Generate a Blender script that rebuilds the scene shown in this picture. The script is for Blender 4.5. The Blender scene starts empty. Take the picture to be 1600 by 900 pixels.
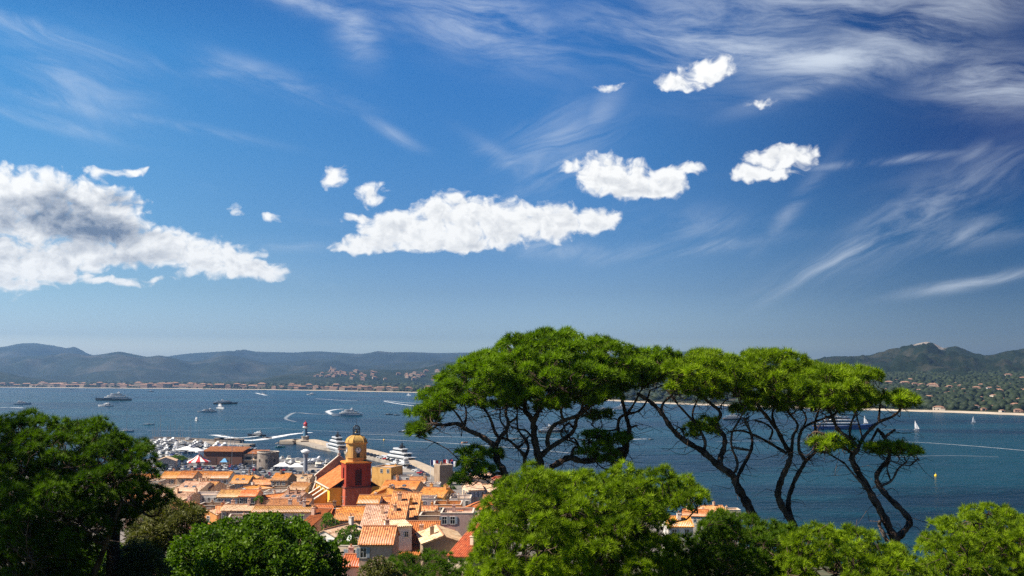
import bpy, math, random
import numpy as np
from mathutils import Vector, Matrix, noise as mnoise

# ------------------------------------------------------------------ camera, light, exposure
scene = bpy.context.scene
COL = scene.collection
PITCH = math.atan(138 / 1570)
CAMZ = 50.0
FPX = 1570.0
cam_data = bpy.data.cameras.new("camera")
cam_data.sensor_width = 36.0
cam_data.lens = 36.0 * FPX / 1600.0
cam_data.clip_start = 0.5
cam_data.clip_end = 60000
cam = bpy.data.objects.new("camera", cam_data)
COL.objects.link(cam)
cam.location = (0, 0, CAMZ)
cam.rotation_euler = (math.pi / 2 + PITCH, 0, 0)
scene.camera = cam
scene.view_settings.view_transform = 'Standard'
scene.view_settings.look = 'None'
scene.view_settings.gamma = 1.0
scene.view_settings.exposure = 1.0
cy = scene.cycles
cy.max_bounces = 5
cy.diffuse_bounces = 2
cy.glossy_bounces = 3
cy.transmission_bounces = 3
cy.transparent_max_bounces = 12
cy.volume_bounces = 0
cy.caustics_reflective = False
cy.caustics_refractive = False
cy.sample_clamp_indirect = 4.0
cy.use_denoising = False
try:
    cy.denoiser = 'OPENIMAGEDENOISE'
    cy.denoising_input_passes = 'RGB_ALBEDO_NORMAL'
except Exception:
    pass

CP, SP = math.cos(PITCH), math.sin(PITCH)
def ray(px, py):
    a = (px - 800) / FPX; b = (450 - py) / FPX
    return (a, CP - b * SP, SP + b * CP)
def at(px, py, Y):
    """world point seen at picture position (px,py) standing Y metres away"""
    d = ray(px, py); k = Y / d[1]
    return Vector((d[0] * k, Y, CAMZ + d[2] * k))
def gp(px, py, z=0.0):
    d = ray(px, py); k = (z - CAMZ) / d[2]
    return Vector((d[0] * k, d[1] * k, z))
def proj(x, y, z):
    dz = z - CAMZ
    f = CP * y + SP * dz; u = -SP * y + CP * dz
    return 800 + FPX * x / f, 450 - FPX * u / f

SUN_EL = math.radians(48)
SUN_DIR = Vector((-math.cos(SUN_EL) * math.cos(math.radians(12)), -math.cos(SUN_EL) * math.sin(math.radians(12)), math.sin(SUN_EL)))
sd = bpy.data.lights.new("sun", 'SUN')
sd.energy = 4.7
sd.angle = math.radians(0.5)
sd.color = (1.0, 0.90, 0.76)
sun = bpy.data.objects.new("sun", sd)
COL.objects.link(sun)
sun.rotation_euler = (-SUN_DIR).to_track_quat('-Z', 'Y').to_euler()

# ------------------------------------------------------------------ node helpers
class N:
    def __init__(s, tree):
        s.t = tree; s.n = tree.nodes; s.l = tree.links
    def new(s, typ, **kw):
        nd = s.n.new(typ)
        for k, v in kw.items(): setattr(nd, k, v)
        return nd
    def put(s, sock, v):
        if isinstance(v, bpy.types.NodeSocket): s.l.new(v, sock)
        elif v is not None: sock.default_value = v
    def m(s, op, a, b=None, c=None, clamp=False):
        nd = s.n.new('ShaderNodeMath'); nd.operation = op; nd.use_clamp = clamp
        s.put(nd.inputs[0], a)
        if b is not None: s.put(nd.inputs[1], b)
        if c is not None: s.put(nd.inputs[2], c)
        return nd.outputs[0]
    def sstep(s, x, a, b):
        nd = s.n.new('ShaderNodeMapRange'); nd.interpolation_type = 'SMOOTHSTEP'
        s.put(nd.inputs[0], x); s.put(nd.inputs[1], a); s.put(nd.inputs[2], b)
        nd.inputs[3].default_value = 0; nd.inputs[4].default_value = 1
        return nd.outputs[0]
    def xyz(s, x, y, z=0.0):
        nd = s.n.new('ShaderNodeCombineXYZ')
        s.put(nd.inputs[0], x); s.put(nd.inputs[1], y); s.put(nd.inputs[2], z)
        return nd.outputs[0]
    def noise(s, vec, scale=1.0, detail=4, rough=0.55, dist=0.0, dims='3D', norm=True, lac=2.0):
        nd = s.n.new('ShaderNodeTexNoise'); nd.noise_dimensions = dims; nd.normalize = norm
        s.put(nd.inputs['Vector'], vec); nd.inputs['Scale'].default_value = scale
        nd.inputs['Detail'].default_value = detail; nd.inputs['Roughness'].default_value = rough
        nd.inputs['Distortion'].default_value = dist; nd.inputs['Lacunarity'].default_value = lac
        return nd.outputs[0]
    def vor(s, vec, scale=1.0, dims='2D', smooth=0.6, detail=0.0, feature='SMOOTH_F1'):
        nd = s.n.new('ShaderNodeTexVoronoi'); nd.voronoi_dimensions = dims; nd.feature = feature
        s.put(nd.inputs['Vector'], vec); nd.inputs['Scale'].default_value = scale
        if 'Smoothness' in nd.inputs: nd.inputs['Smoothness'].default_value = smooth
        if 'Detail' in nd.inputs: nd.inputs['Detail'].default_value = detail
        return nd.outputs['Distance']
    def mix(s, f, a, b, blend='MIX'):
        nd = s.n.new('ShaderNodeMix'); nd.data_type = 'RGBA'; nd.blend_type = blend; nd.clamp_factor = True
        s.put(nd.inputs[0], f)
        s.put(nd.inputs[6], a if isinstance(a, bpy.types.NodeSocket) else tuple(a) + ((1,) if len(a) == 3 else ()))
        s.put(nd.inputs[7], b if isinstance(b, bpy.types.NodeSocket) else tuple(b) + ((1,) if len(b) == 3 else ()))
        return nd.outputs[2]
    def ramp(s, f, stops):
        nd = s.n.new('ShaderNodeValToRGB')
        e = nd.color_ramp.elements
        while len(e) < len(stops): e.new(0.5)
        for i, (p, c) in enumerate(stops):
            e[i].position = p; e[i].color = tuple(c) + (1,)
        s.put(nd.inputs[0], f)
        return nd.outputs[0]
# ------------------------------------------------------------------ sky: Nishita with clouds
world = bpy.data.worlds.new("World")
scene.world = world
world.use_nodes = True
W = N(world.node_tree)
for nd in list(W.n): W.n.remove(nd)
wout = W.new('ShaderNodeOutputWorld'); bg = W.new('ShaderNodeBackground')
W.l.new(bg.outputs[0], wout.inputs[0])
SKY_S = 0.06
bg.inputs[1].default_value = SKY_S
sky = W.new('ShaderNodeTexSky', sky_type='NISHITA')
sky.sun_disc = False
sky.sun_elevation = SUN_EL
sky.sun_rotation = math.atan2(SUN_DIR.x, SUN_DIR.y)
sky.altitude = 60; sky.air_density = 1.0; sky.dust_density = 0.6; sky.ozone_density = 2.0
tc = W.new('ShaderNodeTexCoord')
sp = W.new('ShaderNodeSeparateXYZ'); W.l.new(tc.outputs['Generated'], sp.inputs[0])
# azimuth and elevation in units of 1/1570 radian
AZ = W.m('MULTIPLY', W.m('ARCTAN2', sp.outputs[0], sp.outputs[1]), 1570)
EL = W.m('MULTIPLY', W.m('ARCSINE', sp.outputs[2]), 1570)
def AE(px, py):
    d = ray(px, py); n = math.sqrt(d[0] ** 2 + d[1] ** 2 + d[2] ** 2)
    return math.atan2(d[0], d[1]) * 1570, math.asin(d[2] / n) * 1570
def emap(P, u, v, rx, ry, deg=0.0):
    mp = W.new('ShaderNodeMapping', vector_type='TEXTURE')
    W.l.new(P, mp.inputs[0])
    mp.inputs[1].default_value = (u, v, 0); mp.inputs[2].default_value = (0, 0, math.radians(deg)); mp.inputs[3].default_value = (rx, ry, 1)
    vm = W.new('ShaderNodeVectorMath', operation='DOT_PRODUCT')
    W.l.new(mp.outputs[0], vm.inputs[0]); W.l.new(mp.outputs[0], vm.inputs[1])
    return vm.outputs['Value']
def cumulus_mask(P, lobes):
    acc = None
    for (px, py, rx, rt, rb) in lobes:
        u, v = AE(px, py)
        q = emap(P, u, v + (rt - rb) / 2, rx * 1.04, (rt + rb) / 2 * 1.06)
        k = min(1.55, max(.5, (rx * (rt + rb) / 2) ** .5 / 19))
        q = W.m('MULTIPLY_ADD', q, -k, k)
        acc = q if acc is None else W.m('MAXIMUM', acc, q)
    return acc
BIG = [(20, 312, 125, 46, 40), (110, 318, 95, 40, 44), (175, 345, 55, 40, 45), (100, 352, 100, 30, 34), (-80, 330, 120, 60, 60)]
MID = [(245, 392, 120, 34, 26), (330, 408, 75, 34, 26), (395, 422, 58, 16, 17), (150, 400, 80, 20, 16)]
LOW = [(50, 420, 115, 32, 12), (-30, 400, 120, 40, 50), (95, 432, 55, 10, 8), (165, 440, 50, 7, 6), (10, 440, 60, 10, 12), (165, 270, 24, 9, 6), (200, 268, 30, 8, 6), (230,436,30,3,3)]
CEN = [(625, 362, 72, 32, 26), (575, 384, 56, 16, 14), (710, 338, 75, 36, 44), (780, 345, 90, 34, 40), (860, 352, 80, 34, 26), (930, 350, 50, 26, 14), (690, 378, 90, 16, 19), (583, 304, 25, 19, 17), (524, 280, 22, 18, 14), (575, 345, 40, 10, 8)]
RIG = [(940, 272, 50, 30, 30), (985, 285, 60, 30, 27), (1040, 287, 38, 30, 22), (1072, 266, 28, 13, 13), (1000, 298, 70, 12, 14), (888, 260, 26, 11, 10),
       (1215, 246, 46, 19, 19), (1245, 243, 36, 15, 14), (1180, 268, 36, 15, 15), (1205, 270, 38, 13, 13),
       (1112, 112, 42, 21, 17), (1130, 105, 22, 16, 16), (1060, 130, 44, 13, 12), (952, 133, 26, 6, 5), (366, 326, 15, 9, 8), (427, 340, 12, 6, 6), (1186, 160, 24, 8, 7)]
def clouds_at(dU, dV, detail, w):
    U = W.m('ADD', AZ, dU); V = W.m('ADD', EL, dV)
    P = W.xyz(U, V)
    # domain warp gives torn edges
    wn = W.new('ShaderNodeTexNoise', noise_dimensions='2D'); W.l.new(P, wn.inputs['Vector'])
    wn.inputs['Scale'].default_value = 0.02; wn.inputs['Detail'].default_value = 2
    vm = W.new('ShaderNodeVectorMath', operation='MULTIPLY_ADD'); W.l.new(wn.outputs[1], vm.inputs[0])
    vm.inputs[1].default_value = (34, 24, 0)
    vs = W.new('ShaderNodeVectorMath', operation='SUBTRACT'); W.l.new(P, vs.inputs[0]); vs.inputs[1].default_value = (17, 12, 0)
    W.l.new(vs.outputs[0], vm.inputs[2])
    P2 = vm.outputs[0]
    m = cumulus_mask(P2, w)
    sc = W.new('ShaderNodeVectorMath', operation='MULTIPLY'); W.l.new(P2, sc.inputs[0]); sc.inputs[1].default_value = (0.01, 0.013, 0)
    f = W.noise(sc.outputs[0], 3.4, detail, 0.61, dims='2D')
    b = W.m('SUBTRACT', 0.5, W.vor(sc.outputs[0], 5.5, smooth=0.7, detail=1.5))
    n = W.m('ADD', W.m('MULTIPLY', W.m('SUBTRACT', f, 0.5), 2.5), W.m('MULTIPLY', b, 0.8))
    return W.m('ADD', W.m('MINIMUM', m, 1.35), n), n
D0, n0 = clouds_at(0, 0, 10, BIG + MID + LOW + CEN + RIG)
D1, n1 = clouds_at(-7, 11, 6, BIG + MID + LOW[:2] + CEN[:7] + RIG[:5] + RIG[7:9])
alpha = W.sstep(D0, -0.32, 0.92)
# self-shading: how much cloud lies between this point and the sun (up and left)
thick = W.sstep(D1, 0.3, 2.0)
relief = W.m('MULTIPLY', W.m('SUBTRACT', n1, n0), 0.20)
coarse = W.sstep(W.noise(W.xyz(W.m('MULTIPLY', AZ, 0.012), W.m('MULTIPLY_ADD', EL, 0.026, 5.0)), 1.0, 4, 0.5, dims='2D'), 0.42, 0.75)
shade = W.m('MULTIPLY', thick, W.sstep(D0, 0.2, 1.2))
PAE = W.xyz(AZ, EL)
def cmask(lobes):
    acc = None
    for (px, py, rx, ry, deg, k) in lobes:
        u, v = AE(px, py)
        g = W.m('SUBTRACT', emap(PAE, u, v, rx * 1.15, ry * 1.15, deg), math.log(k))
        acc = g if acc is None else W.m('MINIMUM', acc, g)
    return W.m('EXPONENT', W.m('MULTIPLY', acc, -1.0))
lobe = W.noise(W.xyz(W.m('MULTIPLY', AZ, 0.011), W.m('MULTIPLY', EL, 0.020)), 1.0, 5, 0.55, 0.4, dims='2D')
bm = cmask([(125, 350, 95, 34, 0, 1.0), (55, 345, 75, 26, 0, .75), (20, 318, 45, 16, 0, .6), (170, 325, 40, 26, 0, .7), (90, 305, 26, 14, 0, .5), (225, 405, 60, 14, 4, .62), (320, 418, 80, 10, 4, .38), (20, 395, 80, 14, 0, .30), (700, 385, 110, 10, 0, .22), (860, 370, 80, 10, 0, .2), (1000, 300, 60, 8, 0, .22)])
base = W.sstep(W.m('ADD', bm, W.m('MULTIPLY', W.m('SUBTRACT', lobe, 0.5), 1.3)), 0.12, 1.05)
small = W.m('MULTIPLY', shade, 0.13)
tot = W.m('ADD', W.m('ADD', W.m('MULTIPLY_ADD', W.m('MULTIPLY', coarse, W.sstep(D0, 0.5, 1.5)), 0.20, small), relief), W.m('MULTIPLY', base, 0.86), clamp=True)
K = 1.0 / SKY_S
def kc(r, g, b): return (r * K, g * K, b * K)
cloud_col = W.mix(tot, kc(0.555, 0.555, 0.545), kc(0.085, 0.115, 0.17))
# ---- cirrus
def rotuv(deg, su, sv, warp=0.0, seed=0.0):
    c, s_ = math.cos(math.radians(deg)), math.sin(math.radians(deg))
    x = W.m('ADD', W.m('MULTIPLY', AZ, c), W.m('MULTIPLY', EL, s_))
    y = W.m('ADD', W.m('MULTIPLY', AZ, -s_), W.m('MULTIPLY', EL, c))
    x = W.m('MULTIPLY', x, su); y = W.m('MULTIPLY', y, sv)
    if warp:
        wn = W.m('SUBTRACT', W.noise(W.xyz(W.m('MULTIPLY_ADD', AZ, 0.004, seed), W.m('MULTIPLY', EL, 0.006)), 1.0, 3, 0.5, dims='2D'), 0.5)
        y = W.m('MULTIPLY_ADD', wn, warp, y)
    return W.xyz(x, y, seed)
cirA = cmask([(1120, 75, 170, 34, -6, .9), (1290, 92, 170, 26, -4, 1.0), (1430, 40, 200, 34, 12, .75), (1560, 130, 90, 30, -8, .9), (1200, 20, 260, 34, 0, .7), (1010, 50, 90, 36, 0, .6), (1270, 132, 90, 12, 14, .6),
              (740, 30, 130, 40, -16, .85), (790, 60, 90, 18, -8, .55), (560, 50, 34, 26, -60, .8), (500, 10, 90, 14, -12, .7)])
cirB = cmask([(1330, 395, 110, 16, 24, .8), (1420, 350, 100, 32, 32, .6), (1540, 362, 90, 16, 8, .6), (1530, 440, 80, 8, 8, .8), (1400, 250, 110, 5, 2, .7), (1500, 290, 90, 34, 20, .35),
              (870, 235, 70, 44, 30, .6), (800, 262, 50, 12, -30, .45), (1120, 385, 90, 9, 6, .55), (1060, 350, 80, 20, 0, .4), (1230, 335, 70, 10, 50, .4), (935, 180, 40, 18, 45, .4), (1520, 240, 24, 12, 20, .5), (880, 390, 90, 14, -6, .5), (1000,395,60,18,0,.3)])
cirC = cmask([(95, 60, 120, 12, -12, .75), (60, 150, 110, 12, -10, .45), (110, 120, 90, 30, -25, .4), (70, 190, 80, 9, -10, .4), (430, 125, 90, 14, -14, .55), (350, 112, 60, 8, 8, .3), (615, 208, 40, 8, -28, .38),
              (290, 198, 90, 6, -8, .45), (450, 385, 70, 8, 0, .35), (420, 320, 90, 9, -14, .25), (160, 130, 60, 60, -60, .25), (500, 430, 60, 14, -10, .15), (800,250,60,8,-30,.3)])
nA = W.noise(rotuv(-8, 0.004, 0.020, 1.2, 1.3), 1.0, 10, 0.66, 0.35)
nB = W.noise(rotuv(24, 0.005, 0.022, 1.2, 9.1), 1.0, 9, 0.60, 0.6)
nC = W.noise(rotuv(-14, 0.005, 0.022, 1.2, 15.0), 1.0, 8, 0.60, 0.6)
ci = W.m('ADD', W.m('MULTIPLY', W.sstep(nA, 0.32, 0.70), W.m('MULTIPLY', cirA, 0.98)), W.m('ADD', W.m('MULTIPLY', W.sstep(nB, 0.36, 0.74), cirB), W.m('MULTIPLY', W.sstep(nC, 0.36, 0.74), cirC)))
ci = W.m('MULTIPLY', ci, 0.85, clamp=True)
# ---- clear sky colour: Nishita, deepened away from the sun as a polarised sky is
EF = W.m('DIVIDE', W.m('ADD', EL, 60), 900)
ST = [-60, 10, 60, 130, 220, 340, 480, 640]
TL = [(1, 1, 1)] * 8
TM = [(1, 1, 1)] * 8
TR = [(1, 1, 1)] * 8
# TINT-BEGIN
TL = [(2.897, 2.66, 2.5), (2.897, 2.66, 2.5), (1.009, 1.129, 1.385), (0.709, 0.928, 1.112), (0.481, 0.822, 1.057), (0.347, 0.806, 1.097), (0.235, 0.782, 1.139), (0.019, 0.347, 0.779)]
TM = [(1.915, 2.084, 2.06), (1.915, 2.084, 2.06), (0.824, 0.966, 1.239), (0.527, 0.689, 0.943), (0.307, 0.586, 0.917), (0.222, 0.598, 0.98), (0.169, 0.602, 1.057), (0.143, 0.547, 1.046)]
TR = [(0.57, 0.524, 0.412), (0.57, 0.524, 0.412), (0.283, 0.352, 0.485), (0.106, 0.212, 0.389), (0.014, 0.15, 0.351), (0.01, 0.092, 0.316), (0.01, 0.116, 0.338), (0.01, 0.047, 0.275)]
# TINT-END
def tramp(T): return W.ramp(EF, [((e + 60) / 900, tuple(x / 4 for x in c)) for e, c in zip(ST, T)])
tint = W.mix(W.sstep(AZ, -800, 0), tramp(TL), tramp(TM))
tint = W.mix(W.sstep(AZ, 0, 800), tint, tramp(TR))
tint = W.mix(1.0, tint, (4, 4, 4), 'MULTIPLY')
skyc = W.mix(1.0, sky.outputs[0], tint, 'MULTIPLY')
skyc = W.mix(ci, skyc, kc(0.40, 0.44, 0.49))
skyc = W.mix(alpha, skyc, cloud_col)
W.l.new(skyc, bg.inputs[0])
world.cycles.sampling_method = 'MANUAL'
world.cycles.sample_map_resolution = 512
# ------------------------------------------------------------------ materials
MATS = {}
def mat(name, col=(0.5, 0.5, 0.5), rough=0.8, col2=None, nscale=1.0, contrast=(0.35, 0.65), bump=0.0, bscale=None, metal=0.0, spec=0.5, rnd=0.0, detail=5, build=None, zs=1.0):
    if name in MATS: return MATS[name]
    m = bpy.data.materials.new(name); m.use_nodes = True
    n = N(m.node_tree); p = m.node_tree.nodes['Principled BSDF']
    p.inputs['Base Color'].default_value = tuple(col) + (1,)
    p.inputs['Roughness'].default_value = rough; p.inputs['Metallic'].default_value = metal
    p.inputs['Specular IOR Level'].default_value = spec
    m.diffuse_color = tuple(col) + (1,)
    tcn = n.new('ShaderNodeTexCoord'); oc = tcn.outputs['Object']
    oi = n.new('ShaderNodeObjectInfo')
    mp = n.new('ShaderNodeMapping'); n.l.new(oc, mp.inputs[0]); mp.inputs[3].default_value = (1, 1, zs)
    cmb = n.xyz(n.m('MULTIPLY', oi.outputs['Random'], 37.0), n.m('MULTIPLY', oi.outputs['Random'], 91.0), 0.0)
    n.l.new(cmb, mp.inputs[1])
    v = mp.outputs[0]
    c = None
    if col2 is not None:
        f = n.sstep(n.noise(v, nscale, detail, 0.6), *contrast)
        c = n.mix(f, col, col2)
    if rnd:
        hs = n.new('ShaderNodeHueSaturation')
        n.put(hs.inputs['Value'], n.m('MULTIPLY_ADD', oi.outputs['Random'], 2 * rnd, 1 - rnd))
        n.put(hs.inputs['Color'], c if c is not None else tuple(col) + (1,))
        c = hs.outputs[0]
    if c is not None: n.l.new(c, p.inputs['Base Color'])
    if bump:
        b = n.new('ShaderNodeBump'); b.inputs['Strength'].default_value = bump; b.inputs['Distance'].default_value = 0.1
        n.l.new(n.noise(v, bscale or nscale * 4, 4, 0.6), b.inputs['Height']); n.l.new(b.outputs[0], p.inputs['Normal'])
    if build: build(n, p, v, m)
    MATS[name] = m
    return m

# ------------------------------------------------------------------ mesh building
class MB:
    def __init__(s): s.v = []; s.f = []; s.smooth = False
    def add(s, vs, fs):
        b = len(s.v); s.v.extend([tuple(q) for q in vs]); s.f.extend([tuple(i + b for i in f) for f in fs]); return s
    def box(s, cx, cy_, cz, sx, sy, sz, rz=0.0):
        c, n = math.cos(rz), math.sin(rz); vs = []
        for z in (-.5, .5):
            for x, y in ((-.5, -.5), (.5, -.5), (.5, .5), (-.5, .5)):
                X, Y = x * sx, y * sy
                vs.append((cx + X * c - Y * n, cy_ + X * n + Y * c, cz + z * sz))
        return s.add(vs, [(3, 2, 1, 0), (4, 5, 6, 7), (0, 1, 5, 4), (1, 2, 6, 5), (2, 3, 7, 6), (3, 0, 4, 7)])
    def prism(s, poly, z0, z1):
        n = len(poly)
        vs = [(x, y, z0) for x, y in poly] + [(x, y, z1) for x, y in poly]
        return s.add(vs, [tuple(range(n))[::-1], tuple(range(n, 2 * n))] + [(i, (i + 1) % n, n + (i + 1) % n, n + i) for i in range(n)])
    def hull3(s, a, b):
        """two rings of the same length joined, ends closed"""
        n = len(a)
        return s.add(list(a) + list(b), [tuple(range(n))[::-1], tuple(range(n, 2 * n))] + [(i, (i + 1) % n, n + (i + 1) % n, n + i) for i in range(n)])
    def lathe(s, prof, n=16, c=(0, 0), cap=True, a0=0.0):
        vs = []
        for r, z in prof:
            for i in range(n):
                a = a0 + 2 * math.pi * i / n; vs.append((c[0] + r * math.cos(a), c[1] + r * math.sin(a), z))
        fs = []
        for k in range(len(prof) - 1):
            for i in range(n):
                j = (i + 1) % n; fs.append((k * n + i, k * n + j, (k + 1) * n + j, (k + 1) * n + i))
        if cap:
            fs.append(tuple(range(n))[::-1]); fs.append(tuple(range((len(prof) - 1) * n, len(prof) * n)))
        return s.add(vs, fs)
    def tube(s, pts, rad, n=6, cap=True):
        pts = [Vector(p) for p in pts]; m = len(pts)
        if not hasattr(rad, '__len__'): rad = [rad] * m
        vs = []; ref = Vector((0.31, 0.17, 0.93)); u = None
        for k in range(m):
            t = (pts[min(k + 1, m - 1)] - pts[max(k - 1, 0)])
            if t.length < 1e-9: t = Vector((0, 0, 1))
            t.normalize()
            if u is None:
                u = t.cross(Vector((0, 1, 0)) if abs(t.y) < .9 else Vector((1, 0, 0))).normalized()
            else:
                u = (u - t * u.dot(t)); u = u.normalized() if u.length > 1e-6 else t.orthogonal().normalized()
            w = t.cross(u)
            for i in range(n):
                a = 2 * math.pi * i / n
                vs.append(pts[k] + (u * math.cos(a) + w * math.sin(a)) * rad[k])
        fs = []
        for k in range(m - 1):
            for i in range(n):
                j = (i + 1) % n; fs.append((k * n + i, k * n + j, (k + 1) * n + j, (k + 1) * n + i))
        if cap: fs.append(tuple(range(n))[::-1]); fs.append(tuple(range((m - 1) * n, m * n)))
        return s.add(vs, fs)
    def build(s, name, material, parent=None, loc=None, rz=0.0, uv=None):
        me = bpy.data.meshes.new(name)
        me.from_pydata(s.v, [], s.f); me.update()
        if s.smooth: me.shade_smooth()
        if material: me.materials.append(material)
        return link(name, me, parent, loc, rz)
def link(name, data, parent=None, loc=None, rz=0.0):
    o = bpy.data.objects.new(name, data); COL.objects.link(o)
    if parent is not None: o.parent = parent
    if loc is not None: o.location = loc
    if rz: o.rotation_euler = (0, 0, rz)
    return o
def empty(name, loc, rz=0.0, size=1.0):
    o = link(name, None, None, loc, rz); o.empty_display_size = size
    return o
def tag(o, label=None, cat=None, group=None, kind=None):
    if label: o['label'] = label
    if cat: o['category'] = cat
    if group: o['group'] = group
    if kind: o['kind'] = kind
    return o
def copy_tree(o, loc=None, rz=None, parent=None):
    c = o.copy(); COL.objects.link(c)
    if parent is not None: c.parent = parent
    if loc is not None: c.location = loc
    if rz is not None: c.rotation_euler = (0, 0, rz)
    for ch in KIDS.get(o.name, []):
        copy_tree(ch, parent=c)
    return c
KIDS = {}
def index_kids(o):
    """remember the parts of a thing so that copy_tree can copy them"""
    for q in list(bpy.data.objects):
        if q.parent is not None:
            l = KIDS.setdefault(q.parent.name, [])
            if q not in l: l.append(q)
def npmesh(name, V, F, material, parent=None, attr=None, smooth=False, tri=True):
    """fast mesh from numpy arrays (all faces the same size)"""
    me = bpy.data.meshes.new(name)
    k = F.shape[1]
    me.vertices.add(len(V)); me.vertices.foreach_set('co', np.ascontiguousarray(V, dtype=np.float32).ravel())
    me.loops.add(F.size); me.loops.foreach_set('vertex_index', np.ascontiguousarray(F, dtype=np.int32).ravel())
    me.polygons.add(len(F)); me.polygons.foreach_set('loop_start', np.arange(0, F.size, k, dtype=np.int32))
    if attr is not None:
        a = me.attributes.new('tone', 'FLOAT', 'FACE'); a.data.foreach_set('value', np.ascontiguousarray(attr, dtype=np.float32))
    me.update(calc_edges=True)
    if smooth: me.shade_smooth()
    if material: me.materials.append(material)
    return link(name, me, parent)
# ------------------------------------------------------------------ shape of the land near by
COAST = [(-900, -300), (-900, 470), (-300, 520), (-222, 524), (-214, 606), (-112, 604), (-104, 540), (-36, 534), (-24, 500), (-12, 452), (22, 400), (52, 330), (68, 290), (72, 240), (92, 190), (120, 140), (190, 90), (320, 30), (420, -300)]
def coast_dist(x, y):
    """signed distance to the waterline, positive on land"""
    x = np.asarray(x, float); y = np.asarray(y, float)
    ins = np.zeros(x.shape, bool); dist = np.full(x.shape, 1e9)
    n = len(COAST)
    for i in range(n):
        x0, y0 = COAST[i]; x1, y1 = COAST[(i + 1) % n]
        dx, dy = x1 - x0, y1 - y0
        t = np.clip(((x - x0) * dx + (y - y0) * dy) / (dx * dx + dy * dy), 0, 1)
        dist = np.minimum(dist, np.hypot(x - x0 - t * dx, y - y0 - t * dy))
        c = ((y0 > y) != (y1 > y))
        with np.errstate(divide='ignore', invalid='ignore'):
            xi = (x1 - x0) * (y - y0) / (y1 - y0 if y1 != y0 else 1e-9) + x0
        ins ^= (c & (x < xi))
    return np.where(ins, dist, -dist)
def land_h(x, y):
    x = np.asarray(x, float); y = np.asarray(y, float)
    d = coast_dist(x, y)
    p = np.interp(y, [-300, 8, 22, 50, 90, 140, 200, 300, 420, 480, 700], [47, 47, 42, 33, 24.5, 17.5, 12.5, 7.5, 3.6, 1.7, 1.7])
    quay = np.where(y > 430, 0.55, 0.0)
    s = np.where(d > 0, np.minimum(p, 0.9 + quay + np.maximum(d, 0) * 0.55), np.maximum(-4, d * 1.2 - 0.4))
    return s
def gz(x, y): return float(land_h(x, y))

def grass_mat():
    def b(n, p, v, m):
        g = n.new('ShaderNodeNewGeometry'); sx = n.new('ShaderNodeSeparateXYZ'); n.l.new(g.outputs['Position'], sx.inputs[0])
        f = n.noise(g.outputs['Position'], 0.35, 6, 0.65)
        c1 = n.ramp(f, [(0.3, (0.03, 0.045, 0.015)), (0.5, (0.07, 0.075, 0.03)), (0.65, (0.16, 0.12, 0.07))])
        c2 = n.ramp(n.noise(g.outputs['Position'], 0.8, 5, 0.6), [(0.3, (0.13, 0.115, 0.10)), (0.7, (0.24, 0.21, 0.18))])
        n.l.new(n.mix(n.sstep(sx.outputs[1], 195, 215), c1, c2), p.inputs['Base Color'])
        bp = n.new('ShaderNodeBump'); bp.inputs['Strength'].default_value = .5; n.l.new(f, bp.inputs['Height']); n.l.new(bp.outputs[0], p.inputs['Normal'])
    return mat('land_ground', rough=0.95, build=b)
xs = np.concatenate([np.arange(-900, -240, 30), np.arange(-240, 130, 3.0), np.arange(130, 430, 12)])
ys = np.concatenate([np.arange(-300, 0, 30), np.arange(0, 620, 3.0)])
X, Y = np.meshgrid(xs, ys)
Z = land_h(X, Y)
nx, ny = len(xs), len(ys)
idx = np.arange(nx * ny).reshape(ny, nx)
F = np.stack([idx[:-1, :-1], idx[:-1, 1:], idx[1:, 1:], idx[1:, :-1]], -1).reshape(-1, 4)
tag(npmesh('ground', np.stack([X, Y, Z], -1).reshape(-1, 3), F, grass_mat(), smooth=True), 'hillside and old town ground sloping down to the harbour', kind='structure')

# ------------------------------------------------------------------ the bay
def sea_mat():
    m = bpy.data.materials.new('sea_water'); m.use_nodes = True
    n = N(m.node_tree); p = m.node_tree.nodes['Principled BSDF']
    g = n.new('ShaderNodeNewGeometry'); P = g.outputs['Position']
    mp = n.new('ShaderNodeMapping'); n.l.new(P, mp.inputs[0]); mp.inputs[2].default_value = (0, 0, 0.35); mp.inputs[3].default_value = (0.45, 1, 1)
    big = n.noise(mp.outputs[0], 0.004, 5, 0.6, 0.6, dims='2D')
    mid = n.noise(mp.outputs[0], 0.03, 5, 0.6, dims='2D')
    c = n.mix(n.sstep(big, 0.38, 0.62), (0.0004, 0.013, 0.025), (0.0025, 0.038, 0.056))
    c = n.mix(n.m('MULTIPLY', n.sstep(mid, 0.5, 0.75), 0.5), c, (0.003, 0.052, 0.074))
    n.l.new(c, p.inputs['Base Color'])
    p.inputs['Roughness'].default_value = 0.22; p.inputs['IOR'].default_value = 1.33
    p.inputs['Specular IOR Level'].default_value = 0.13
    b = n.new('ShaderNodeBump'); b.inputs['Strength'].default_value = 1.0; b.inputs['Distance'].default_value = 1.0
    w1 = n.noise(mp.outputs[0], 0.55, 4, 0.62, dims='2D'); w2 = n.noise(mp.outputs[0], 0.11, 3, 0.6, dims='2D')
    h = n.m('ADD', n.m('MULTIPLY', w1, 0.9), n.m('MULTIPLY', w2, 2.6))
    # gusts: calm and ruffled patches
    n.l.new(n.m('MULTIPLY', h, n.m('MULTIPLY_ADD', n.sstep(mid, 0.3, 0.7), 0.7, 0.5)), b.inputs['Height']); n.l.new(b.outputs[0], p.inputs['Normal'])
    return m
wm = MB(); wm.add([(-14500, -3500, 0), (14500, -3500, 0), (14500, 19000, 0), (-14500, 19000, 0)], [(0, 1, 2, 3)])
tag(wm.build('sea', sea_mat()), 'dark blue rippled water of the bay', kind='structure')

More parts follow.
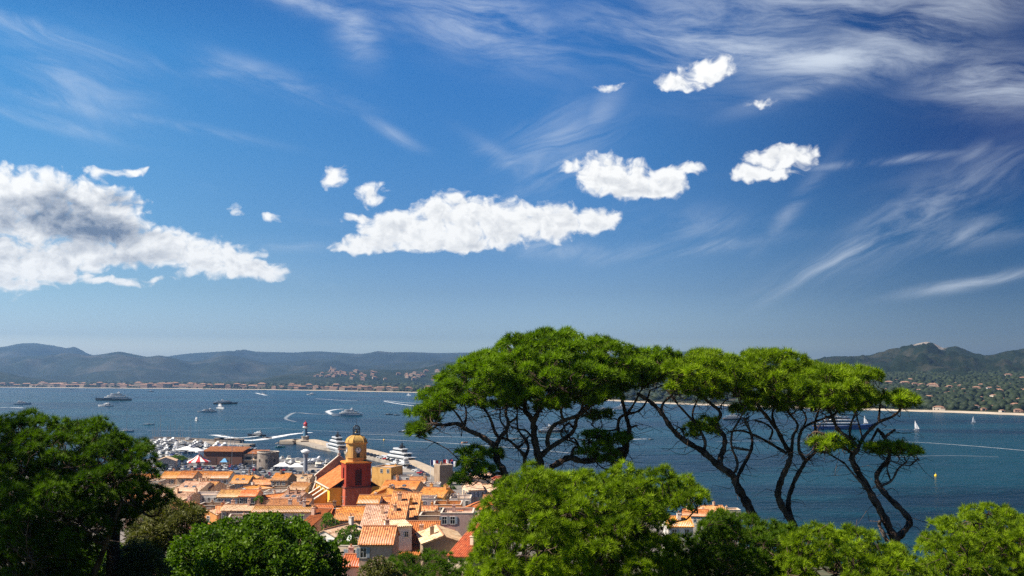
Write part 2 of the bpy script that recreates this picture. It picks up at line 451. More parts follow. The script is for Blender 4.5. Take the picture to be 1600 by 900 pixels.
# ------------------------------------------------------------------ far land
def hill_mat(name, cols, scale, rock=None):
    def b(n, p, v, m):
        g = n.new('ShaderNodeNewGeometry'); P = g.outputs['Position']
        f = n.noise(P, scale, 8, 0.68)
        c = n.ramp(f, [(0.34, cols[0]), (0.5, cols[1]), (0.66, cols[2])])
        if rock:
            x, y, z, r = rock
            vm = n.new('ShaderNodeVectorMath', operation='DISTANCE'); n.l.new(P, vm.inputs[0]); vm.inputs[1].default_value = (x, y, z)
            k = n.m('ADD', n.m('DIVIDE', vm.outputs['Value'], r), n.m('MULTIPLY', n.m('SUBTRACT', n.noise(P, 0.02, 5, 0.7), 0.5), 2.6))
            c = n.mix(n.sstep(k, 1.0, 0.6), c, (0.30, 0.26, 0.22))
        n.l.new(c, p.inputs['Base Color'])
        bp = n.new('ShaderNodeBump'); bp.inputs['Strength'].default_value = .8; bp.inputs['Distance'].default_value = 12
        n.l.new(n.noise(P, scale * 3, 6, 0.7), bp.inputs['Height']); n.l.new(bp.outputs[0], p.inputs['Normal'])
    return mat(name, rough=1.0, spec=0.1, build=b)
def ridge(name, D, prof, front, back, material, label, amp=0.35, nf=5.0, seed=0.0, step=5, rows=46, foot=0.5, shape=0.8):
    px = np.arange(prof[0][0], prof[-1][0] + 1, step)
    top = np.interp(px, [p[0] for p in prof], [p[1] for p in prof])
    ker = np.array([.25, .5, .25]); t2 = np.convolve(np.pad(top, 1, mode='edge'), ker, 'valid'); top = t2
    V = []
    ts = list(np.linspace(0, 1, rows)) + [1.12, 1.35, 1.7]
    for j, t in enumerate(ts):
        for i, x in enumerate(px):
            dcrest = D + D * 0.05 * mnoise.noise((x * 0.004, seed, 3.3))
            d = dcrest - front * (1 - t) if t <= 1 else dcrest + back * (t - 1) / 0.7
            a = ray(x, top[i]); k = dcrest / a[1]; zc = CAMZ + a[2] * k
            xw = (x - 800) / FPX * d
            if t <= 1:
                s = t ** shape * (1 - 0.0) * (0.5 + 0.5 * math.sin(math.pi * (t - .5))) ** 0.25 if t > 0 else 0.0
                nz = mnoise.ridged_multi_fractal((xw / D * nf + seed, d / D * nf, seed), 1.0, 2.1, 5, 1.0, 2.0, noise_basis='PERLIN_ORIGINAL') - 1.1
                env = (math.sin(math.pi * min(1, t)) ** 0.8 if t < 1 else 0)
                z = foot + zc * s + zc * amp * nz * env * 0.5
                z = max(z, foot * (1 if t > 0 else -2) + t * 3)
            else:
                z = foot + zc * max(0, 1 - (t - 1) / 0.7) ** 1.3
            V.append((xw, d, z))
    V = np.array(V); n1 = len(px); m = len(ts)
    idx = np.arange(n1 * m).reshape(m, n1)
    F = np.stack([idx[:-1, :-1], idx[:-1, 1:], idx[1:, 1:], idx[1:, :-1]], -1).reshape(-1, 4)
    return tag(npmesh(name, V, F, material, smooth=True), label, kind='structure')
G_FAR = ((0.012, 0.019, 0.015), (0.022, 0.030, 0.022), (0.07, 0.066, 0.052))
G_NEAR = ((0.005, 0.011, 0.004), (0.011, 0.019, 0.008), (0.045, 0.042, 0.026))
ridge('mountains', 11400, [(-250, 548), (-60, 547), (0, 543), (30, 538), (60, 537), (80, 541), (100, 545), (120, 546), (140, 553), (152, 557), (200, 561), (250, 559), (275, 555), (300, 552), (350, 549), (420, 550), (460, 551), (500, 549), (530, 551), (560, 553), (590, 551), (640, 550), (690, 552), (720, 551), (760, 551), (850, 552), (960, 554), (1020, 552), (1060, 549), (1090, 550), (1110, 554), (1180, 560), (1300, 563), (1500, 566), (1850, 566)], 3200, 2000, hill_mat('mountain_scrub', G_FAR, 0.0016), 'blue mountain range far beyond the bay', amp=1.0, nf=8, seed=3.1, rows=60)
ridge('hills', 8200, [(-250, 562), (-60, 560), (0, 559), (60, 556), (105, 553), (140, 556), (165, 553), (187, 549), (212, 554), (232, 558), (250, 555), (270, 559), (300, 566), (330, 561), (352, 554), (385, 559), (420, 568), (455, 566), (480, 562), (520, 564), (560, 572), (600, 572), (640, 566), (680, 563), (720, 566), (780, 570), (900, 572), (1100, 574)], 1900, 1500, hill_mat('hill_scrub', G_FAR, 0.003), 'blue green wooded hills behind the far shore', amp=1.0, nf=10, seed=8.7, rows=56)
ridge('hill', 5700, [(380, 598), (410, 592), (440, 586), (470, 583), (495, 581), (512, 580), (519, 577), (525, 577), (532, 580), (555, 580), (580, 577), (620, 578), (650, 577), (675, 572), (700, 566), (725, 565), (760, 566), (820, 570), (900, 575), (1000, 580)], 1300, 1200, hill_mat('hill_woods', ((0.006, 0.013, 0.006), (0.013, 0.022, 0.010), (0.045, 0.045, 0.03)), 0.006), 'dark wooded hill with a castle village on its crest', amp=0.7, nf=16, seed=1.7, step=4)
ridge('hill', 5600, [(-200, 574), (-60, 576), (0, 580), (16, 583), (36, 588), (60, 592), (90, 595), (120, 598)], 800, 900, hill_mat('hill_woods', G_NEAR, 0.008), 'low green wooded hill at the left end of the far shore', amp=0.4, nf=20, seed=5.5, step=4)
rk = at(1452, 541, 4300)
ridge('hill', 4400, [(1000, 592), (1060, 584), (1130, 574), (1200, 568), (1262, 563), (1285, 561), (1300, 558), (1330, 557), (1360, 555), (1385, 551), (1400, 547), (1418, 541), (1432, 538), (1440, 536), (1447, 535), (1457, 537), (1466, 541), (1473, 545), (1482, 543), (1494, 542), (1506, 546), (1520, 552), (1536, 556), (1552, 554), (1570, 549), (1590, 548), (1640, 546), (1720, 550), (1850, 556)], 1900, 1200, hill_mat('headland_woods', G_NEAR, 0.010, rock=(rk.x, rk.y, rk.z, 75)), 'dark wooded headland rising to a pale rocky peak', amp=0.9, nf=16, seed=2.2, step=3, rows=70)
# ------------------------------------------------------------------ far shore: plain, beach, woods, houses
SHORE = [(-300, 603), (0, 605), (300, 607.5), (500, 610), (660, 613.5), (800, 618), (920, 624), (1050, 631), (1200, 636), (1350, 640), (1480, 644), (1600, 648.5), (1900, 656)]
def shore_Y(px):
    return 50 * FPX / (float(np.interp(px, [s[0] for s in SHORE], [s[1] for s in SHORE])) - 588)
def coast_h(px, d):
    """height of the far coast, d metres inland of the waterline"""
    k = float(np.interp(px, [700, 1150, 1300], [0, 0.55, 1]))
    flat = 1.6 + 6 * min(1, d / 1500)
    hill = 1.6 + 62 * (min(1, d / 1900) ** 1.15)
    h = flat * (1 - k) + hill * k
    h += 5 * k * mnoise.noise((px * 0.012, d * 0.003, 4.4)) * min(1, d / 400)
    return h
pxs = np.arange(-260, 1860, 8)
ds = [-40, 0, 14, 40, 90, 160, 250, 360, 500, 650, 820, 1000, 1200, 1450, 1750, 2100, 2600]
V = []
for d in ds:
    for px in pxs:
        Ys = shore_Y(px) + 12 * mnoise.noise((px * 0.03, 7.7, 1.1)) * (2 if px < 700 else 1)
        y = Ys + d
        z = -1.5 if d < 0 else (0.35 if d == 0 else coast_h(px, d))
        V.append(((px - 800) / FPX * y, y, z))
idx = np.arange(len(ds) * len(pxs)).reshape(len(ds), len(pxs))
F = np.stack([idx[:-1, :-1], idx[:-1, 1:], idx[1:, 1:], idx[1:, :-1]], -1).reshape(-1, 4)
tag(npmesh('coast', np.array(V), F, hill_mat('coast_ground', ((0.012, 0.020, 0.007), (0.024, 0.034, 0.012), (0.10, 0.08, 0.05)), 0.02), smooth=True), 'wooded coastal plain across the bay', kind='structure')
bm_ = MB(); rows = []
for px in pxs:
    Ys = shore_Y(px) + 12 * mnoise.noise((px * 0.03, 7.7, 1.1)) * (2 if px < 700 else 1)
    wd = 16 + 10 * mnoise.noise((px * 0.02, 1.7, 3.1)) if px > 1100 else 26
    rows.append([((px - 800) / FPX * (Ys + q), Ys + q, z) for q, z in ((-6, 0.05), (0, 0.9), (wd, 2.1), (wd + 4, 2.0))])
for a, b in zip(rows[:-1], rows[1:]):
    for k in range(3): bm_.add([a[k], b[k], b[k + 1], a[k + 1]], [(0, 1, 2, 3)])
tag(bm_.build('beach', mat('beach_sand', (0.50, 0.42, 0.31), 0.95, (0.40, 0.33, 0.25), 0.02)), 'pale sand beach along the far shore', kind='structure')

# far woods: one mass of small crowns
rng = np.random.default_rng(5)
t_ = (1 + 5 ** .5) / 2
ico_v = np.array([(-1, t_, 0), (1, t_, 0), (-1, -t_, 0), (1, -t_, 0), (0, -1, t_), (0, 1, t_), (0, -1, -t_), (0, 1, -t_), (t_, 0, -1), (t_, 0, 1), (-t_, 0, -1), (-t_, 0, 1)], float) / math.hypot(1, t_)
ico_f = np.array([(0, 11, 5), (0, 5, 1), (0, 1, 7), (0, 7, 10), (0, 10, 11), (1, 5, 9), (5, 11, 4), (11, 10, 2), (10, 7, 6), (7, 1, 8), (3, 9, 4), (3, 4, 2), (3, 2, 6), (3, 6, 8), (3, 8, 9), (4, 9, 5), (2, 4, 11), (6, 2, 10), (8, 6, 7), (9, 8, 1)])
def blobs(name, pts, rad, material, hz=1.0):
    n = len(pts)
    J = rng.uniform(0.6, 1.35, (n, 12, 1))
    V = ico_v[None] * J * rad[:, None, None] * np.array([1, 1, hz]) + pts[:, None, :]
    F = ico_f[None] + (np.arange(n) * 12)[:, None, None]
    tone = np.repeat(rng.uniform(0, 1, n), 20)
    return npmesh(name, V.reshape(-1, 3), F.reshape(-1, 3), material, attr=tone)
def leafmat(name, dark, light, transl=0.0, trcol=None, rough=0.7, spec=0.25):
    def b(n, p, v, m):
        at_ = n.new('ShaderNodeAttribute', attribute_name='tone')
        c = n.mix(at_.outputs['Fac'], dark, light)
        n.l.new(c, p.inputs['Base Color'])
        if transl:
            tr = n.new('ShaderNodeBsdfTranslucent'); n.l.new(n.mix(1.0, c, trcol or (1.2, 1.5, 0.5), 'MULTIPLY'), tr.inputs[0])
            ms = n.new('ShaderNodeMixShader'); ms.inputs[0].default_value = transl
            out = [q for q in n.n if q.type == 'OUTPUT_MATERIAL'][0]
            n.l.new(p.outputs[0], ms.inputs[1]); n.l.new(tr.outputs[0], ms.inputs[2]); n.l.new(ms.outputs[0], out.inputs[0])
    return mat(name, rough=rough, spec=spec, build=b)
M_WOOD = leafmat('far_woods', (0.005, 0.012, 0.003), (0.025, 0.038, 0.010))
P_, R_ = [], []
HS = []   # far houses first, so the woods keep off them
def far_spot(px, d):
    y = shore_Y(px) + d
    return Vector(((px - 800) / FPX * y, y, coast_h(px, d)))
def d_for(px, py):
    """metres inland at which the far coast meets the sight line through (px,py)"""
    best = None
    for d in range(10, 1900, 8):
        s = far_spot(px, d); q = proj(*s)[1]
        if best is None or abs(q - py) < best[0]: best = (abs(q - py), d)
    return best[1]
random.seed(11)
# villas on the right hand slope, by where the photo shows them: px, py, width m, wall tone
VIL = [(1386, 601, 18, 0), (1397, 596, 12, 1), (1411, 602, 20, 0), (1419, 596, 16, 2), (1426, 603, 14, 0), (1437, 604, 16, 2), (1454, 608, 24, 0), (1457, 602, 15, 2), (1465, 600, 12, 1), (1480, 606, 12, 2), (1499, 606, 18, 2), (1503, 611, 13, 0),
       (1522, 609, 16, 0), (1530, 604, 14, 1), (1543, 610, 13, 3), (1553, 607, 12, 1), (1572, 589, 20, 1), (1596, 595, 22, 0), (1571, 604, 14, 2), (1585, 602, 12, 1), (1447, 625, 22, 4), (1466, 629, 17, 2), (1476, 617, 12, 0), (1484, 616, 15, 2),
       (1510, 619, 14, 2), (1528, 623, 14, 1), (1534, 630, 13, 3), (1548, 621, 12, 1), (1556, 614, 16, 2), (1569, 636, 15, 0), (1581, 636, 20, 0), (1597, 614, 15, 0), (1598, 637, 14, 1), (1462, 641, 24, 1), (1545, 637, 14, 2), (1520, 637, 12, 3), (1489, 637, 10, 2),
       (1404, 610, 12, 2), (1432, 613, 13, 3), (1447, 612, 12, 1), (1495, 626, 12, 2), (1512, 630, 10, 1), (1562, 625, 12, 0), (1588, 626, 14, 2), (1538, 600, 11, 1), (1513, 601, 11, 0), (1490, 600, 10, 2), (1589, 610, 10, 3), (1424, 620, 12, 2), (1409, 625, 10, 1),
       (1585, 644, 15, 2), (1560, 644, 12, 1), (1532, 641, 11, 2), (1475, 607, 9, 3), (1380, 611, 12, 2), (1360, 609, 12, 1), (1340, 606, 11, 2), (1640, 620, 16, 1), (1660, 605, 14, 0), (1700, 630, 16, 2)]
wall_f = [mat('villa_wall_sand', (0.38, 0.28, 0.20), rnd=.1), mat('villa_wall_cream', (0.48, 0.41, 0.32), rnd=.1), mat('villa_wall_rose', (0.34, 0.21, 0.15), rnd=.1), mat('villa_wall_white', (0.70, 0.66, 0.60), rnd=.08), mat('villa_wall_red', (0.42, 0.10, 0.07), rnd=.05)]
roof_f = mat('far_tile_roof', (0.24, 0.11, 0.065), 0.9, (0.32, 0.20, 0.13), 0.3, rnd=.15)
glass_f = mat('far_window', (0.03, 0.035, 0.04), 0.2)
WN = ['sand coloured', 'cream', 'rose coloured', 'white', 'red']
def far_house_proto(name, w, d, h, wallm, hip=True, wing=True, win=False):
    """a villa: walls, tiled roof, a band of windows on each floor"""
    r = empty(name, (0, -300, 0))
    b = MB(); b.box(0, 0, h / 2 - 2, w, d, h + 4)
    if wing: b.box(w * .42, -d * .3, h * .3 - 2, w * .4, d * .8, h * .6 + 4)
    b.build('wall', wallm, r)
    e = .5
    def hr(cx, cyy, w_, d_, z):
        k = min(w_, d_) * .5 * (0.96 if hip else .05); rh = d_ * .22
        a = [(cx - w_ / 2 - e, cyy - d_ / 2 - e, z), (cx + w_ / 2 + e, cyy - d_ / 2 - e, z), (cx + w_ / 2 + e, cyy + d_ / 2 + e, z), (cx - w_ / 2 - e, cyy + d_ / 2 + e, z)]
        rr = [(cx - w_ / 2 + k, cyy, z + rh), (cx + w_ / 2 - k, cyy, z + rh)]
        return a + rr
    rb = MB(); rb.add(hr(0, 0, w, d, h), [(0, 1, 5, 4), (2, 3, 4, 5), (1, 2, 5), (3, 0, 4), (3, 2, 1, 0)])
    if wing: rb.add(hr(w * .42, -d * .3, w * .4, d * .8, h * .6), [(0, 1, 5, 4), (2, 3, 4, 5), (1, 2, 5), (3, 0, 4), (3, 2, 1, 0)])
    rb.build('roof', roof_f, r)
    if win:
        for f in range(2):
            for i in range(3):
                if f == 1 and i == 1: continue
                g = MB(); g.box(-w / 2 + (i + .5) * w / 3, -d / 2 - .06, f * 2.9 + 1.5, 1.5, .12, 1.6); g.build('window', glass_f, r)
    return r
protos = {}
for k in range(5): protos[k] = far_house_proto('villa', 16, 10, [6.2, 5.6, 6.0, 6.6, 8.5][k], wall_f[k], win=True)
index_kids(None)
vi = 0
first = set()
ORD = ['first', 'second', 'third', 'fourth', 'fifth', 'sixth', 'seventh', 'eighth', 'ninth', 'tenth', 'eleventh', 'twelfth', 'thirteenth', 'fourteenth', 'fifteenth', 'sixteenth', 'seventeenth', 'eighteenth', 'nineteenth', 'twentieth', 'twenty-first', 'twenty-second', 'twenty-third', 'twenty-fourth', 'twenty-fifth', 'twenty-sixth', 'twenty-seventh', 'twenty-eighth', 'twenty-ninth', 'thirtieth', 'thirty-first', 'thirty-second', 'thirty-third', 'thirty-fourth', 'thirty-fifth', 'thirty-sixth', 'thirty-seventh', 'thirty-eighth', 'thirty-ninth', 'fortieth', 'forty-first', 'forty-second', 'forty-third', 'forty-fourth', 'forty-fifth', 'forty-sixth', 'forty-seventh', 'forty-eighth', 'forty-ninth', 'fiftieth']
ORD += ['fifty-' + o for o in ORD[:9]] + ['sixtieth'] + ['sixty-' + o for o in ORD[:9]]
bands = {}
for (px, py, w, k) in VIL:
    d = d_for(px, py); s = far_spot(px, d); HS.append((s.x, s.y, w * .8))
    o = protos[k] if k not in first else copy_tree(protos[k])
    first.add(k)
    sc = w / 16 * (.95 if py < 622 else .62)
    o.location = s; o.rotation_euler = (0, 0, random.uniform(-.6, .6)); o.scale = (sc, sc, sc * random.uniform(.85, 1.15))
    band = 'high on' if py < 605 else ('half way up' if py < 622 else 'low on')
    bands.setdefault((band, k), []).append((px, o))
for (band, k), l in bands.items():
    l.sort(key=lambda q: q[0])
    for i, (px, o) in enumerate(l):
        tag(o, (f'red villa with terracotta roof {band} the right hillside' if k == 4 else f'{ORD[i]} {WN[k]} villa from the left {band} the right wooded hillside'), 'villa', 'villas on the right hillside')
# waterfront town on the left: apartment houses in rows behind the beach
tp = [far_house_proto('apartment_house', 26, 12, 9, wall_f[2], False, False), far_house_proto('apartment_house', 20, 12, 11.5, wall_f[0], True, False), far_house_proto('apartment_house', 32, 12, 7.5, wall_f[1], False, True), far_house_proto('apartment_house', 18, 11, 12, wall_f[2], True, True)]
index_kids(None)
tf = set(); towns = []
random.seed(4)
def town_row(xa, xb, py, gap, dmin):
    px = xa
    while px < xb:
        k = random.choice([0, 1, 1, 2, 3, 0, 3]); d = dmin + random.uniform(0, 60)
        s = far_spot(px, d); HS.append((s.x, s.y, 16))
        o = tp[k] if k not in tf else copy_tree(tp[k]); tf.add(k)
        o.location = s; o.rotation_euler = (0, 0, random.uniform(-.3, .3)); sz = random.uniform(.8, 1.25) * (1.25 if px < 420 else 1.0); o.scale = (sz, sz, sz * random.uniform(.8, 1.3))
        towns.append((px, o, dmin))
        px += gap * random.uniform(.6, 1.5)
town_row(0, 60, 0, 13, 60); town_row(64, 232, 0, 9, 70); town_row(70, 200, 0, 14, 190); town_row(232, 330, 0, 8, 60); town_row(240, 320, 0, 12, 170); town_row(345, 420, 0, 11, 70)
town_row(430, 620, 0, 9, 60); town_row(440, 600, 0, 13, 160); town_row(620, 700, 0, 22, 80)
rowset = {}
for px, o, dm in towns:
    seg = 'far left' if px < 150 else ('behind the dark yacht' if px < 240 else ('before the town gap' if px < 335 else ('beyond the town gap' if px < 470 else ('below castle hill' if px < 560 else 'near big pine'))))
    rowset.setdefault((seg, dm > 120), []).append((px, o))
for (seg, back_), l in rowset.items():
    l.sort(key=lambda q: q[0])
    for i, (px, o) in enumerate(l):
        tag(o, f"{ORD[i]} {'rear' if back_ else 'shorefront'} far shore house from the left, {seg}", 'house', 'houses along the far shore')
# woods
def scatter(n, pxa, pxb, da, db, r0, r1, power=1.0):
    for _ in range(n):
        px = rng.uniform(pxa, pxb); d = da + (db - da) * rng.uniform() ** power
        s = far_spot(px, d)
        r = rng.uniform(r0, r1)
        if any(abs(s.x - hx) < hr_ * .9 + r * .5 and -30 - 10 < s.y - hy < 8 for hx, hy, hr_ in HS): continue
        P_.append((s.x, s.y, s.z + r * .4)); R_.append(r)
scatter(2800, -250, 720, 110, 1700, 8, 15, 1.1)
scatter(700, -250, 720, 30, 110, 4, 8)
scatter(700, 720, 1250, 45, 1500, 6, 11)
scatter(5200, 1230, 1720, 28, 1850, 4.5, 8.5, 0.9)
o = blobs('forest', np.array(P_), np.array(R_), M_WOOD, 0.85)
tag(o, 'dark green woods along the far shore and slopes', kind='stuff')
# the castle village on the low hill
vh = []
random.seed(8)
dg = bpy.context.evaluated_depsgraph_get()
bpy.context.view_layer.update(); dg = bpy.context.evaluated_depsgraph_get()
def cast(px, py, only=None):
    d = Vector(ray(px, py)).normalized(); org = Vector((0, 0, CAMZ)) + d * 700
    for _ in range(6):
        ok, loc, nrm, i, ob, mm = scene.ray_cast(dg, org, d)
        if not ok: return None
        if only is None or ob.name.startswith(only): return loc
        org = loc + d * 2
    return None
cp = far_house_proto('hill_house', 15, 10, 6.5, wall_f[2]); cp2 = far_house_proto('hill_house', 15, 10, 7.5, wall_f[0]); index_kids(None)
used = 0; lab = []
for i in range(64):
    if i < 22: px, py = random.gauss(515, 16), random.uniform(579, 590)
    else: px, py = random.uniform(495, 690), random.uniform(581, 594)
    loc = cast(px, py, 'hill')
    if loc is None or loc.y > 6200: continue
    o = (cp, cp2)[i % 2] if used < 2 and i < 2 else copy_tree((cp, cp2)[i % 2])
    used += 1
    o.location = loc; sc = random.uniform(.8, 1.5); o.scale = (sc, sc, sc); o.rotation_euler = (0, 0, random.uniform(-.5, .5))
    lab.append((px, o))
lab.sort(key=lambda q: q[0])
for i, (px, o) in enumerate(lab): tag(o, f'{ORD[min(i, 68)]} tiny house from the left on the castle village hill', 'house', 'houses on the castle hill')
# castle ruin on the crest
ck = at(522, 578.5, 5700)
r = empty('castle', ck); b = MB(); b.box(0, 0, 4, 26, 14, 20); b.build('keep_wall', wall_f[0], r)
b = MB(); b.lathe([(6, -6), (6, 20), (6.6, 20), (6.6, 22)], 12, (-14, 0)); b.build('tower', wall_f[0], r)
tag(r, 'small stone castle on the crest of the far village hill', 'castle')
# ------------------------------------------------------------------ old town
def tile_mat(name, a, b_, c_, sat=1.0):
    def b(n, p, v, m):
        uvn = n.new('ShaderNodeUVMap'); sx = n.new('ShaderNodeSeparateXYZ'); n.l.new(uvn.outputs[0], sx.inputs[0])
        oi = n.new('ShaderNodeObjectInfo')
        u = n.m('FLOOR', n.m('DIVIDE', sx.outputs[0], 0.36)); w = n.m('FLOOR', n.m('DIVIDE', sx.outputs[1], 0.42))
        wn = n.new('ShaderNodeTexWhiteNoise', noise_dimensions='3D'); n.l.new(n.xyz(u, w, oi.outputs['Random']), wn.inputs[0])
        patch = n.noise(v, 0.55, 5, 0.65)
        f = n.m('ADD', n.m('MULTIPLY', wn.outputs[0], 0.62), n.m('MULTIPLY', n.m('SUBTRACT', patch, 0.32), 1.1))
        c = n.ramp(f, [(0.12, c_), (0.42, a), (0.72, a), (0.98, b_)])
        # course lines where one tile laps the next
        fr = n.m('FRACT', n.m('DIVIDE', sx.outputs[1], 0.42))
        c = n.mix(n.m('MULTIPLY', n.sstep(fr, 0.16, 0.0), 0.45), c, tuple(x * .35 for x in a))
        st = n.noise(v, 1.6, 6, 0.7)
        c = n.mix(n.m('MULTIPLY', n.sstep(st, 0.6, 0.75), 0.5), c, (0.16, 0.11, 0.07))
        hs = n.new('ShaderNodeHueSaturation'); n.put(hs.inputs['Value'], n.m('MULTIPLY_ADD', oi.outputs['Random'], 0.42, 0.80)); n.l.new(c, hs.inputs['Color'])
        hs.inputs['Saturation'].default_value = sat
        n.put(hs.inputs['Hue'], n.m('MULTIPLY_ADD', n.m('FRACT', n.m('MULTIPLY', oi.outputs['Random'], 7.3)), 0.03, 0.487))
        n.l.new(hs.outputs[0], p.inputs['Base Color'])
        bp = n.new('ShaderNodeBump'); bp.inputs['Strength'].default_value = .6; bp.inputs['Distance'].default_value = .05
        n.l.new(n.m('ADD', fr, wn.outputs[0]), bp.inputs['Height']); n.l.new(bp.outputs[0], p.inputs['Normal'])
    return mat(name, rough=0.9, spec=0.2, build=b)
TILES = {
    'orange': tile_mat('orange_roof_tiles', (0.62, 0.225, 0.055), (0.74, 0.42, 0.19), (0.28, 0.10, 0.035)),
    'mixed': tile_mat('weathered_roof_tiles', (0.58, 0.27, 0.10), (0.76, 0.51, 0.30), (0.22, 0.10, 0.05)),
    'pale': tile_mat('pale_roof_tiles', (0.64, 0.42, 0.27), (0.80, 0.66, 0.52), (0.26, 0.14, 0.08)),
    'red': tile_mat('red_roof_tiles', (0.42, 0.11, 0.04), (0.56, 0.22, 0.09), (0.20, 0.06, 0.03)),
    'grey': mat('zinc_roof', (0.28, 0.27, 0.29), 0.5, (0.36, 0.35, 0.36), 0.6),
}
def wallmat(name, c):
    d = (c[0] * .66, c[1] * .60, c[2] * .54)
    return mat(name, c, 0.92, d, 0.7, (0.42, 0.74), bump=.25, bscale=9, zs=.45, rnd=.06, spec=.2)
WALLS = {
    'cream': wallmat('cream_plaster', (0.74, 0.60, 0.43)), 'white': wallmat('white_plaster', (0.80, 0.75, 0.67)), 'pink': wallmat('pink_plaster', (0.64, 0.42, 0.31)),
    'ochre': wallmat('ochre_plaster', (0.72, 0.40, 0.12)), 'brown': wallmat('brown_stone_wall', (0.34, 0.25, 0.17)), 'lilac': wallmat('lilac_grey_plaster', (0.60, 0.50, 0.46)),
    'rose': wallmat('rose_plaster', (0.58, 0.38, 0.32)), 'grey': wallmat('grey_plaster', (0.48, 0.41, 0.34)), 'orange': wallmat('orange_plaster', (0.66, 0.30, 0.10)), 'peach': wallmat('peach_plaster', (0.76, 0.54, 0.36)),
}
M_FRAME = mat('window_frame_paint', (0.72, 0.70, 0.66), 0.6, rnd=.1)
M_GLASS = mat('window_glass', (0.02, 0.025, 0.03), 0.08, spec=.8)
SHUT = [mat('grey_blue_shutters', (0.34, 0.38, 0.42), .7, rnd=.15), mat('brown_shutters', (0.16, 0.10, 0.06), .7, rnd=.15), mat('green_shutters', (0.08, 0.16, 0.10), .7, rnd=.15), mat('pale_shutters', (0.55, 0.52, 0.48), .7, rnd=.1)]
M_TERR = mat('terrace_tiles', (0.42, 0.26, 0.18), 0.9, (0.5, 0.36, 0.26), 1.2)
M_POT = mat('chimney_pot_clay', (0.40, 0.18, 0.09), 0.9)
M_DARK = mat('dark_opening', (0.03, 0.027, 0.025), 0.9)
M_METAL = mat('grey_metal', (0.35, 0.35, 0.36), 0.45, metal=.6)
M_WHITE = mat('white_paint', (0.80, 0.80, 0.78), 0.45)
_win = {}
def win_mesh(kind, w, h):
    key = (kind, w, h)
    if key not in _win:
        b = MB(); t = .09
        b.box(-w / 2 - t / 2, -.03, h / 2, t, .12, h + 2 * t); b.box(w / 2 + t / 2, -.03, h / 2, t, .12, h + 2 * t)
        b.box(0, -.03, -t / 2, w, .12, t); b.box(0, -.03, h + t / 2, w, .12, t); b.box(0, -.045, h / 2, .05, .05, h); b.box(0, -.045, h * .6, w, .045, .045)
        me = bpy.data.meshes.new('window'); me.from_pydata(b.v, [], b.f); me.materials.append(M_FRAME)
        g = MB(); g.box(0, -.012, h / 2, w, .02, h); mg = bpy.data.meshes.new('pane'); mg.from_pydata(g.v, [], g.f); mg.materials.append(M_GLASS)
        sh = []
        for k, mt in enumerate(SHUT):
            q = MB(); q.box(0, -.05, h / 2, w * .5, .05, h + .1)
            for i in range(7): q.box(0, -.085, h * (i + .5) / 7, w * .42, .02, h / 7 * .55)
            mq = bpy.data.meshes.new('shutter'); mq.from_pydata(q.v, [], q.f); mq.materials.append(mt); sh.append(mq)
        _win[key] = (me, mg, sh)
    return _win[key]
def window(parent, x, y, z, rz=0.0, w=.9, h=1.4, shut=None, closed=False):
    me, mg, sh = win_mesh('w', w, h)
    o = link('window', me, parent, (x, y, z), rz)
    link('pane', mg, o)
    if shut is not None:
        if closed:
            link('shutter', sh[shut], o, (-w * .25, -.03, 0)); link('shutter', sh[shut], o, (w * .25, -.03, 0))
        else:
            link('shutter', sh[shut], o, (-w * .75 - .1, 0, 0)); link('shutter', sh[shut], o, (w * .75 + .1, 0, 0))
    return o
def slope_mesh(mb, uvs, o, u, v, lu, lv, th=.16, rib=.36, amp=.055, trim=None):
    """one corrugated roof slope: origin o at the low corner, u along the eave, v up the slope"""
    o, u, v = Vector(o), Vector(u).normalized(), Vector(v).normalized()
    nrm = u.cross(v).normalized()
    n = max(2, int(lu / rib * 2)); base = len(mb.v); rows = max(1, int(lv / 2.2))
    for j in range(rows + 1):
        for i in range(n + 1):
            a = lu * i / n; d = lv * j / rows
            if trim:
                lo, hi = trim(d / lv); a = lu * (lo + (hi - lo) * i / n)
            h = amp * (1 if i % 2 else -1) * (1 if not trim else 1)
            mb.v.append(tuple(o + u * a + v * d + nrm * h)); uvs.append((a, d))
    for j in range(rows):
        for i in range(n):
            k = base + j * (n + 1) + i; mb.f.append((k, k + 1, k + n + 2, k + n + 1))
    # underside and eave edge
    b2 = len(mb.v)
    lo0, hi0 = trim(0) if trim else (0, 1); lo1, hi1 = trim(1) if trim else (0, 1)
    for a, d in ((lu * lo0, 0), (lu * hi0, 0), (lu * hi1, lv), (lu * lo1, lv)):
        for hh in (-.06, -th):
            mb.v.append(tuple(o + u * a + v * d + nrm * hh)); uvs.append((a, d))
    q = lambda i, j: b2 + i * 2 + j
    mb.f += [(q(3, 1), q(2, 1), q(1, 1), q(0, 1)), (q(0, 1), q(1, 1), q(1, 0), q(0, 0)), (q(1, 1), q(2, 1), q(2, 0), q(1, 0)), (q(3, 1), q(0, 1), q(0, 0), q(3, 0)), (q(2, 1), q(3, 1), q(3, 0), q(2, 0))]
def build_uv(mb, uvs, name, material, parent):
    o = mb.build(name, material, parent)
    l = o.data.uv_layers.new(name='UVMap')
    vi = np.empty(len(o.data.loops), np.int32); o.data.loops.foreach_get('vertex_index', vi)
    l.data.foreach_set('uv', np.array(uvs, np.float32)[vi].ravel())
    return o
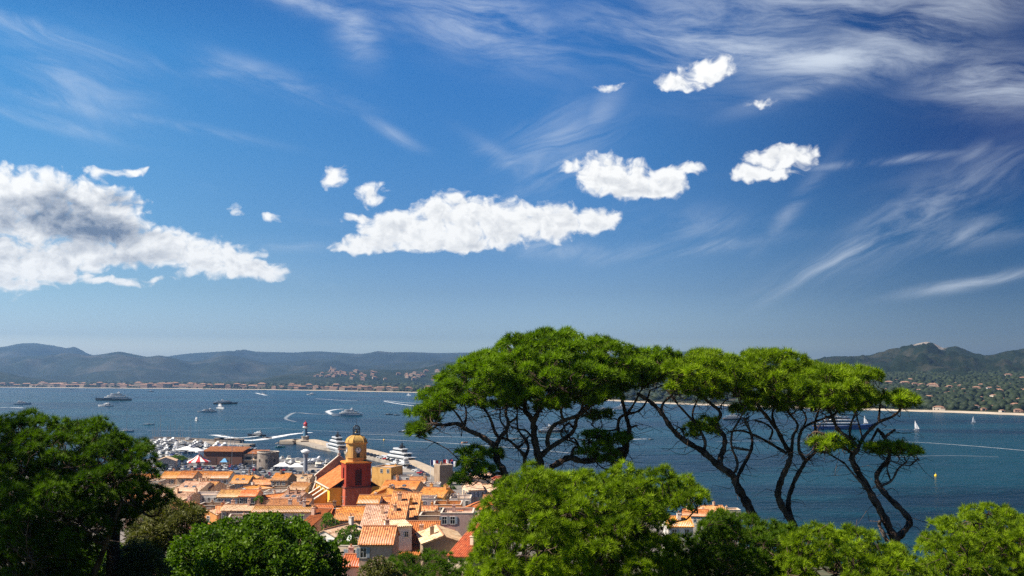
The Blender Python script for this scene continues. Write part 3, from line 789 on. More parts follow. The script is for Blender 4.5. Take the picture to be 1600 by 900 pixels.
def make_roof(parent, kind, w, d, h, tiles, s=.32, ov=.35):
    mb, uv = MB(), []
    T = TILES[tiles]
    if kind == 'gx':
        L = (d / 2 + ov) * math.sqrt(1 + s * s)
        slope_mesh(mb, uv, (-w / 2 - ov * .6, -ov, h - s * ov), (1, 0, 0), (0, 1, s), w + ov * 1.2, L)
        slope_mesh(mb, uv, (w / 2 + ov * .6, d + ov, h - s * ov), (-1, 0, 0), (0, -1, s), w + ov * 1.2, L)
        rid = [(-w / 2 - ov * .6, d / 2, h + s * d / 2 + .06), (w / 2 + ov * .6, d / 2, h + s * d / 2 + .06)]
    elif kind == 'gy':
        L = (w / 2 + ov) * math.sqrt(1 + s * s)
        slope_mesh(mb, uv, (-w / 2 - ov, d + ov * .6, h - s * ov), (0, -1, 0), (1, 0, s), d + ov * 1.2, L)
        slope_mesh(mb, uv, (w / 2 + ov, -ov * .6, h - s * ov), (0, 1, 0), (-1, 0, s), d + ov * 1.2, L)
        rid = [(0, -ov * .6, h + s * w / 2 + .06), (0, d + ov * .6, h + s * w / 2 + .06)]
    elif kind == 'mono':
        L = (d + 2 * ov) * math.sqrt(1 + s * s)
        slope_mesh(mb, uv, (-w / 2 - ov * .6, -ov, h - s * ov), (1, 0, 0), (0, 1, s), w + ov * 1.2, L)
        rid = [(-w / 2 - ov * .6, d + ov, h + s * (d + ov) + .06), (w / 2 + ov * .6, d + ov, h + s * (d + ov) + .06)]
    elif kind == 'hip':
        k = min(w, d) / 2
        W_, D_ = w + 2 * ov, d + 2 * ov; k_ = min(W_, D_) / 2; L = k_ * math.sqrt(1 + s * s)
        z = h - s * ov
        fx = k_ / W_; fy = k_ / D_
        slope_mesh(mb, uv, (-W_ / 2, -ov, z), (1, 0, 0), (0, 1, s), W_, L, trim=lambda t: (fx * t, 1 - fx * t))
        slope_mesh(mb, uv, (W_ / 2, d + ov, z), (-1, 0, 0), (0, -1, s), W_, L, trim=lambda t: (fx * t, 1 - fx * t))
        slope_mesh(mb, uv, (-W_ / 2, d + ov, z), (0, -1, 0), (1, 0, s), D_, L, trim=lambda t: (fy * t, 1 - fy * t))
        slope_mesh(mb, uv, (W_ / 2, -ov, z), (0, 1, 0), (-1, 0, s), D_, L, trim=lambda t: (fy * t, 1 - fy * t))
        if W_ >= D_: rid = [(-W_ / 2 + k_, d / 2, z + s * k_ + .05), (W_ / 2 - k_, d / 2, z + s * k_ + .05)]
        else: rid = [(0, -ov + k_, z + s * k_ + .05), (0, d + ov - k_, z + s * k_ + .05)]
    r = build_uv(mb, uv, 'roof', T, parent)
    rb = MB(); rb.tube(rid, .13, 6); rb.build('ridge_cap', T if tiles == 'grey' else M_POT, r)
    return r
def roof_z(kind, w, d, h, s, x, y):
    if kind == 'gx': return h + s * (d / 2 - abs(y - d / 2))
    if kind == 'gy': return h + s * (w / 2 - abs(x))
    if kind == 'mono': return h + s * y
    if kind == 'hip': return h + s * min(w / 2 - abs(x), d / 2 - abs(y - d / 2))
    return h
def chimney(parent, x, y, z, wm, rng_):
    w = rng_.uniform(.5, .8); d = rng_.uniform(.5, 1.1); hh = rng_.uniform(.9, 1.5)
    b = MB(); b.box(x, y, z + hh / 2 - .4, w, d, hh + .8); b.box(x, y, z + hh + .06, w + .16, d + .16, .1)
    c = b.build('chimney', wm, parent)
    p = MB()
    for i in range(rng_.choice([1, 2])): p.lathe([(.11, z + hh + .1), (.13, z + hh + .5)], 8, (x, y + (i - .5) * .35))
    p.build('chimney_pot', M_POT, c)
HOUSES = []
def solve_Y(px, py, h, lo=100, hi=560):
    for _ in range(40):
        mid = (lo + hi) / 2
        x = (px - 800) / FPX * mid
        q = proj(x, mid, gz(x, mid) + h)[1]
        if q > py: lo = mid
        else: hi = mid
    return (lo + hi) / 2
def house(x0, x1, py, h, d, kind, wall, tiles, label, yaw=0, s=.32, win='', shut=0, ch=1, par=.9, name='town_house', extra=None, Y=None, side=True):
    rr = random.Random(int(x0 * 31 + py * 7))
    xc = (x0 + x1) / 2
    Y = Y or solve_Y(xc, py, h)
    x = (xc - 800) / FPX * Y
    ca = math.cos(math.radians(yaw)); w = (x1 - x0) / FPX * Y * 1.01
    g = gz(x, Y + d / 2); g0 = gz(x, Y)
    hh = h + g0
    root = empty(name, (x, Y, g0), math.radians(yaw))
    wm = WALLS[wall]; b = MB()
    dn = -6.0
    if kind in ('gx', 'mono', 'gy', 'hip'):
        if kind == 'gx':
            pr = [(0, dn), (d, dn), (d, h), (d / 2, h + s * d / 2 - .1), (0, h)]
            b.hull3([(w / 2, y, z) for y, z in pr], [(-w / 2, y, z) for y, z in pr])
        elif kind == 'mono':
            pr = [(0, dn), (d, dn), (d, h + s * d - .1), (0, h - .1)]
            b.hull3([(w / 2, y, z) for y, z in pr], [(-w / 2, y, z) for y, z in pr])
        elif kind == 'gy':
            pr = [(-w / 2, dn), (w / 2, dn), (w / 2, h), (0, h + s * w / 2 - .1), (-w / 2, h)]
            b.hull3([(x_, 0, z) for x_, z in pr], [(x_, d, z) for x_, z in pr])
        else: b.box(0, d / 2, (h + dn) / 2, w, d, h - dn)
        b.build('wall', wm, root)
        r = make_roof(root, kind, w, d, h, tiles, s)
        for i in range(ch):
            cx = rr.uniform(-.42, .42) * w; cyy = rr.uniform(.35, .9) * d
            if kind == 'hip': cx *= .5; cyy = d / 2
            chimney(r, cx, cyy, roof_z(kind, w, d, h, s, cx, cyy), wm, rr)
    else:  # flat terrace with parapet
        b.box(0, d / 2, (h - par + dn) / 2, w, d, h - par - dn)
        t = .25
        b.box(0, t / 2, h - par / 2, w, t, par); b.box(0, d - t / 2, h - par / 2, w, t, par); b.box(-w / 2 + t / 2, d / 2, h - par / 2, t, d - 2 * t, par); b.box(w / 2 - t / 2, d / 2, h - par / 2, t, d - 2 * t, par)
        wo = b.build('wall', wm, root)
        f = MB(); f.box(0, d / 2, h - par + .03, w - 2 * t - .02, d - 2 * t - .02, .05); f.build('terrace_floor', M_TERR, root)
        c = MB()
        for (cx, cyy, sx, sy) in ((0, t / 2, w + .1, t + .1), (0, d - t / 2, w + .1, t + .1), (-w / 2 + t / 2, d / 2, t + .1, d - 2 * t - .12), (w / 2 - t / 2, d / 2, t + .1, d - 2 * t - .12)): c.box(cx, cyy, h + .04, sx, sy, .07)
        c.build('coping', mat('coping_stone', (0.60, 0.52, 0.42), .9), wo)
        for i in range(ch): chimney(wo, rr.uniform(-.4, .4) * w, d * rr.uniform(.5, .9), h - par, wm, rr)
    # windows on the front: rows of letters; w window, s shuttered, c closed shutters, b balcony door, '-' none
    fl = win.split('/') if win else []
    for k, rowt in enumerate(fl):
        z = h - 2.1 - k * 2.8
        for i, ch_ in enumerate(rowt):
            xx = -w / 2 + w * (i + .5) / len(rowt)
            if ch_ == 'w': window(root, xx, 0, z)
            elif ch_ == 's': window(root, xx, 0, z, shut=shut)
            elif ch_ == 'c': window(root, xx, 0, z, shut=shut, closed=True)
            elif ch_ == 'b': window(root, xx, 0, z - .6, w=1.3, h=2.1, shut=shut)
            elif ch_ == 'o': window(root, xx, 0, z + .3, w=.6, h=.8)
    if side:
        for k in range(2):
            for q in (.3, .7):
                if rr.random() < .6: window(root, -w / 2, d * q, h - 2.2 - k * 2.8, -math.pi / 2, shut=rr.choice([0, 1, 3, None]))
    tag(root, label, 'house', 'houses of the old town')
    HOUSES.append((x, Y + d / 2, w, d, root, h + g0))
    if extra: extra(root, w, d, h)
    return root
def ex_balcony(root, w, d, h):
    b = MB(); z = h - 3.2; b.box(w * .08, -.6, z, w * .84, 1.3, .18)
    bal = b.build('balcony', WALLS['lilac'], root)
    r = MB(); r.box(w * .08, -1.2, z + 1.0, w * .84, .1, .1)
    n = int(w * .84 / .28)
    for i in range(n + 1): r.box(w * .08 - w * .42 + i * w * .84 / n, -1.2, z + .52, .09, .09, .9)
    r.build('balustrade', M_WHITE, bal)
def ex_dish(root, w, d, h):
    b = MB()
    n = 14; c = Vector((-w * .1, d * .3, h + .9)); ax = Vector((-.6, -.7, .45)).normalized(); u = ax.orthogonal().normalized(); v = ax.cross(u)
    vs = [c - ax * .12]; 
    for r_ in (.35, .6):
        for i in range(n): vs.append(c + (u * math.cos(2 * math.pi * i / n) + v * math.sin(2 * math.pi * i / n)) * r_ + ax * (.16 * (r_ / .6) ** 2 - .12))
    fs = [(0, 1 + i, 1 + (i + 1) % n) for i in range(n)] + [(1 + i, 1 + n + i, 1 + n + (i + 1) % n, 1 + (i + 1) % n) for i in range(n)]
    b.add(vs, fs); b.tube([(c.x, c.y, h - .6), (c.x, c.y, c.z - .1)], .04, 6)
    b.build('satellite_dish', M_WHITE, root)
def ex_skylight(root, w, d, h, s=.32):
    for k, fx in enumerate((-.22, .12)):
        y = d * .24; b = MB(); z = h + s * y + .1
        a = [(w * fx - .55, y - .5, z - s * .5), (w * fx + .55, y - .5, z - s * .5), (w * fx + .55, y + .5, z + s * .5), (w * fx - .55, y + .5, z + s * .5)]
        b.hull3([(p[0], p[1], p[2] - .1) for p in a], [(p[0], p[1], p[2] + .08) for p in a]); b.build('skylight', mat('skylight_glass', (0.10, 0.12, 0.14), .15, spec=.8), root)
def ex_aerial(root, w, d, h):
    b = MB(); x, y = w * .2, d * .5; z = h + .32 * d / 2 - .3
    b.tube([(x, y, z), (x, y, z + 3)], .03, 5); b.tube([(x - .5, y, z + 2.9), (x + .9, y, z + 2.9)], .02, 4)
    for i in range(6): b.tube([(x - .4 + i * .23, y - .3, z + 2.9), (x - .4 + i * .23, y + .3, z + 2.9)], .015, 4)
    b.build('aerial', M_METAL, root)
def ex_awning(root, w, d, h):
    b = MB(); b.hull3([(-w * .35, 0, h - 1.6), (w * .35, 0, h - 1.6), (w * .35, 0, h - 1.7), (-w * .35, 0, h - 1.7)], [(-w * .35, -1.8, h - 2.2), (w * .35, -1.8, h - 2.2), (w * .35, -1.8, h - 2.3), (-w * .35, -1.8, h - 2.3)])
    b.build('awning', mat('dark_red_awning', (0.16, 0.05, 0.035), .9), root)
def ex_pergola(root, w, d, h):
    b = MB()
    for x in (-w * .4, 0, w * .4):
        for y in (.6, d * .6): b.box(x, y, h + .9, .12, .12, 2.2)
    for i in range(9): b.box(-w * .42 + i * w * .84 / 8, d * .35, h + 2.02, .1, d * .6, .1)
    b.build('pergola', mat('pergola_wood', (0.30, 0.22, 0.15), .9), root)
def ex_greendoor(root, w, d, h):
    b = MB(); b.box(0, -.06, h - 2.0, w * .36, .12, 2.6); b.build('shutter_door', mat('dark_green_roller_door', (0.03, 0.10, 0.05), .6), root)
    b = MB(); b.box(-w * .24, -.09, h - 1.95, .22, .2, 3.0); b.box(w * .24, -.09, h - 1.95, .22, .2, 3.0); b.box(0, -.09, h - .52, w * .52, .2, .25); b.build('door_surround', M_WHITE, root)

H = house
# quayside row
H(238, 256, 752, 7, 7, 'flat', 'cream', None, 'cream flat-topped house at the left end, half behind the big dark tree', win='sw', par=.7)
H(256, 282, 747, 7, 12, 'gx', 'peach', 'orange', 'peach house with bright orange roof, leftmost of the quayside row', win='ws/ss', shut=1)
H(283, 307, 746.5, 7.4, 12, 'gx', 'peach', 'orange', 'peach house with the tallest orange roof, second in the quayside row', win='-ss/sws', shut=1, ch=2)
H(309, 333, 746.5, 6.4, 12, 'gx', 'cream', 'orange', 'cream house with low orange roof below the striped carousel', win='ss/wss', shut=3)
H(334, 362, 747, 6.4, 12, 'gx', 'white', 'orange', 'white house with long orange roof, fourth in the quayside row', win='sws/sws', shut=0)
H(365, 392, 755, 6.8, 13, 'gx', 'grey', 'orange', 'large deep orange roof sloping to the camera in front of the brown harbour hall', win='ws', ch=1, s=.34, extra=ex_skylight)
H(396, 426, 751, 7.2, 10, 'gy', 'cream', 'mixed', 'cream gabled house below the round stone tower', yaw=24, win='-o-/sws', shut=1, ch=1)
H(427, 452, 750, 7.4, 12, 'gx', 'brown', 'orange', 'brown walled house with a glowing orange roof and shaded loggia', yaw=-6, win='www/bb', shut=1)
H(452, 487, 752, 5.6, 12, 'gx', 'cream', 'pale', 'wide pale roofed house by the grey column on the quay', win='wsws', extra=ex_skylight, ch=2)
# second row
H(238, 276, 762, 7.0, 8, 'flat', 'cream', None, 'low cream house with long parapet beside the dark tree', win='w-sw', par=.6, ch=2)
H(276, 317, 768, 6.6, 15, 'gx', 'cream', 'pale', 'broad washed-out orange roof with rooflights left of the town', yaw=-12, win='sws', extra=ex_skylight, ch=3)
H(303, 337, 762.5, 7.2, 10, 'gx', 'peach', 'mixed', 'peach house with mottled roof behind the broad washed-out roof', yaw=-14, win='sws', ch=2)
H(336, 364, 760, 6.6, 7, 'flat', 'grey', None, 'grey walled roof terrace with planted pergola', win='s-s', extra=ex_pergola, ch=1)
H(372, 401, 765, 7.2, 10, 'gy', 'white', 'orange', 'white gabled house with orange roof in the middle of the second row', yaw=-32, win='-w-/s-s', ch=1)
H(404, 427, 757, 8.4, 8, 'gx', 'pink', 'mixed', 'tall pink house with narrow windows below the stone tower', yaw=20, win='sss/sss', shut=1, ch=2)
H(427, 453, 762, 6.8, 6, 'flat', 'brown', None, 'brown flat-topped house with leafy terrace', win='b-b', extra=ex_pergola, ch=1)
H(453, 481, 765, 6.8, 11, 'gx', 'cream', 'mixed', 'cream house with mottled roof left of the church gable', yaw=-10, win='sws', ch=2)
# third row
H(262, 296, 781, 7.4, 10, 'gx', 'peach', 'pale', 'peach house with pale sunlit roof at the left edge of the third row', yaw=-18, win='sws', ch=2)
H(302, 347, 774, 8.2, 9, 'flat', 'white', None, 'white terrace house with a long dark glazed front', win='bbbbb', par=.8, shut=3, ch=1)
H(346, 380, 776, 8.0, 9, 'gx', 'cream', 'mixed', 'cream house with four shuttered windows, right of the white terrace house', win='s-ssss', shut=0, ch=1)
H(379, 405, 775, 8.2, 8, 'gx', 'peach', 'orange', 'peach house with bright short orange roof joined to the four-window house', win='sws/sws', shut=1, ch=1)
H(399, 426, 779, 7.0, 13, 'gy', 'cream', 'orange', 'deep orange roof with its gable turned right, beside a small round shrub', yaw=-38, win='w', ch=1)
H(417, 446, 769, 7.4, 8, 'flat', 'white', None, 'white lilac-walled block with bright white parapet in the centre left', win='w-w-/w-ww', par=1.0, ch=1)
H(438, 470, 782, 7.0, 11, 'gx', 'pink', 'pale', 'pink house with wide weathered roof left of the orange buttresses', yaw=-14, win='sw', extra=ex_skylight, ch=3)
# fourth row
H(314, 354, 790, 7.0, 7, 'flat', 'brown', None, 'low brown terrace under the white terrace house', win='www', par=.8)
H(353, 404, 797, 7.2, 6, 'gx', 'pink', 'pale', 'long pink house with pale ribbed roof above the green tree', win='s--s-w', shut=1, ch=2)
H(424, 486, 788, 7.4, 4, 'mono', 'lilac', 'mixed', 'long narrow lilac wall topped by a strip of mottled tiles', win='--w---w--', s=.2, ch=3)
H(400, 491, 799.5, 9.2, 7, 'gx', 'lilac', 'mixed', 'long lilac house with white balustraded balcony and striped tile roof', win='c--bb-ww-', shut=3, extra=ex_balcony, ch=3, s=.25)
H(492, 521, 801, 8.6, 8, 'gx', 'ochre', 'orange', 'ochre house with orange roof beside the dark courtyard tree', win='s-/s-', ch=1)
# left foot
H(316, 350, 802, 6.0, 9, 'gy', 'orange', 'pale', 'small orange gabled house above the left of the green tree', yaw=-28, win='-w-', ch=1)
H(345, 366, 801, 6.2, 8, 'gx', 'rose', 'mixed', 'little rose house behind the small orange gabled house', yaw=15, win='w', ch=1)
H(364, 402, 808, 6.2, 6, 'flat', 'cream', None, 'cream walled terrace just above the green tree', yaw=10, win='', par=1.2)
H(470, 492, 822, 6.8, 8, 'mono', 'pink', 'red', 'small ribbed red roof in front of the long lilac house', yaw=-20, win='', ch=1)
H(492, 531, 836, 7.4, 10, 'gy', 'white', 'pale', 'white gabled house with two tall windows beside the green tree', yaw=-24, win='-s-s', ch=1, s=.42)
H(525, 572, 853, 6.6, 8, 'flat', 'cream', None, 'cream garden wall house with white satellite dish and dark red awning', yaw=-8, win='--b-', par=.8, extra=lambda r, w, d, h: (ex_dish(r, w, d, h), ex_awning(r, w, d, h)), ch=1)
# centre below the tower
H(516, 573, 812, 7.2, 11, 'gx', 'brown', 'orange', 'brown stone house with broad orange roof and one dark square window', win='-w-', ch=1, s=.4, extra=ex_skylight, shut=1)
H(574, 611, 794, 7.2, 6, 'gx', 'grey', 'red', 'shaded grey house under the white house with the green door', win='-b-w', ch=1, shut=2)
H(562, 594, 786, 8.6, 9, 'gx', 'white', 'orange', 'white house with dark green roller door at the foot of the church tower', win='', ch=1, extra=ex_greendoor)
H(590, 611, 786.5, 8.0, 8, 'gx', 'grey', 'orange', 'grey house with orange roof joined right of the green door house', win='ww', ch=0)
H(566, 603, 828, 6.8, 10, 'mono', 'peach', 'pale', 'peach house with very pale speckled roof below the broad orange roof', win='ws-', s=.36, ch=1)
H(606, 632, 826, 7.6, 13, 'mono', 'peach', 'mixed', 'steep sunlit orange roof left of the white wedge wall', win='', s=.42, ch=2)
H(627, 653, 812, 8.2, 11, 'mono', 'ochre', 'mixed', 'sunlit mottled roof between the steep roof and the brown block', win='w', s=.38, ch=3)
H(654, 683, 803, 8.0, 8, 'gx', 'ochre', 'mixed', 'ochre house with mottled roof behind the brown block', win='w', ch=2)
H(608, 636, 783, 8.0, 7, 'gx', 'pink', 'red', 'pink house with long cream balcony band and dark red eave', win='www', ch=0, extra=ex_balcony)
H(636, 646, 776, 10.4, 4, 'flat', 'white', None, 'slim white stair turret with two small square windows', win='o/o', par=.3, ch=0, name='stair_turret')
H(646, 681, 779, 8.8, 7, 'flat', 'lilac', None, 'blank lilac wall block right of the white stair turret', win='-w-', par=1.3, ch=1)
H(678, 721, 789, 8.4, 9, 'flat', 'orange', None, 'orange roof terrace with brown walls and garden chairs', win='wb-b', par=1.0, ch=2, extra=ex_pergola)
H(722, 752, 795, 8.2, 12, 'gy', 'peach', 'orange', 'peach house with bright orange roof and balcony beside the big pine', yaw=-14, win='-b-', ch=1, extra=None)
H(690, 740, 802, 10.4, 8, 'flat', 'rose', None, 'tall rose house with two rows of grey shuttered windows', win='ss--/ss--', par=.6, shut=0, ch=1)
H(722, 748, 820, 7.0, 6, 'mono', 'cream', 'pale', 'low cream lean-to right of the tall rose house', win='b-', s=.15, ch=0)
H(657, 698, 806, 9.6, 7, 'flat', 'brown', None, 'brown plaster block with stained wall between two roofs', win='', par=1.0, ch=2)
H(678, 709, 833, 6.6, 10, 'mono', 'cream', 'orange', 'small bright orange roof below the tall rose house', yaw=-10, win='', s=.36, ch=1)
H(613, 646, 822, 10.0, 9, 'mono', 'white', 'pale', 'white wedge shaped wall with a small square window', yaw=14, win='-o', s=-.02, ch=0)
H(566, 616, 849, 8.6, 9, 'gx', 'pink', 'mixed', 'pink house with steep striped tile roof in front of the white wedge wall', win='s---', ch=1, s=.42, shut=0, extra=ex_aerial)
H(664, 727, 848, 7.6, 12, 'gy', 'brown', 'pale', 'wide brown gable wall with a pale tiled roof', yaw=10, win='', ch=1, s=.34, extra=ex_aerial)
H(622, 681, 866, 5.4, 12, 'mono', 'pink', 'red', 'low brick red roof above the round pine crown', win='', s=.3, ch=1)
H(700, 734, 868, 6.0, 10, 'mono', 'cream', 'red', 'faded red roof with a white tank beside the big pine', yaw=-22, win='', s=.34, ch=1)
H(540, 566, 884, 5.0, 7, 'gx', 'rose', 'red', 'rose cottage with red eave at the lower edge of the town', win='', ch=1)
# right of the tower
H(582, 615, 727, 10.6, 10, 'flat', 'ochre', None, 'tall ochre harbour house with two white framed windows, right of the bell tower', win='-ww', yaw=-20, par=.5, ch=1, shut=None, side=False, Y=392)
H(580, 629, 775, 8.2, 14, 'hip', 'peach', 'orange', 'broad hipped orange roof at the right foot of the bell tower', win='sw', s=.36, ch=2)
H(595, 650, 767, 7.4, 16, 'gx', 'peach', 'orange', 'wide orange roof with two skylights right of the bell tower', yaw=-8, win='sws', s=.3, ch=3, extra=ex_skylight)
H(617, 645, 744, 7.2, 6, 'flat', 'white', None, 'white roof terrace with low wall right of the ochre harbour house', win='ww', par=1.4)
H(641, 665, 756, 6.2, 12, 'gx', 'cream', 'mixed', 'cream house with pink tinged roof behind the cluttered white terrace', win='sw', ch=1)
H(662, 688, 757, 7.0, 8, 'flat', 'white', None, 'cluttered white terrace house below the red and white flags', win='bb', par=1.0, ch=3)
H(688, 709, 740, 8.8, 8, 'flat', 'brown', None, 'square brown stone block with sunlit left side by the jetty', yaw=22, win='--', par=.4, side=False, Y=440)
H(653, 694, 776, 7.8, 12, 'gx', 'ochre', 'orange', 'ochre house with irregular orange roofs behind the lilac block', yaw=-14, win='bws', ch=3)
H(688, 708, 772, 7.0, 8, 'hip', 'cream', 'grey', 'cream house with a dark grey hipped roof', win='www', ch=1)
H(704, 736, 779, 7.4, 9, 'flat', 'white', None, 'white parapet block behind the low pine spray', win='w-w', par=.8, ch=3)
H(733, 757, 765, 9.2, 10, 'gx', 'cream', 'pale', 'pale cream house with a row of tall windows left of the leaning pine trunk', yaw=14, win='ssss/ssss', shut=3, ch=1)
H(755, 790, 768, 8.4, 10, 'gx', 'cream', 'pale', 'long cream house with low pale roof behind the leaning pine trunk', yaw=14, win='wwwww', ch=1)
H(735, 768, 747, 6.4, 9, 'gx', 'peach', 'pale', 'peach house with a pale roof at the water edge', win='w-w', ch=2)
H(768, 800, 750, 6.4, 9, 'gx', 'pink', 'red', 'pink house with a red roof at the water edge', win='w-w', ch=1)
H(756, 800, 785, 7.4, 9, 'gx', 'ochre', 'mixed', 'ochre house half hidden by the big pine shrub', win='ww', ch=1)
# seen through the trees
H(1040, 1078, 822, 7.0, 9, 'gx', 'white', 'orange', 'white house with orange roof glimpsed left in the gap between the pines', win='sw', ch=1)
H(1062, 1100, 806, 7.6, 10, 'gx', 'cream', 'orange', 'cream house with orange roof glimpsed in the gap between the pines', yaw=-14, win='sws', ch=2)
H(1098, 1132, 800, 7.2, 10, 'gx', 'peach', 'mixed', 'peach house with mottled roof right of the gap between the pines', yaw=10, win='sws', ch=1)
H(1128, 1152, 797, 7.2, 6, 'flat', 'cream', None, 'small cream block at the foot of the leftmost right-hand pine trunk', win='w', par=.6)
# behind the left tree
H(175, 206, 772, 7.0, 10, 'gx', 'peach', 'orange', 'peach house glimpsed through the left pine branches', yaw=-10, win='ss', ch=1)
H(205, 240, 785, 7.0, 10, 'gx', 'pink', 'mixed', 'pink house glimpsed behind the low branches of the left pine', yaw=8, win='ss', ch=1)
H(228, 262, 776, 7.0, 9, 'gx', 'cream', 'pale', 'cream house just right of the left pine branches', yaw=-8, win='ss', ch=2)
H(150, 180, 756, 7.0, 8, 'gx', 'white', 'orange', 'white house behind the dense middle of the left pine', win='ss', ch=1)
H(205, 240, 748, 7.0, 8, 'gx', 'peach', 'orange', 'peach house behind the right edge of the left pine', win='ss', ch=1)
H(262, 300, 797, 7.0, 9, 'gx', 'rose', 'mixed', 'rose house above the olive green bush', yaw=-12, win='ss', ch=1)
H(230, 262, 800, 6.0, 9, 'gx', 'peach', 'pale', 'peach house hidden behind the olive green bush', yaw=6, win='ss', ch=1)

_ra = random.Random(9)
for (x_, y_, w_, d_, root_, top_) in HOUSES:
    if _ra.random() < .38 and not any(c.name.startswith('aerial') for c in root_.children):
        ex_aerial(root_, w_ * _ra.choice([-1, 1]), d_, top_ - root_.location.z)
# ------------------------------------------------------------------ church
TY = 311.0
tcx = (556 - 800) / FPX * TY; tg = gz(tcx, TY)
TH = math.radians(21)
def zpx(py, Y=TY): return at(556, py, Y).z - tg
M_RED = mat('red_lime_wash', (0.36, 0.050, 0.024), 0.9, (0.22, 0.035, 0.02), 0.7, (0.38, 0.7), zs=.3, bump=.3, bscale=6, spec=.15)
M_RED2 = mat('orange_red_lime_wash', (0.42, 0.085, 0.04), 0.9, (0.50, 0.16, 0.09), 0.7, (0.38, 0.7), zs=.3, bump=.3, bscale=6, spec=.15)
M_YEL = mat('yellow_lime_wash', (0.56, 0.33, 0.10), 0.9, (0.42, 0.22, 0.08), 0.8, (0.38, 0.7), zs=.3, bump=.2, bscale=6, spec=.15)
M_DOME = mat('dome_yellow', (0.52, 0.32, 0.09), 0.8, (0.38, 0.23, 0.07), 0.6, (0.42, 0.72), bump=.2, spec=.2)
M_IRON = mat('black_iron', (0.02, 0.02, 0.022), 0.5, metal=.5)
M_STONE = mat('grey_stone', (0.30, 0.25, 0.20), 0.95, (0.17, 0.13, 0.11), 0.6, bump=.5)
M_COPE = mat('white_coping', (0.74, 0.66, 0.54), 0.9, (0.5, 0.42, 0.33), 1.0)
M_NAVE = mat('nave_yellow', (0.86, 0.50, 0.06), 0.9, (0.74, 0.40, 0.05), 0.4, spec=.15)
M_ORA = mat('buttress_orange', (0.70, 0.27, 0.05), 0.9, (0.55, 0.20, 0.04), 0.4, spec=.15)
tower = empty('bell_tower', (tcx, TY + 4.0, tg), TH)
tag(tower, 'red and yellow church bell tower with clocks, dome and iron bell cage', 'bell tower')
zl, zr, zy, zd, zt = zpx(763), zpx(723), zpx(692.5), zpx(693), zpx(680.5)
def wall_with_arch(mb, s, z0, z1, zw0, zw1, ww, thick):
    """four walls of a square shaft, each with a tall arched opening"""
    n = 10; r = ww / 2
    for k in range(4):
        a = k * math.pi / 2; ca, sa = math.cos(a), math.sin(a)
        def P(x, y, z): return (x * ca - y * sa, x * sa + y * ca, z)
        y0, y1 = -s / 2, -s / 2 + thick
        arc = [(r * math.cos(math.pi - math.pi * i / n), zw1 - r + r * math.sin(math.pi * i / n)) for i in range(n + 1)]
        h = s / 2
        def quad(pts):
            mb.add([P(x, y0, z) for x, z in pts], [tuple(range(len(pts)))])
        quad([(-h, z0), (h, z0), (h, zw0), (-h, zw0)])
        quad([(-h, zw0), (-r, zw0), (-r, zw1 - r), (-h, zw1 - r)]); quad([(r, zw0), (h, zw0), (h, zw1 - r), (r, zw1 - r)])
        quad([(-h, zw1 - r), (-r, zw1 - r)] + arc[1:n // 2 + 1] + [(0, z1), (-h, z1)])
        quad(arc[n // 2:-1] + [(r, zw1 - r), (h, zw1 - r), (h, z1), (0, z1)])
        loop = [(-r, zw0)] + arc + [(r, zw0)]
        for i in range(len(loop)):
            p, q = loop[i], loop[(i + 1) % len(loop)]
            mb.add([P(p[0], y0, p[1]), P(q[0], y0, q[1]), P(q[0], y1, q[1]), P(p[0], y1, p[1])], [(3, 2, 1, 0)])
        mb.add([P(x, y1, z) for x, z in loop], [tuple(range(len(loop)))])
S1, S2 = 8.1, 7.7
b = MB(); b.hull3([(-S1 / 2 - .25, -S1 / 2 - .25, -6), (S1 / 2 + .25, -S1 / 2 - .25, -6), (S1 / 2 + .25, S1 / 2 + .25, -6), (-S1 / 2 - .25, S1 / 2 + .25, -6)], [(-S1 / 2, -S1 / 2, zl), (S1 / 2, -S1 / 2, zl), (S1 / 2, S1 / 2, zl), (-S1 / 2, S1 / 2, zl)])
lo = b.build('lower_shaft', M_RED2, tower)
b = MB(); b.box(0, 0, zl + .14, S1 + .5, S1 + .5, .28); b.box(0, 0, zl + .36, S1 + .1, S1 + .1, .16); b.build('string_course', mat('dark_red_course', (0.20, 0.05, 0.03), .9), tower)
b = MB(); wall_with_arch(b, S2, zl + .44, zr - .3, zl + .9, zr - 1.6, 2.0, .7); b.box(0, 0, zr - .35, S2 - .02, S2 - .02, .1)
up = b.build('belfry_shaft', M_RED, tower)
b = MB(); b.box(0, 0, zr - .15, S2 + .55, S2 + .55, .28); b.box(0, 0, zr + .1, S2 + .2, S2 + .2, .2); b.build('cornice', M_ORA, tower)
# louvres in the arches
for k in range(4):
    a = k * math.pi / 2; l = MB()
    for i in range(14):
        z = zl + 1.2 + i * (zr - zl - 3.4) / 14
        l.box(math.sin(a) * (S2 / 2 - .45), -math.cos(a) * (S2 / 2 - .45), z, 1.9, .25, .1, a)
    l.build('louvre', mat('brown_louvre', (0.10, 0.03, 0.02), .9), up)
# octagonal clock stage: square with cut corners
S3 = 5.7; ch_ = 1.25
def oct_ring(s, c, z): h = s / 2; return [(-h + c, -h, z), (h - c, -h, z), (h, -h + c, z), (h, h - c, z), (h - c, h, z), (-h + c, h, z), (-h, h - c, z), (-h, -h + c, z)]
b = MB(); b.hull3(oct_ring(S3 + .1, ch_, zr + .2), oct_ring(S3, ch_, zd)); cs = b.build('clock_stage', M_YEL, tower)
b = MB(); b.hull3(oct_ring(S3 + .4, ch_, zr + 1.3), oct_ring(S3 + .4, ch_, zr + 1.45)); b.build('lower_moulding', M_YEL, cs)
b = MB(); b.hull3(oct_ring(S3 + .25, ch_, zd - .25), oct_ring(S3 + .75, ch_, zd)); b.hull3(oct_ring(S3 + .75, ch_, zd + .004), oct_ring(S3 + .75, ch_, zd + .2)); b.build('upper_cornice', M_YEL, cs)
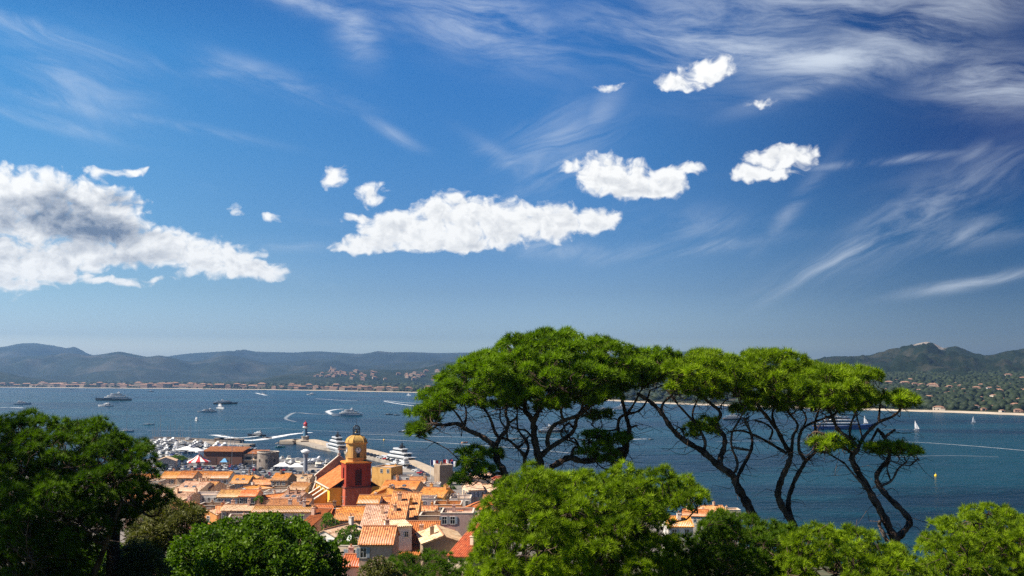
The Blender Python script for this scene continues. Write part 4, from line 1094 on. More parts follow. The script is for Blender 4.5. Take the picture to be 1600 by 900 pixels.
# dome, eight sided with swelling ribs
b = MB(); zz = zd + .2; R0 = S3 / 2 + .15; Hd = zt - zz
rings = []
for i in range(9):
    a = i / 8 * math.pi / 2 * .94
    rings.append((math.cos(a), zz + Hd * math.sin(a) / math.sin(math.pi / 2 * .94)))
prev = oct_ring(2 * R0, ch_ * 1.05, zz)
vs = []; n = 8
for rr_, z in rings:
    vs += [(x * rr_, y * rr_, z) for x, y, _ in prev]
fs = [(k * n + i, k * n + (i + 1) % n, (k + 1) * n + (i + 1) % n, (k + 1) * n + i) for k in range(8) for i in range(n)] + [tuple(range(8 * n, 9 * n))]
b.add(vs, fs); dm = b.build('dome', M_DOME, tower)
b = MB()
for i in range(8):
    b.tube([(x * r_ * 1.005, y * r_ * 1.005, z) for r_, z in rings for x, y, _ in [prev[i]]], .09, 5)
b.build('dome_rib', M_YEL, dm)
# clocks
for k in range(4):
    a = k * math.pi / 2; zc = (zpx(704)); rC = .82; e = S3 / 2 + .04
    def P(x, y, z): return (x * math.cos(a) - y * math.sin(a), x * math.sin(a) + y * math.cos(a), z)
    n = 28
    f = MB(); ring = [(rC * math.cos(2 * math.pi * i / n), rC * math.sin(2 * math.pi * i / n)) for i in range(n)]
    f.hull3([P(x, -e, zc + z) for x, z in ring], [P(x, -e - .08, zc + z) for x, z in ring])
    ck_ = f.build('clock_face', mat('clock_white', (0.78, 0.78, 0.74), .5), tower)
    g = MB()
    for (r0, r1, yy) in ((rC, rC + .17, .14),):
        for i in range(n):
            j = (i + 1) % n; A = [(r * math.cos(2 * math.pi * q / n), r * math.sin(2 * math.pi * q / n)) for q in (i, j) for r in (r0, r1)]
            g.hull3([P(A[0][0], -e, zc + A[0][1]), P(A[1][0], -e, zc + A[1][1]), P(A[3][0], -e, zc + A[3][1]), P(A[2][0], -e, zc + A[2][1])], [P(A[0][0], -e - yy, zc + A[0][1]), P(A[1][0], -e - yy, zc + A[1][1]), P(A[3][0], -e - yy, zc + A[3][1]), P(A[2][0], -e - yy, zc + A[2][1])])
    g.build('clock_rim', M_STONE, ck_)
    h_ = MB()
    for i in range(12):
        t_a = i * math.pi / 6; h_.tube([P(.62 * math.sin(t_a), -e - .1, zc + .62 * math.cos(t_a)), P(.74 * math.sin(t_a), -e - .1, zc + .74 * math.cos(t_a))], .035, 4)
    for t_a, l_ in ((math.radians(20), .42), (math.radians(-6), .62)):
        h_.tube([P(0, -e - .12, zc), P(l_ * math.sin(t_a), -e - .12, zc + l_ * math.cos(t_a))], .045, 4)
    h_.build('clock_hands', M_IRON, ck_)
    # small arched door under each clock
    zb = zr + .5 + 1.0; w2 = .5
    arc = [(-w2, 0)] + [(-w2 * math.cos(math.pi * i / 8), 1.2 + w2 * math.sin(math.pi * i / 8)) for i in range(9)] + [(w2, 0)]
    d_ = MB(); d_.hull3([P(x, -e - .03, zb + z) for x, z in arc], [P(x, -e + .2, zb + z) for x, z in arc]); dd = d_.build('belfry_opening', M_DARK, tower)
# iron bell cage
zc0, zc1 = zt - .1, zpx(665.5)
b = MB(); b.lathe([(1.15, zc0), (1.15, zc0 + .25)], 16)
for i in range(8):
    a = i * math.pi / 4; x, y = math.cos(a), math.sin(a); hC = zc1 - zc0
    pts = [(x * 1.1, y * 1.1, zc0)] + [(x * 1.1 * math.cos(t), y * 1.1 * math.cos(t), zc0 + hC * .58 + hC * .42 * math.sin(t)) for t in np.linspace(0, math.pi / 2, 7)]
    b.tube(pts, .09, 5)
for zf in (.3, .58):
    b.lathe([(1.14, zc0 + (zc1 - zc0) * zf), (1.14, zc0 + (zc1 - zc0) * zf + .12)], 16, cap=False)
cage = b.build('bell_cage', M_IRON, tower)
b = MB(); b.tube([(0, 0, zc1 - .1), (0, 0, zpx(655))], .05, 5); b.box(0, 0, zc1 + .7, .5, .05, .05); b.build('spire_rod', M_IRON, cage)
b = MB(); b.lathe([(.62, zc0 + .7), (.5, zc0 + .85), (.38, zc0 + 1.3), (.25, zc0 + 1.6), (.05, zc0 + 1.7)], 14); b.build('bell', mat('bronze', (0.15, 0.11, 0.05), .4, metal=.8), cage)
for i, (x, z) in enumerate([(-1.4, 2.0), (-2.2, 3.6)]): window(lo, -S1 / 2 - .12, x, zl - 2.5 - z, -math.pi / 2, .5, .9)

# nave: runs away from the tower towards the harbour, local -Y points at the tower side
NV = empty('church_nave', (0, 0, 0), TH)
pF = at(493, 743, 336.0)          # left end of the far gable
nvz = gz(pF.x, pF.y)
NV.location = (pF.x, pF.y, nvz)
tag(NV, 'yellow church nave with orange buttresses, tiled roof and stone gable with a cross', 'church')
eh = pF.z - nvz; NW, NL = 15.5, 24.0
gA = 6.2
b = MB(); b.box(NW / 2, -NL / 2 - .9, (eh - 1.6 - 6) / 2, NW, NL, eh - 1.6 + 6); b.build('wall', M_NAVE, NV)
mb, uv = MB(), []
s_ = (gA - 1.3) / (NW / 2); Ls = (NW / 2 + .5) * math.sqrt(1 + s_ * s_)
slope_mesh(mb, uv, (-.5, -.45, eh - 1.6 - .5 * s_), (0, -1, 0), (1, 0, s_), NL + .6, Ls)
slope_mesh(mb, uv, (NW + .5, -.45 - NL - .6, eh - 1.6 - .5 * s_), (0, 1, 0), (-1, 0, s_), NL + .6, Ls)
build_uv(mb, uv, 'roof', TILES['orange'], NV)
pg = [(NW + .0, -6), (NW, eh), (NW / 2, eh + gA), (0, eh), (0, -6)][::-1]
b = MB(); b.hull3([(x, .35, z) for x, z in pg], [(x, -.35, z) for x, z in pg]); gb = b.build('gable', M_STONE, NV)
b = MB()
for x0, x1 in ((-.3, NW / 2), (NW + .3, NW / 2)):
    z0 = eh - (.3 * gA / (NW / 2)) + .05; z1 = eh + gA + .05
    if x0 > x1: q = [(x1, z1), (x0, z0), (x0, z0 + .38), (x1, z1 + .38)]
    else: q = [(x0, z0), (x1, z1), (x1, z1 + .38), (x0, z0 + .38)]
    b.hull3([(x, .5, z) for x, z in q], [(x, -.5, z) for x, z in q])
b.build('coping', M_COPE, gb)
b = MB(); zc = eh + gA + .4; b.box(NW / 2, 0, zc + .25, .9, .9, .5); b.box(NW / 2, 0, zc + 1.5, .24, .24, 2.2); b.box(NW / 2, 0, zc + 1.8, 1.35, .22, .24); b.box(NW / 2, 0, zc + 1.8, .7, .2, .7, 0); b.build('cross', M_COPE, gb)
# buttresses along the left wall
def buttress(y, curved=False):
    z1 = eh - 3.0; z0 = eh - 8.0; run = 8.2
    if curved:
        top = [(-run * (1 - math.cos(t)) , z1 + 2.2 - (z1 + 2.2 - z0) * (math.sin(t)) ) for t in np.linspace(0, math.pi / 2, 9)]
        top = [(-run * (1 - math.cos(t)) * 1.0 - 0 * t, (z1 + 2.4) - (z1 + 2.4 - z0 + .5) * math.sin(t)) for t in np.linspace(0, math.pi / 2, 10)]
    else: top = [(0, z1), (-run, z0)]
    poly = [(0.0, -6)] + top + [(-run, -6)]
    bb = MB(); bb.hull3([(x, y + .4, z) for x, z in poly], [(x, y - .4, z) for x, z in poly]); o = bb.build('buttress', M_ORA, NV)
    c = MB()
    for (xa, za), (xb, zb) in zip(top[:-1], top[1:]):
        c.hull3([(xa, y + .55, za + .04), (xb, y + .55, zb + .04), (xb, y + .6, zb + .42), (xa, y + .6, za + .42)], [(xa, y - .55, za + .04), (xb, y - .55, zb + .04), (xb, y - .55, zb + .34), (xa, y - .55, za + .34)])
    c.build('buttress_coping', M_COPE, o)
buttress(-1.2, True)
for y in (-8.2, -14.4, -20.6): buttress(y)
for y in (-4.6, -11.3, -17.5): window(NV, 0, y, eh - 4.6, -math.pi / 2, 1.2, 2.2)
b = MB(); b.box(-.25, -NL / 2 - .9, eh - 1.75, .45, NL, .3); b.build('eave_moulding', M_COPE, NV)
# ------------------------------------------------------------------ quays, jetty, lighthouse
M_CONC = mat('quay_concrete', (0.36, 0.31, 0.25), 0.95, (0.24, 0.20, 0.16), 0.15, bump=.2)
M_PATH = mat('jetty_walk', (0.46, 0.37, 0.27), 0.95, (0.36, 0.29, 0.21), 0.1)
M_ROCK = mat('jetty_rock', (0.40, 0.36, 0.30), 0.95, (0.16, 0.14, 0.12), 0.5, bump=.8)
M_ASPH = mat('asphalt', (0.10, 0.10, 0.10), 0.95, (0.16, 0.155, 0.15), 0.1)
def strip(mb, pts, wl, wr, z0, z1):
    n = len(pts); L, R = [], []
    for i in range(n):
        a = Vector(pts[max(i - 1, 0)]); c = Vector(pts[min(i + 1, n - 1)]); t = (c - a); t.z = 0; t.normalize(); s_ = Vector((-t.y, t.x, 0))
        p = Vector(pts[i]); L.append(p + s_ * wl); R.append(p - s_ * wr)
    for i in range(n - 1):
        q = [L[i], L[i + 1], R[i + 1], R[i]]
        mb.add([(p.x, p.y, z0) for p in q] + [(p.x, p.y, z1) for p in q], [(0, 1, 2, 3), (7, 6, 5, 4), (0, 4, 5, 1), (2, 6, 7, 3), (1, 5, 6, 2), (3, 7, 4, 0)])
    return L, R
JP = [(696, 748), (680, 739), (662, 730), (645, 723), (622, 716), (600, 711), (575, 705), (545, 700), (515, 695), (496, 690), (478, 687.5), (462, 686.5), (441, 688.5)]
JW = [gp(px, py, 2.4) for px, py in JP]
def smooth(pts, k=4):
    out = []
    P = [pts[0]] + list(pts) + [pts[-1]]
    for i in range(1, len(P) - 2):
        p0, p1, p2, p3 = map(Vector, P[i - 1:i + 3])
        for j in range(k):
            t = j / k
            out.append(0.5 * ((2 * p1) + (p2 - p0) * t + (2 * p0 - 5 * p1 + 4 * p2 - p3) * t * t + (3 * p1 - p0 - 3 * p2 + p3) * t ** 3))
    out.append(Vector(P[-2])); return out
JS = smooth(JW)
jm = MB(); strip(jm, JS, 9.5, 2.5, -2, 1.6); tag(jm.build('jetty', M_CONC), 'curved stone jetty running out to the lighthouse', kind='structure')
n_in = int(len(JS) * .80)
jm = MB(); strip(jm, JS[:n_in], 2.2, 2.4, 1.604, 3.4); tag(jm.build('jetty_wall', M_PATH), 'long sandy coloured raised wall walk along the jetty', 'wall')
jm = MB(); strip(jm, JS[n_in - 1:], 8.6, 2.3, 1.604, 2.6); tag(jm.build('jetty_head', M_PATH), 'sandy coloured widened end of the jetty around the lighthouse', 'jetty head')
# rocks on the open side of the jetty
rng = np.random.default_rng(12)
P_, R_ = [], []
for i in range(len(JS) - 1):
    a, c = JS[i], JS[i + 1]; t = (c - a).normalized(); s_ = Vector((-t.y, t.x, 0))
    for k in range(int((c - a).length * 1.1)):
        off = rng.uniform(2.2, 7.5); p = a + (c - a) * rng.uniform() - s_ * off
        P_.append((p.x, p.y, 1.3 - (off - 2.2) * .30 + rng.uniform(-.2, .3))); R_.append(rng.uniform(.5, 1.15))
# rocks round the foot of the town
for i in range(7, len(COAST) - 3):
    a, c = Vector(COAST[i] + (0,)), Vector(COAST[i + 1] + (0,))
    for k in range(int((c - a).length * .9)):
        p = a + (c - a) * rng.uniform() + Vector((rng.uniform(-1, 3.5), rng.uniform(-1, 3), 0)); P_.append((p.x, p.y, rng.uniform(0, 1.0))); R_.append(rng.uniform(.5, 1.3))
tag(blobs('rocks', np.array(P_), np.array(R_), M_ROCK, .75), 'pale boulders heaped along the open side of the jetty and shore', kind='stuff')
# lighthouse
lp = gp(477, 687.5, 2.6)
lh = empty('lighthouse', (lp.x, lp.y, 2.6))
tag(lh, 'small harbour lighthouse with red lantern on the jetty end', 'lighthouse')
b = MB(); b.lathe([(2.9, 0), (2.9, 2.6), (3.3, 2.6), (3.3, 2.9)], 8, a0=.39); b.build('base', M_CONC, lh)
b = MB(); b.smooth = False; b.lathe([(1.75, 2.9), (1.25, 8.6)], 20); sh_ = b.build('shaft', mat('lighthouse_blue', (0.06, 0.15, 0.24), .6), lh)
b = MB(); b.tube([(1.9 * math.cos(t) * (1 - t * .03), 1.9 * math.sin(t) * (1 - t * .03) , 3.4 + t * .75) for t in np.linspace(-2.6, 3.6, 30)], .5, 5); b.build('painted_band', M_WHITE, sh_)
b = MB(); b.lathe([(1.25, 8.6), (2.1, 9.3), (2.1, 9.6)], 20); b.lathe([(1.9, 9.6), (1.9, 10.2)], 20, cap=False); b.build('gallery', M_WHITE, lh)
b = MB(); b.lathe([(1.25, 9.62), (1.25, 11.6), (1.75, 11.7), (1.2, 12.8), (.25, 13.5), (.1, 14.6)], 16); b.build('lantern', mat('lighthouse_red', (0.42, 0.02, 0.025), .5), lh)
# inner pier on the left
pp = [gp(x, y, 1.5) for x, y in ((236, 687), (270, 687.5), (310, 689.5), (340, 692), (372, 694), (394, 694.5))]
b = MB(); strip(b, pp, 4.5, 3.5, -2, 1.7); tag(b.build('harbour_mole', M_CONC), 'low stone mole sheltering the marina', kind='structure')
b = MB(); strip(b, [p + Vector((0, 6.2, 0)) for p in pp[:5]], .7, .7, -1, 3.3); tag(b.build('mole_wall', mat('dark_mole_wall', (0.17, 0.14, 0.12), .95, (0.1, 0.09, 0.08), .3)), 'dark low wall along the back of the marina mole', 'wall')
for i, (x, y, w) in enumerate(((342, 690.5, 7), (352, 690.5, 9), (362, 691, 8), (373, 692, 6))):
    q = gp(x, y, 1.7); r = empty('harbour_shed', (q.x, q.y, 1.7)); b = MB(); b.box(0, 2, 1.25, w, 4, 2.5); b.build('wall', WALLS['grey'] if i % 2 else WALLS['brown'], r)
    b = MB(); b.box(0, 2, 2.62, w + .6, 4.6, .2); b.build('roof', M_WHITE if i == 1 else M_CONC, r)
    b = MB(); b.box(w * .2, -.06, 1.0, 1.2, .12, 2.0); b.build('door', M_DARK, r)
    tag(r, f'{ORD[i]} small shed from the left on the marina mole', 'shed', 'sheds on the marina mole')
# parking ground
pk = MB(); pk.add([(-212, 484, 1.77), (-40, 482, 1.77), (-44, 511.8, 1.77), (-108, 524, 1.77), (-112, 600, 1.77), (-210, 600, 1.77)], [(0, 1, 2, 3, 4, 5)])
tag(pk.build('car_park', M_ASPH), 'asphalt car park behind the quay', kind='structure')
pk = MB(); pk.add([(-107, 512, 1.76), (-40, 512, 1.76), (-38, 530, 1.76), (-106, 536, 1.76)], [(0, 1, 2, 3)])
tag(pk.build('quay', M_CONC), 'pale paved quay in front of the moored yachts', kind='structure')
# round stone tower
rp = gp(414.5, 734, 1.7)
rt = empty('round_tower', (rp.x, rp.y + 5.6, 1.7)); tag(rt, 'low round brown stone tower on the harbour quay', 'tower')
b = MB(); b.lathe([(5.9, -2), (5.5, 8.2), (5.75, 8.2), (5.75, 8.7), (5.3, 8.7), (5.3, 8.0)], 32); b.build('wall', M_STONE, rt)
b = MB(); b.lathe([(5.75, 8.72), (5.75, 9.0), (5.25, 9.0), (5.25, 8.72)], 32, cap=False); b.build('parapet_coping', M_COPE, rt)
for a in (-2.2, -1.5, -.75): 
    b = MB(); b.box(5.55 * math.cos(a), 5.55 * math.sin(a), 4.6, .9, .35, 1.5, a + math.pi / 2); b.build('window', M_DARK, rt)
# long brown hall left of it
hp = gp(356, 727, 1.8)
hl = empty('harbour_hall', (hp.x, hp.y, 1.8), math.radians(-8)); tag(hl, 'long dark brown harbour hall with thin orange roof beside the stone tower', 'hall')
b = MB(); b.box(-3, 5, 3, 22, 10, 8.6); b.build('wall', mat('hall_brown', (0.13, 0.055, 0.035), .9), hl)
b = MB(); b.box(13.5, 6, 2.6, 11, 8, 6.8); b.build('side_wing', WALLS['peach'], hl)
def slab_roof(name, root, x0, x1, y0, y1, z, s_, tl):
    mb, uv = MB(), []; slope_mesh(mb, uv, (x0, y0, z), (1, 0, 0), (0, 1, s_), x1 - x0, (y1 - y0) * math.sqrt(1 + s_ * s_)); return build_uv(mb, uv, name, TILES[tl], root)
slab_roof('roof', hl, -14.8, 8.8, -.9, 11, 7.5, .16, 'mixed'); slab_roof('roof', hl, 8.9, 20, 1.2, 10.6, 6.3, .16, 'mixed')
for i in range(2):
    b = MB(); b.box(11 + i * 5, 1.9, 3.9, 3.6, .2, 1.4); b.build('window', M_DARK, hl)
b = MB(); b.box(13.5, 1.2, 2.9, 11, 1.4, .2); b.build('balcony', M_COPE, hl)
for i, x in enumerate((-9, -1)):
    b = MB(); b.box(x, -.06, 2.4, 5, .14, 3.6); b.build('door', mat('hall_door_%d' % i, ((0.07, 0.03, 0.02), (0.14, 0.09, 0.06))[i], .8), hl)
# small buildings and tents round the car park
def tent(px, py, w, d, label, colr, z=1.8):
    q = gp(px, py, z); r = empty('marquee', (q.x, q.y, z)); b = MB()
    for sx in (-1, 1):
        for sy in (0, 1): b.box(sx * w / 2 * .97, sy * d * .97 + .1, 1.2, .12, .12, 2.4)
    b.build('pole', M_WHITE, r)
    b = MB(); b.add([(-w / 2, 0, 2.3), (w / 2, 0, 2.3), (w / 2, d, 2.3), (-w / 2, d, 2.3), (-w * .1, d / 2, 4.2), (w * .1, d / 2, 4.2)], [(0, 1, 5, 4), (1, 2, 5), (2, 3, 4, 5), (3, 0, 4), (3, 2, 1, 0)])
    b.build('canopy', colr, r); tag(r, label, 'marquee')
tent(288, 709, 12, 8, 'wide white marquee at the left of the harbour car park', M_WHITE)
tent(304, 711, 9, 7, 'smaller white marquee joined beside the wide marquee', M_WHITE)
tent(349, 729, 4, 4, 'small light blue canopy in the car park', mat('blue_canvas', (0.12, 0.35, 0.6), .8))
tent(440, 736, 9, 3, 'long white awning on the quay right of the stone tower', M_WHITE)
tent(462, 737, 8, 3, 'second long white awning beside the grey column', M_WHITE)
q = gp(258, 733, 1.8); r = empty('boathouse', (q.x, q.y, 1.8), .2); b = MB()
b.hull3([(x, 0, z) for x, z in ((-5, -2), (5, -2), (5, 4.2), (0, 6), (-5, 4.2))], [(x, 9, z) for x, z in ((-5, -2), (5, -2), (5, 4.2), (0, 6), (-5, 4.2))]); b.build('wall', WALLS['grey'], r)
b = MB(); b.add([(-5.4, -.3, 4.15), (0, -.3, 6.2), (0, 9.3, 6.2), (-5.4, 9.3, 4.15), (5.4, -.3, 4.15), (5.4, 9.3, 4.15)], [(0, 1, 2, 3), (1, 4, 5, 2)]); b.build('roof', WALLS['peach'], r)
b = MB(); b.box(0, -.06, 1.4, 2.6, .12, 2.8); b.build('door', M_DARK, r); tag(r, 'grey gabled shed beside the dark tree at the car park', 'shed')
# carousel
q = gp(311, 731, 1.8); cr = empty('carousel', (q.x, q.y, 1.8)); tag(cr, 'carousel with a pointed red and white striped canopy in the car park', 'carousel')
M_CR, M_CW = mat('canopy_red', (0.5, 0.03, 0.03), .7), mat('canopy_white', (0.8, 0.76, 0.7), .7)
for col_, par in ((M_CR, 0), (M_CW, 1)):
    b = MB(); n = 16; zr_ = [(6.2, 3.6), (3.0, 5.0), (.6, 7.0), (.1, 7.3)]
    for i in range(par, n, 2):
        a0, a1 = 2 * math.pi * i / n, 2 * math.pi * (i + 1) / n
        for (ra, za), (rb_, zb) in zip(zr_[:-1], zr_[1:]):
            b.add([(ra * math.cos(a0), ra * math.sin(a0), za), (ra * math.cos(a1), ra * math.sin(a1), za), (rb_ * math.cos(a1), rb_ * math.sin(a1), zb), (rb_ * math.cos(a0), rb_ * math.sin(a0), zb)], [(0, 1, 2, 3)])
        b.add([(6.2 * math.cos(a0), 6.2 * math.sin(a0), 2.9), (6.2 * math.cos(a1), 6.2 * math.sin(a1), 2.9), (6.2 * math.cos(a1), 6.2 * math.sin(a1), 3.6), (6.2 * math.cos(a0), 6.2 * math.sin(a0), 3.6)], [(0, 1, 2, 3)])
    b.build('canopy_stripes', col_, cr)
b = MB(); b.lathe([(5.8, 0), (5.8, .4)], 24); b.lathe([(1.2, .4), (1.2, 4.5)], 12); b.build('platform', M_CW, cr)
for i in range(8):
    a = i * math.pi / 4 + .2; b = MB(); b.tube([(5.2 * math.cos(a), 5.2 * math.sin(a), .4), (5.2 * math.cos(a), 5.2 * math.sin(a), 3.5)], .1, 5); b.build('pole', M_CR, cr)
b = MB(); b.lathe([(1.8, 8.2), (2.3, 8.2), (2.3, 9.0), (.2, 9.8)], 12); b.tube([(0, 0, 7), (0, 0, 9)], .3, 6); b.build('lantern', M_WHITE, cr)
# signal column
q = gp(477, 739, 1.8); sc_ = empty('signal_column', (q.x, q.y, 1.8)); tag(sc_, 'tall grey column with a white domed head on the quay', 'column')
b = MB(); b.lathe([(1.15, 0), (.95, 7.6), (1.5, 9.8)], 18); b.build('shaft', mat('column_grey', (0.27, 0.28, 0.31), .7), sc_)
b = MB(); b.lathe([(1.5, 9.82), (2.1, 10.3), (2.1, 10.9), (1.1, 11.7), (.2, 11.9)], 18); b.box(-1.9, 0, 10.9, 1.2, .6, .6); b.build('head', M_WHITE, sc_)
# flags on poles by the jetty root
M_FB, M_FW, M_FR = mat('flag_blue', (0.01, 0.04, 0.22), .8), mat('flag_white', (0.8, 0.8, 0.8), .8), mat('flag_red', (0.65, 0.02, 0.03), .8)
def flag(px, pyb, pyt, Y, flags, label, w=3.0):
    top = at(px, pyt, Y); g = gz(top.x, Y); r = empty('flagpole', (top.x, Y, max(g, 1.5))); hh = top.z - max(g, 1.5)
    b = MB(); b.tube([(0, 0, -1), (0, 0, hh)], [.12, .06], 6); b.build('pole', M_IRON if len(flags) > 1 else M_WHITE, r)
    for zf, cols in flags:
        for k, c in enumerate(cols):
            b = MB(); h_ = w * .62; x0, x1 = w * k / 3, w * (k + 1) / 3; n = 3
            for i in range(n):
                xa, xb = x0 + (x1 - x0) * i / n, x0 + (x1 - x0) * (i + 1) / n; ya, yb = .25 * math.sin(xa * 2.2), .25 * math.sin(xb * 2.2)
                b.add([(xa, ya, hh * zf - h_), (xb, yb, hh * zf - h_ - .04), (xb, yb, hh * zf - .04), (xa, ya, hh * zf)], [(0, 1, 2, 3)])
            b.build('flag_band', c, r)
    tag(r, label, 'flagpole')
flag(692.5, 745, 705, 455, [(.74, (M_FR, M_FW, M_FR)), (.50, (M_FR, M_FW, M_FR))], 'tall dark mast with two red and white flags', 4.2)
flag(673, 735, 718.5, 480, [(.98, (M_FB, M_FW, M_FR))], 'white pole with a small tricolour flag left of the tall mast', 3.6)
flag(704.5, 745, 720, 450, [(.98, (M_FB, M_FW, M_FR))], 'pole with a small tricolour flag right of the tall mast', 3.6)
# lamp posts
def post(px, pyb, h, label):
    q = gp(px, pyb, 1.8); r = empty('street_lamp', (q.x, q.y, 1.8)); b = MB(); b.tube([(0, 0, 0), (0, 0, h)], [.14, .08], 6); b.build('pole', M_METAL, r)
    b = MB(); b.box(.4, 0, h, 1.2, .35, .16); b.build('lamp_head', M_WHITE, r); tag(r, label, 'street lamp')
post(362, 731, 13, 'tall lamp post in front of the brown harbour hall'); post(394, 738, 10, 'lamp post at the foot of the round stone tower')

# ------------------------------------------------------------------ cars
CARC = [('white', (0.72, 0.72, 0.70)), ('black', (0.015, 0.015, 0.018)), ('silver', (0.42, 0.43, 0.45)), ('dark grey', (0.07, 0.075, 0.085)), ('red', (0.45, 0.02, 0.02)), ('blue', (0.03, 0.09, 0.28)), ('dark blue', (0.015, 0.03, 0.09))]
M_TYRE = mat('tyre_rubber', (0.02, 0.02, 0.02), .9)
car_me = {}
def car_meshes():
    b = MB(); sec = [(-2.1, .35, .75, .8), (-1.95, .25, .95, .86), (-.9, .22, 1.0, .88), (1.0, .22, .98, .88), (1.9, .25, .85, .84), (2.15, .4, .65, .76)]
    rings = [[(x, -w, z0), (x, w, z0), (x, w * .97, (z0 + z1) / 2 + .1), (x, w * .86, z1), (x, -w * .86, z1), (x, -w * .97, (z0 + z1) / 2 + .1)] for x, z0, z1, w in sec]
    for a, c in zip(rings[:-1], rings[1:]): b.hull3(a, c)
    roof = [(-1.5, -.62, 1.44), (.45, -.62, 1.44), (.45, .62, 1.44), (-1.5, .62, 1.44)]
    b.hull3([(p[0], p[1], p[2]) for p in roof], [(p[0], p[1], p[2] + .05) for p in roof])
    g = MB(); g.hull3([(-1.95, -.76, .93), (1.05, -.76, .97), (1.05, .76, .97), (-1.95, .76, .93)], roof)
    w = MB(); w.tube([(0, -.11, 0), (0, .11, 0)], .33, 12)
    out = []
    for nm, q, m_ in (('car_body', b, None), ('windows', g, M_GLASS), ('wheel', w, M_TYRE)):
        me = bpy.data.meshes.new(nm); me.from_pydata(q.v, [], q.f)
        if m_: me.materials.append(m_)
        out.append(me)
    return out
cb, cg, cw = car_meshes()
cbm = []
for nm, c in CARC:
    m_ = cb.copy(); m_.materials.append(mat('car_paint_' + nm.replace(' ', '_'), c, .25, spec=.6)); cbm.append(m_)
def car(x, y, z, rz, k):
    r = empty('parked_car', (x, y, z), rz); link('body', cbm[k], r); link('windows', cg, r)
    for sx in (-1.35, 1.3):
        for sy in (-.78, .78): link('wheel', cw, r, (sx, sy, .33))
    return r
random.seed(21)
rows_ = [(y, x0, x1) for y, x0, x1 in ((487, -176, -60), (495, -180, -56), (503, -188, -60), (511, -190, -58), (521, -194, -112), (526.5, -192, -112), (533, -196, -118), (541, -190, -128), (547, -186, -130), (555, -188, -132), (563, -196, -150), (572, -196, -152))]
for ri, (y, x0, x1) in enumerate(rows_):
    x = x0; n = 0; cnt = {}
    while x < x1:
        if random.random() < (.8 if ri > 3 else .62) and not (abs(x + 167) < 9 and 540 < y < 566):
            k = random.choice([0, 0, 1, 1, 2, 2, 3, 3, 4, 5, 6]); cnt[k] = cnt.get(k, 0) + 1
            c = car(x, y + random.uniform(-.4, .4), 1.78, math.pi / 2 + random.uniform(-.05, .05), k)
            rn = ['front', 'second', 'third', 'fourth', 'fifth', 'sixth', 'seventh', 'eighth', 'ninth', 'tenth', 'eleventh', 'rearmost'][ri]
            tag(c, f'{ORD[cnt[k] - 1]} {CARC[k][0]} car from the left in the {rn} car park row', 'car', 'cars in the harbour car park')
        x += 3.1
cnt = {}
for i in range(26):
    t = .06 + i * .019; j = t * (len(JS) - 1); a = JS[int(j)]; c = JS[int(j) + 1]; p = a + (c - a) * (j - int(j)); tt = (c - a).normalized(); s_ = Vector((-tt.y, tt.x, 0))
    k = [3, 1, 4, 2, 0, 3, 1, 1, 6, 2, 3, 0, 1][i % 13]; q = p + s_ * 6.2; cnt[k] = cnt.get(k, 0) + 1
    cc = car(q.x, q.y, 1.61, math.atan2(tt.y, tt.x) + 1.2, k)
    tag(cc, f'{ORD[cnt[k] - 1]} {CARC[k][0]} car from the town end along the jetty wall', 'car', 'cars parked along the jetty')
# ------------------------------------------------------------------ boats
GEL = mat('white_gelcoat', (0.60, 0.60, 0.59), .25, spec=.5); NAVY = mat('navy_hull', (0.012, 0.025, 0.075), .25, spec=.6); DARKH = mat('black_hull', (0.02, 0.022, 0.028), .3, spec=.6)
BLUEH = mat('blue_hull', (0.015, 0.06, 0.25), .3, spec=.6); GREENH = mat('green_hull', (0.02, 0.20, 0.13), .4); SILV = mat('pale_grey_hull', (0.45, 0.48, 0.52), .3); TGL = mat('tinted_glass', (0.012, 0.014, 0.018), .1, spec=.9)
TEAK = mat('teak_deck', (0.36, 0.22, 0.12), .8); CANV = mat('cream_canvas', (0.6, 0.55, 0.46), .9); REDC = mat('red_canvas', (0.5, 0.03, 0.04), .8); ORUB = mat('grey_tube', (0.25, 0.26, 0.28), .7); SAIL = mat('white_sail', (0.82, 0.82, 0.80), .8); WOODH = mat('brown_hull', (0.10, 0.05, 0.03), .6)
def hull_mb(L, B, H, n=14, rake=.10, stern=.88):
    b = MB(); rings = []
    for i in range(n + 1):
        t = i / n; x = -L / 2 + L * t
        bw = B / 2 * (stern + (1 - stern) * min(1, t / .35)) if t < .4 else B / 2 * max(0.02, (1 - ((t - .4) / .6) ** 2.3))
        z = H * (1 + .42 * t * t); xr = x + rake * L * max(0, t - .6)
        rings.append([(x, 0, -.6), (x + .2 * (xr - x), bw * .72, -.25), (x + .4 * (xr - x), bw * .84, H * .15), (xr, bw, z), (xr, -bw, z), (x + .4 * (xr - x), -bw * .84, H * .15), (x + .2 * (xr - x), -bw * .72, -.25)])
    k = 7; vs = [p for r in rings for p in r]; fs = [tuple(range(k))[::-1], tuple((n * k) + q for q in range(k))]
    for i in range(n):
        for j in range(k): fs.append((i * k + j, i * k + (j + 1) % k, (i + 1) * k + (j + 1) % k, (i + 1) * k + j))
    b.add(vs, fs); return b
def outline(x0, x1, w, nose=.35, n=6, stern=.9):
    """plan outline of a deckhouse, rounded towards the bow"""
    xs_ = x1 - (x1 - x0) * nose; top = [(x0, w / 2 * stern)] + [(xs_ + (x1 - xs_) * math.sin(a), w / 2 * math.cos(a) ** .7 if math.cos(a) > 0 else 0.0) for a in np.linspace(0, math.pi / 2, n)]
    return top + [(x, -y) for x, y in top[::-1][1:]]
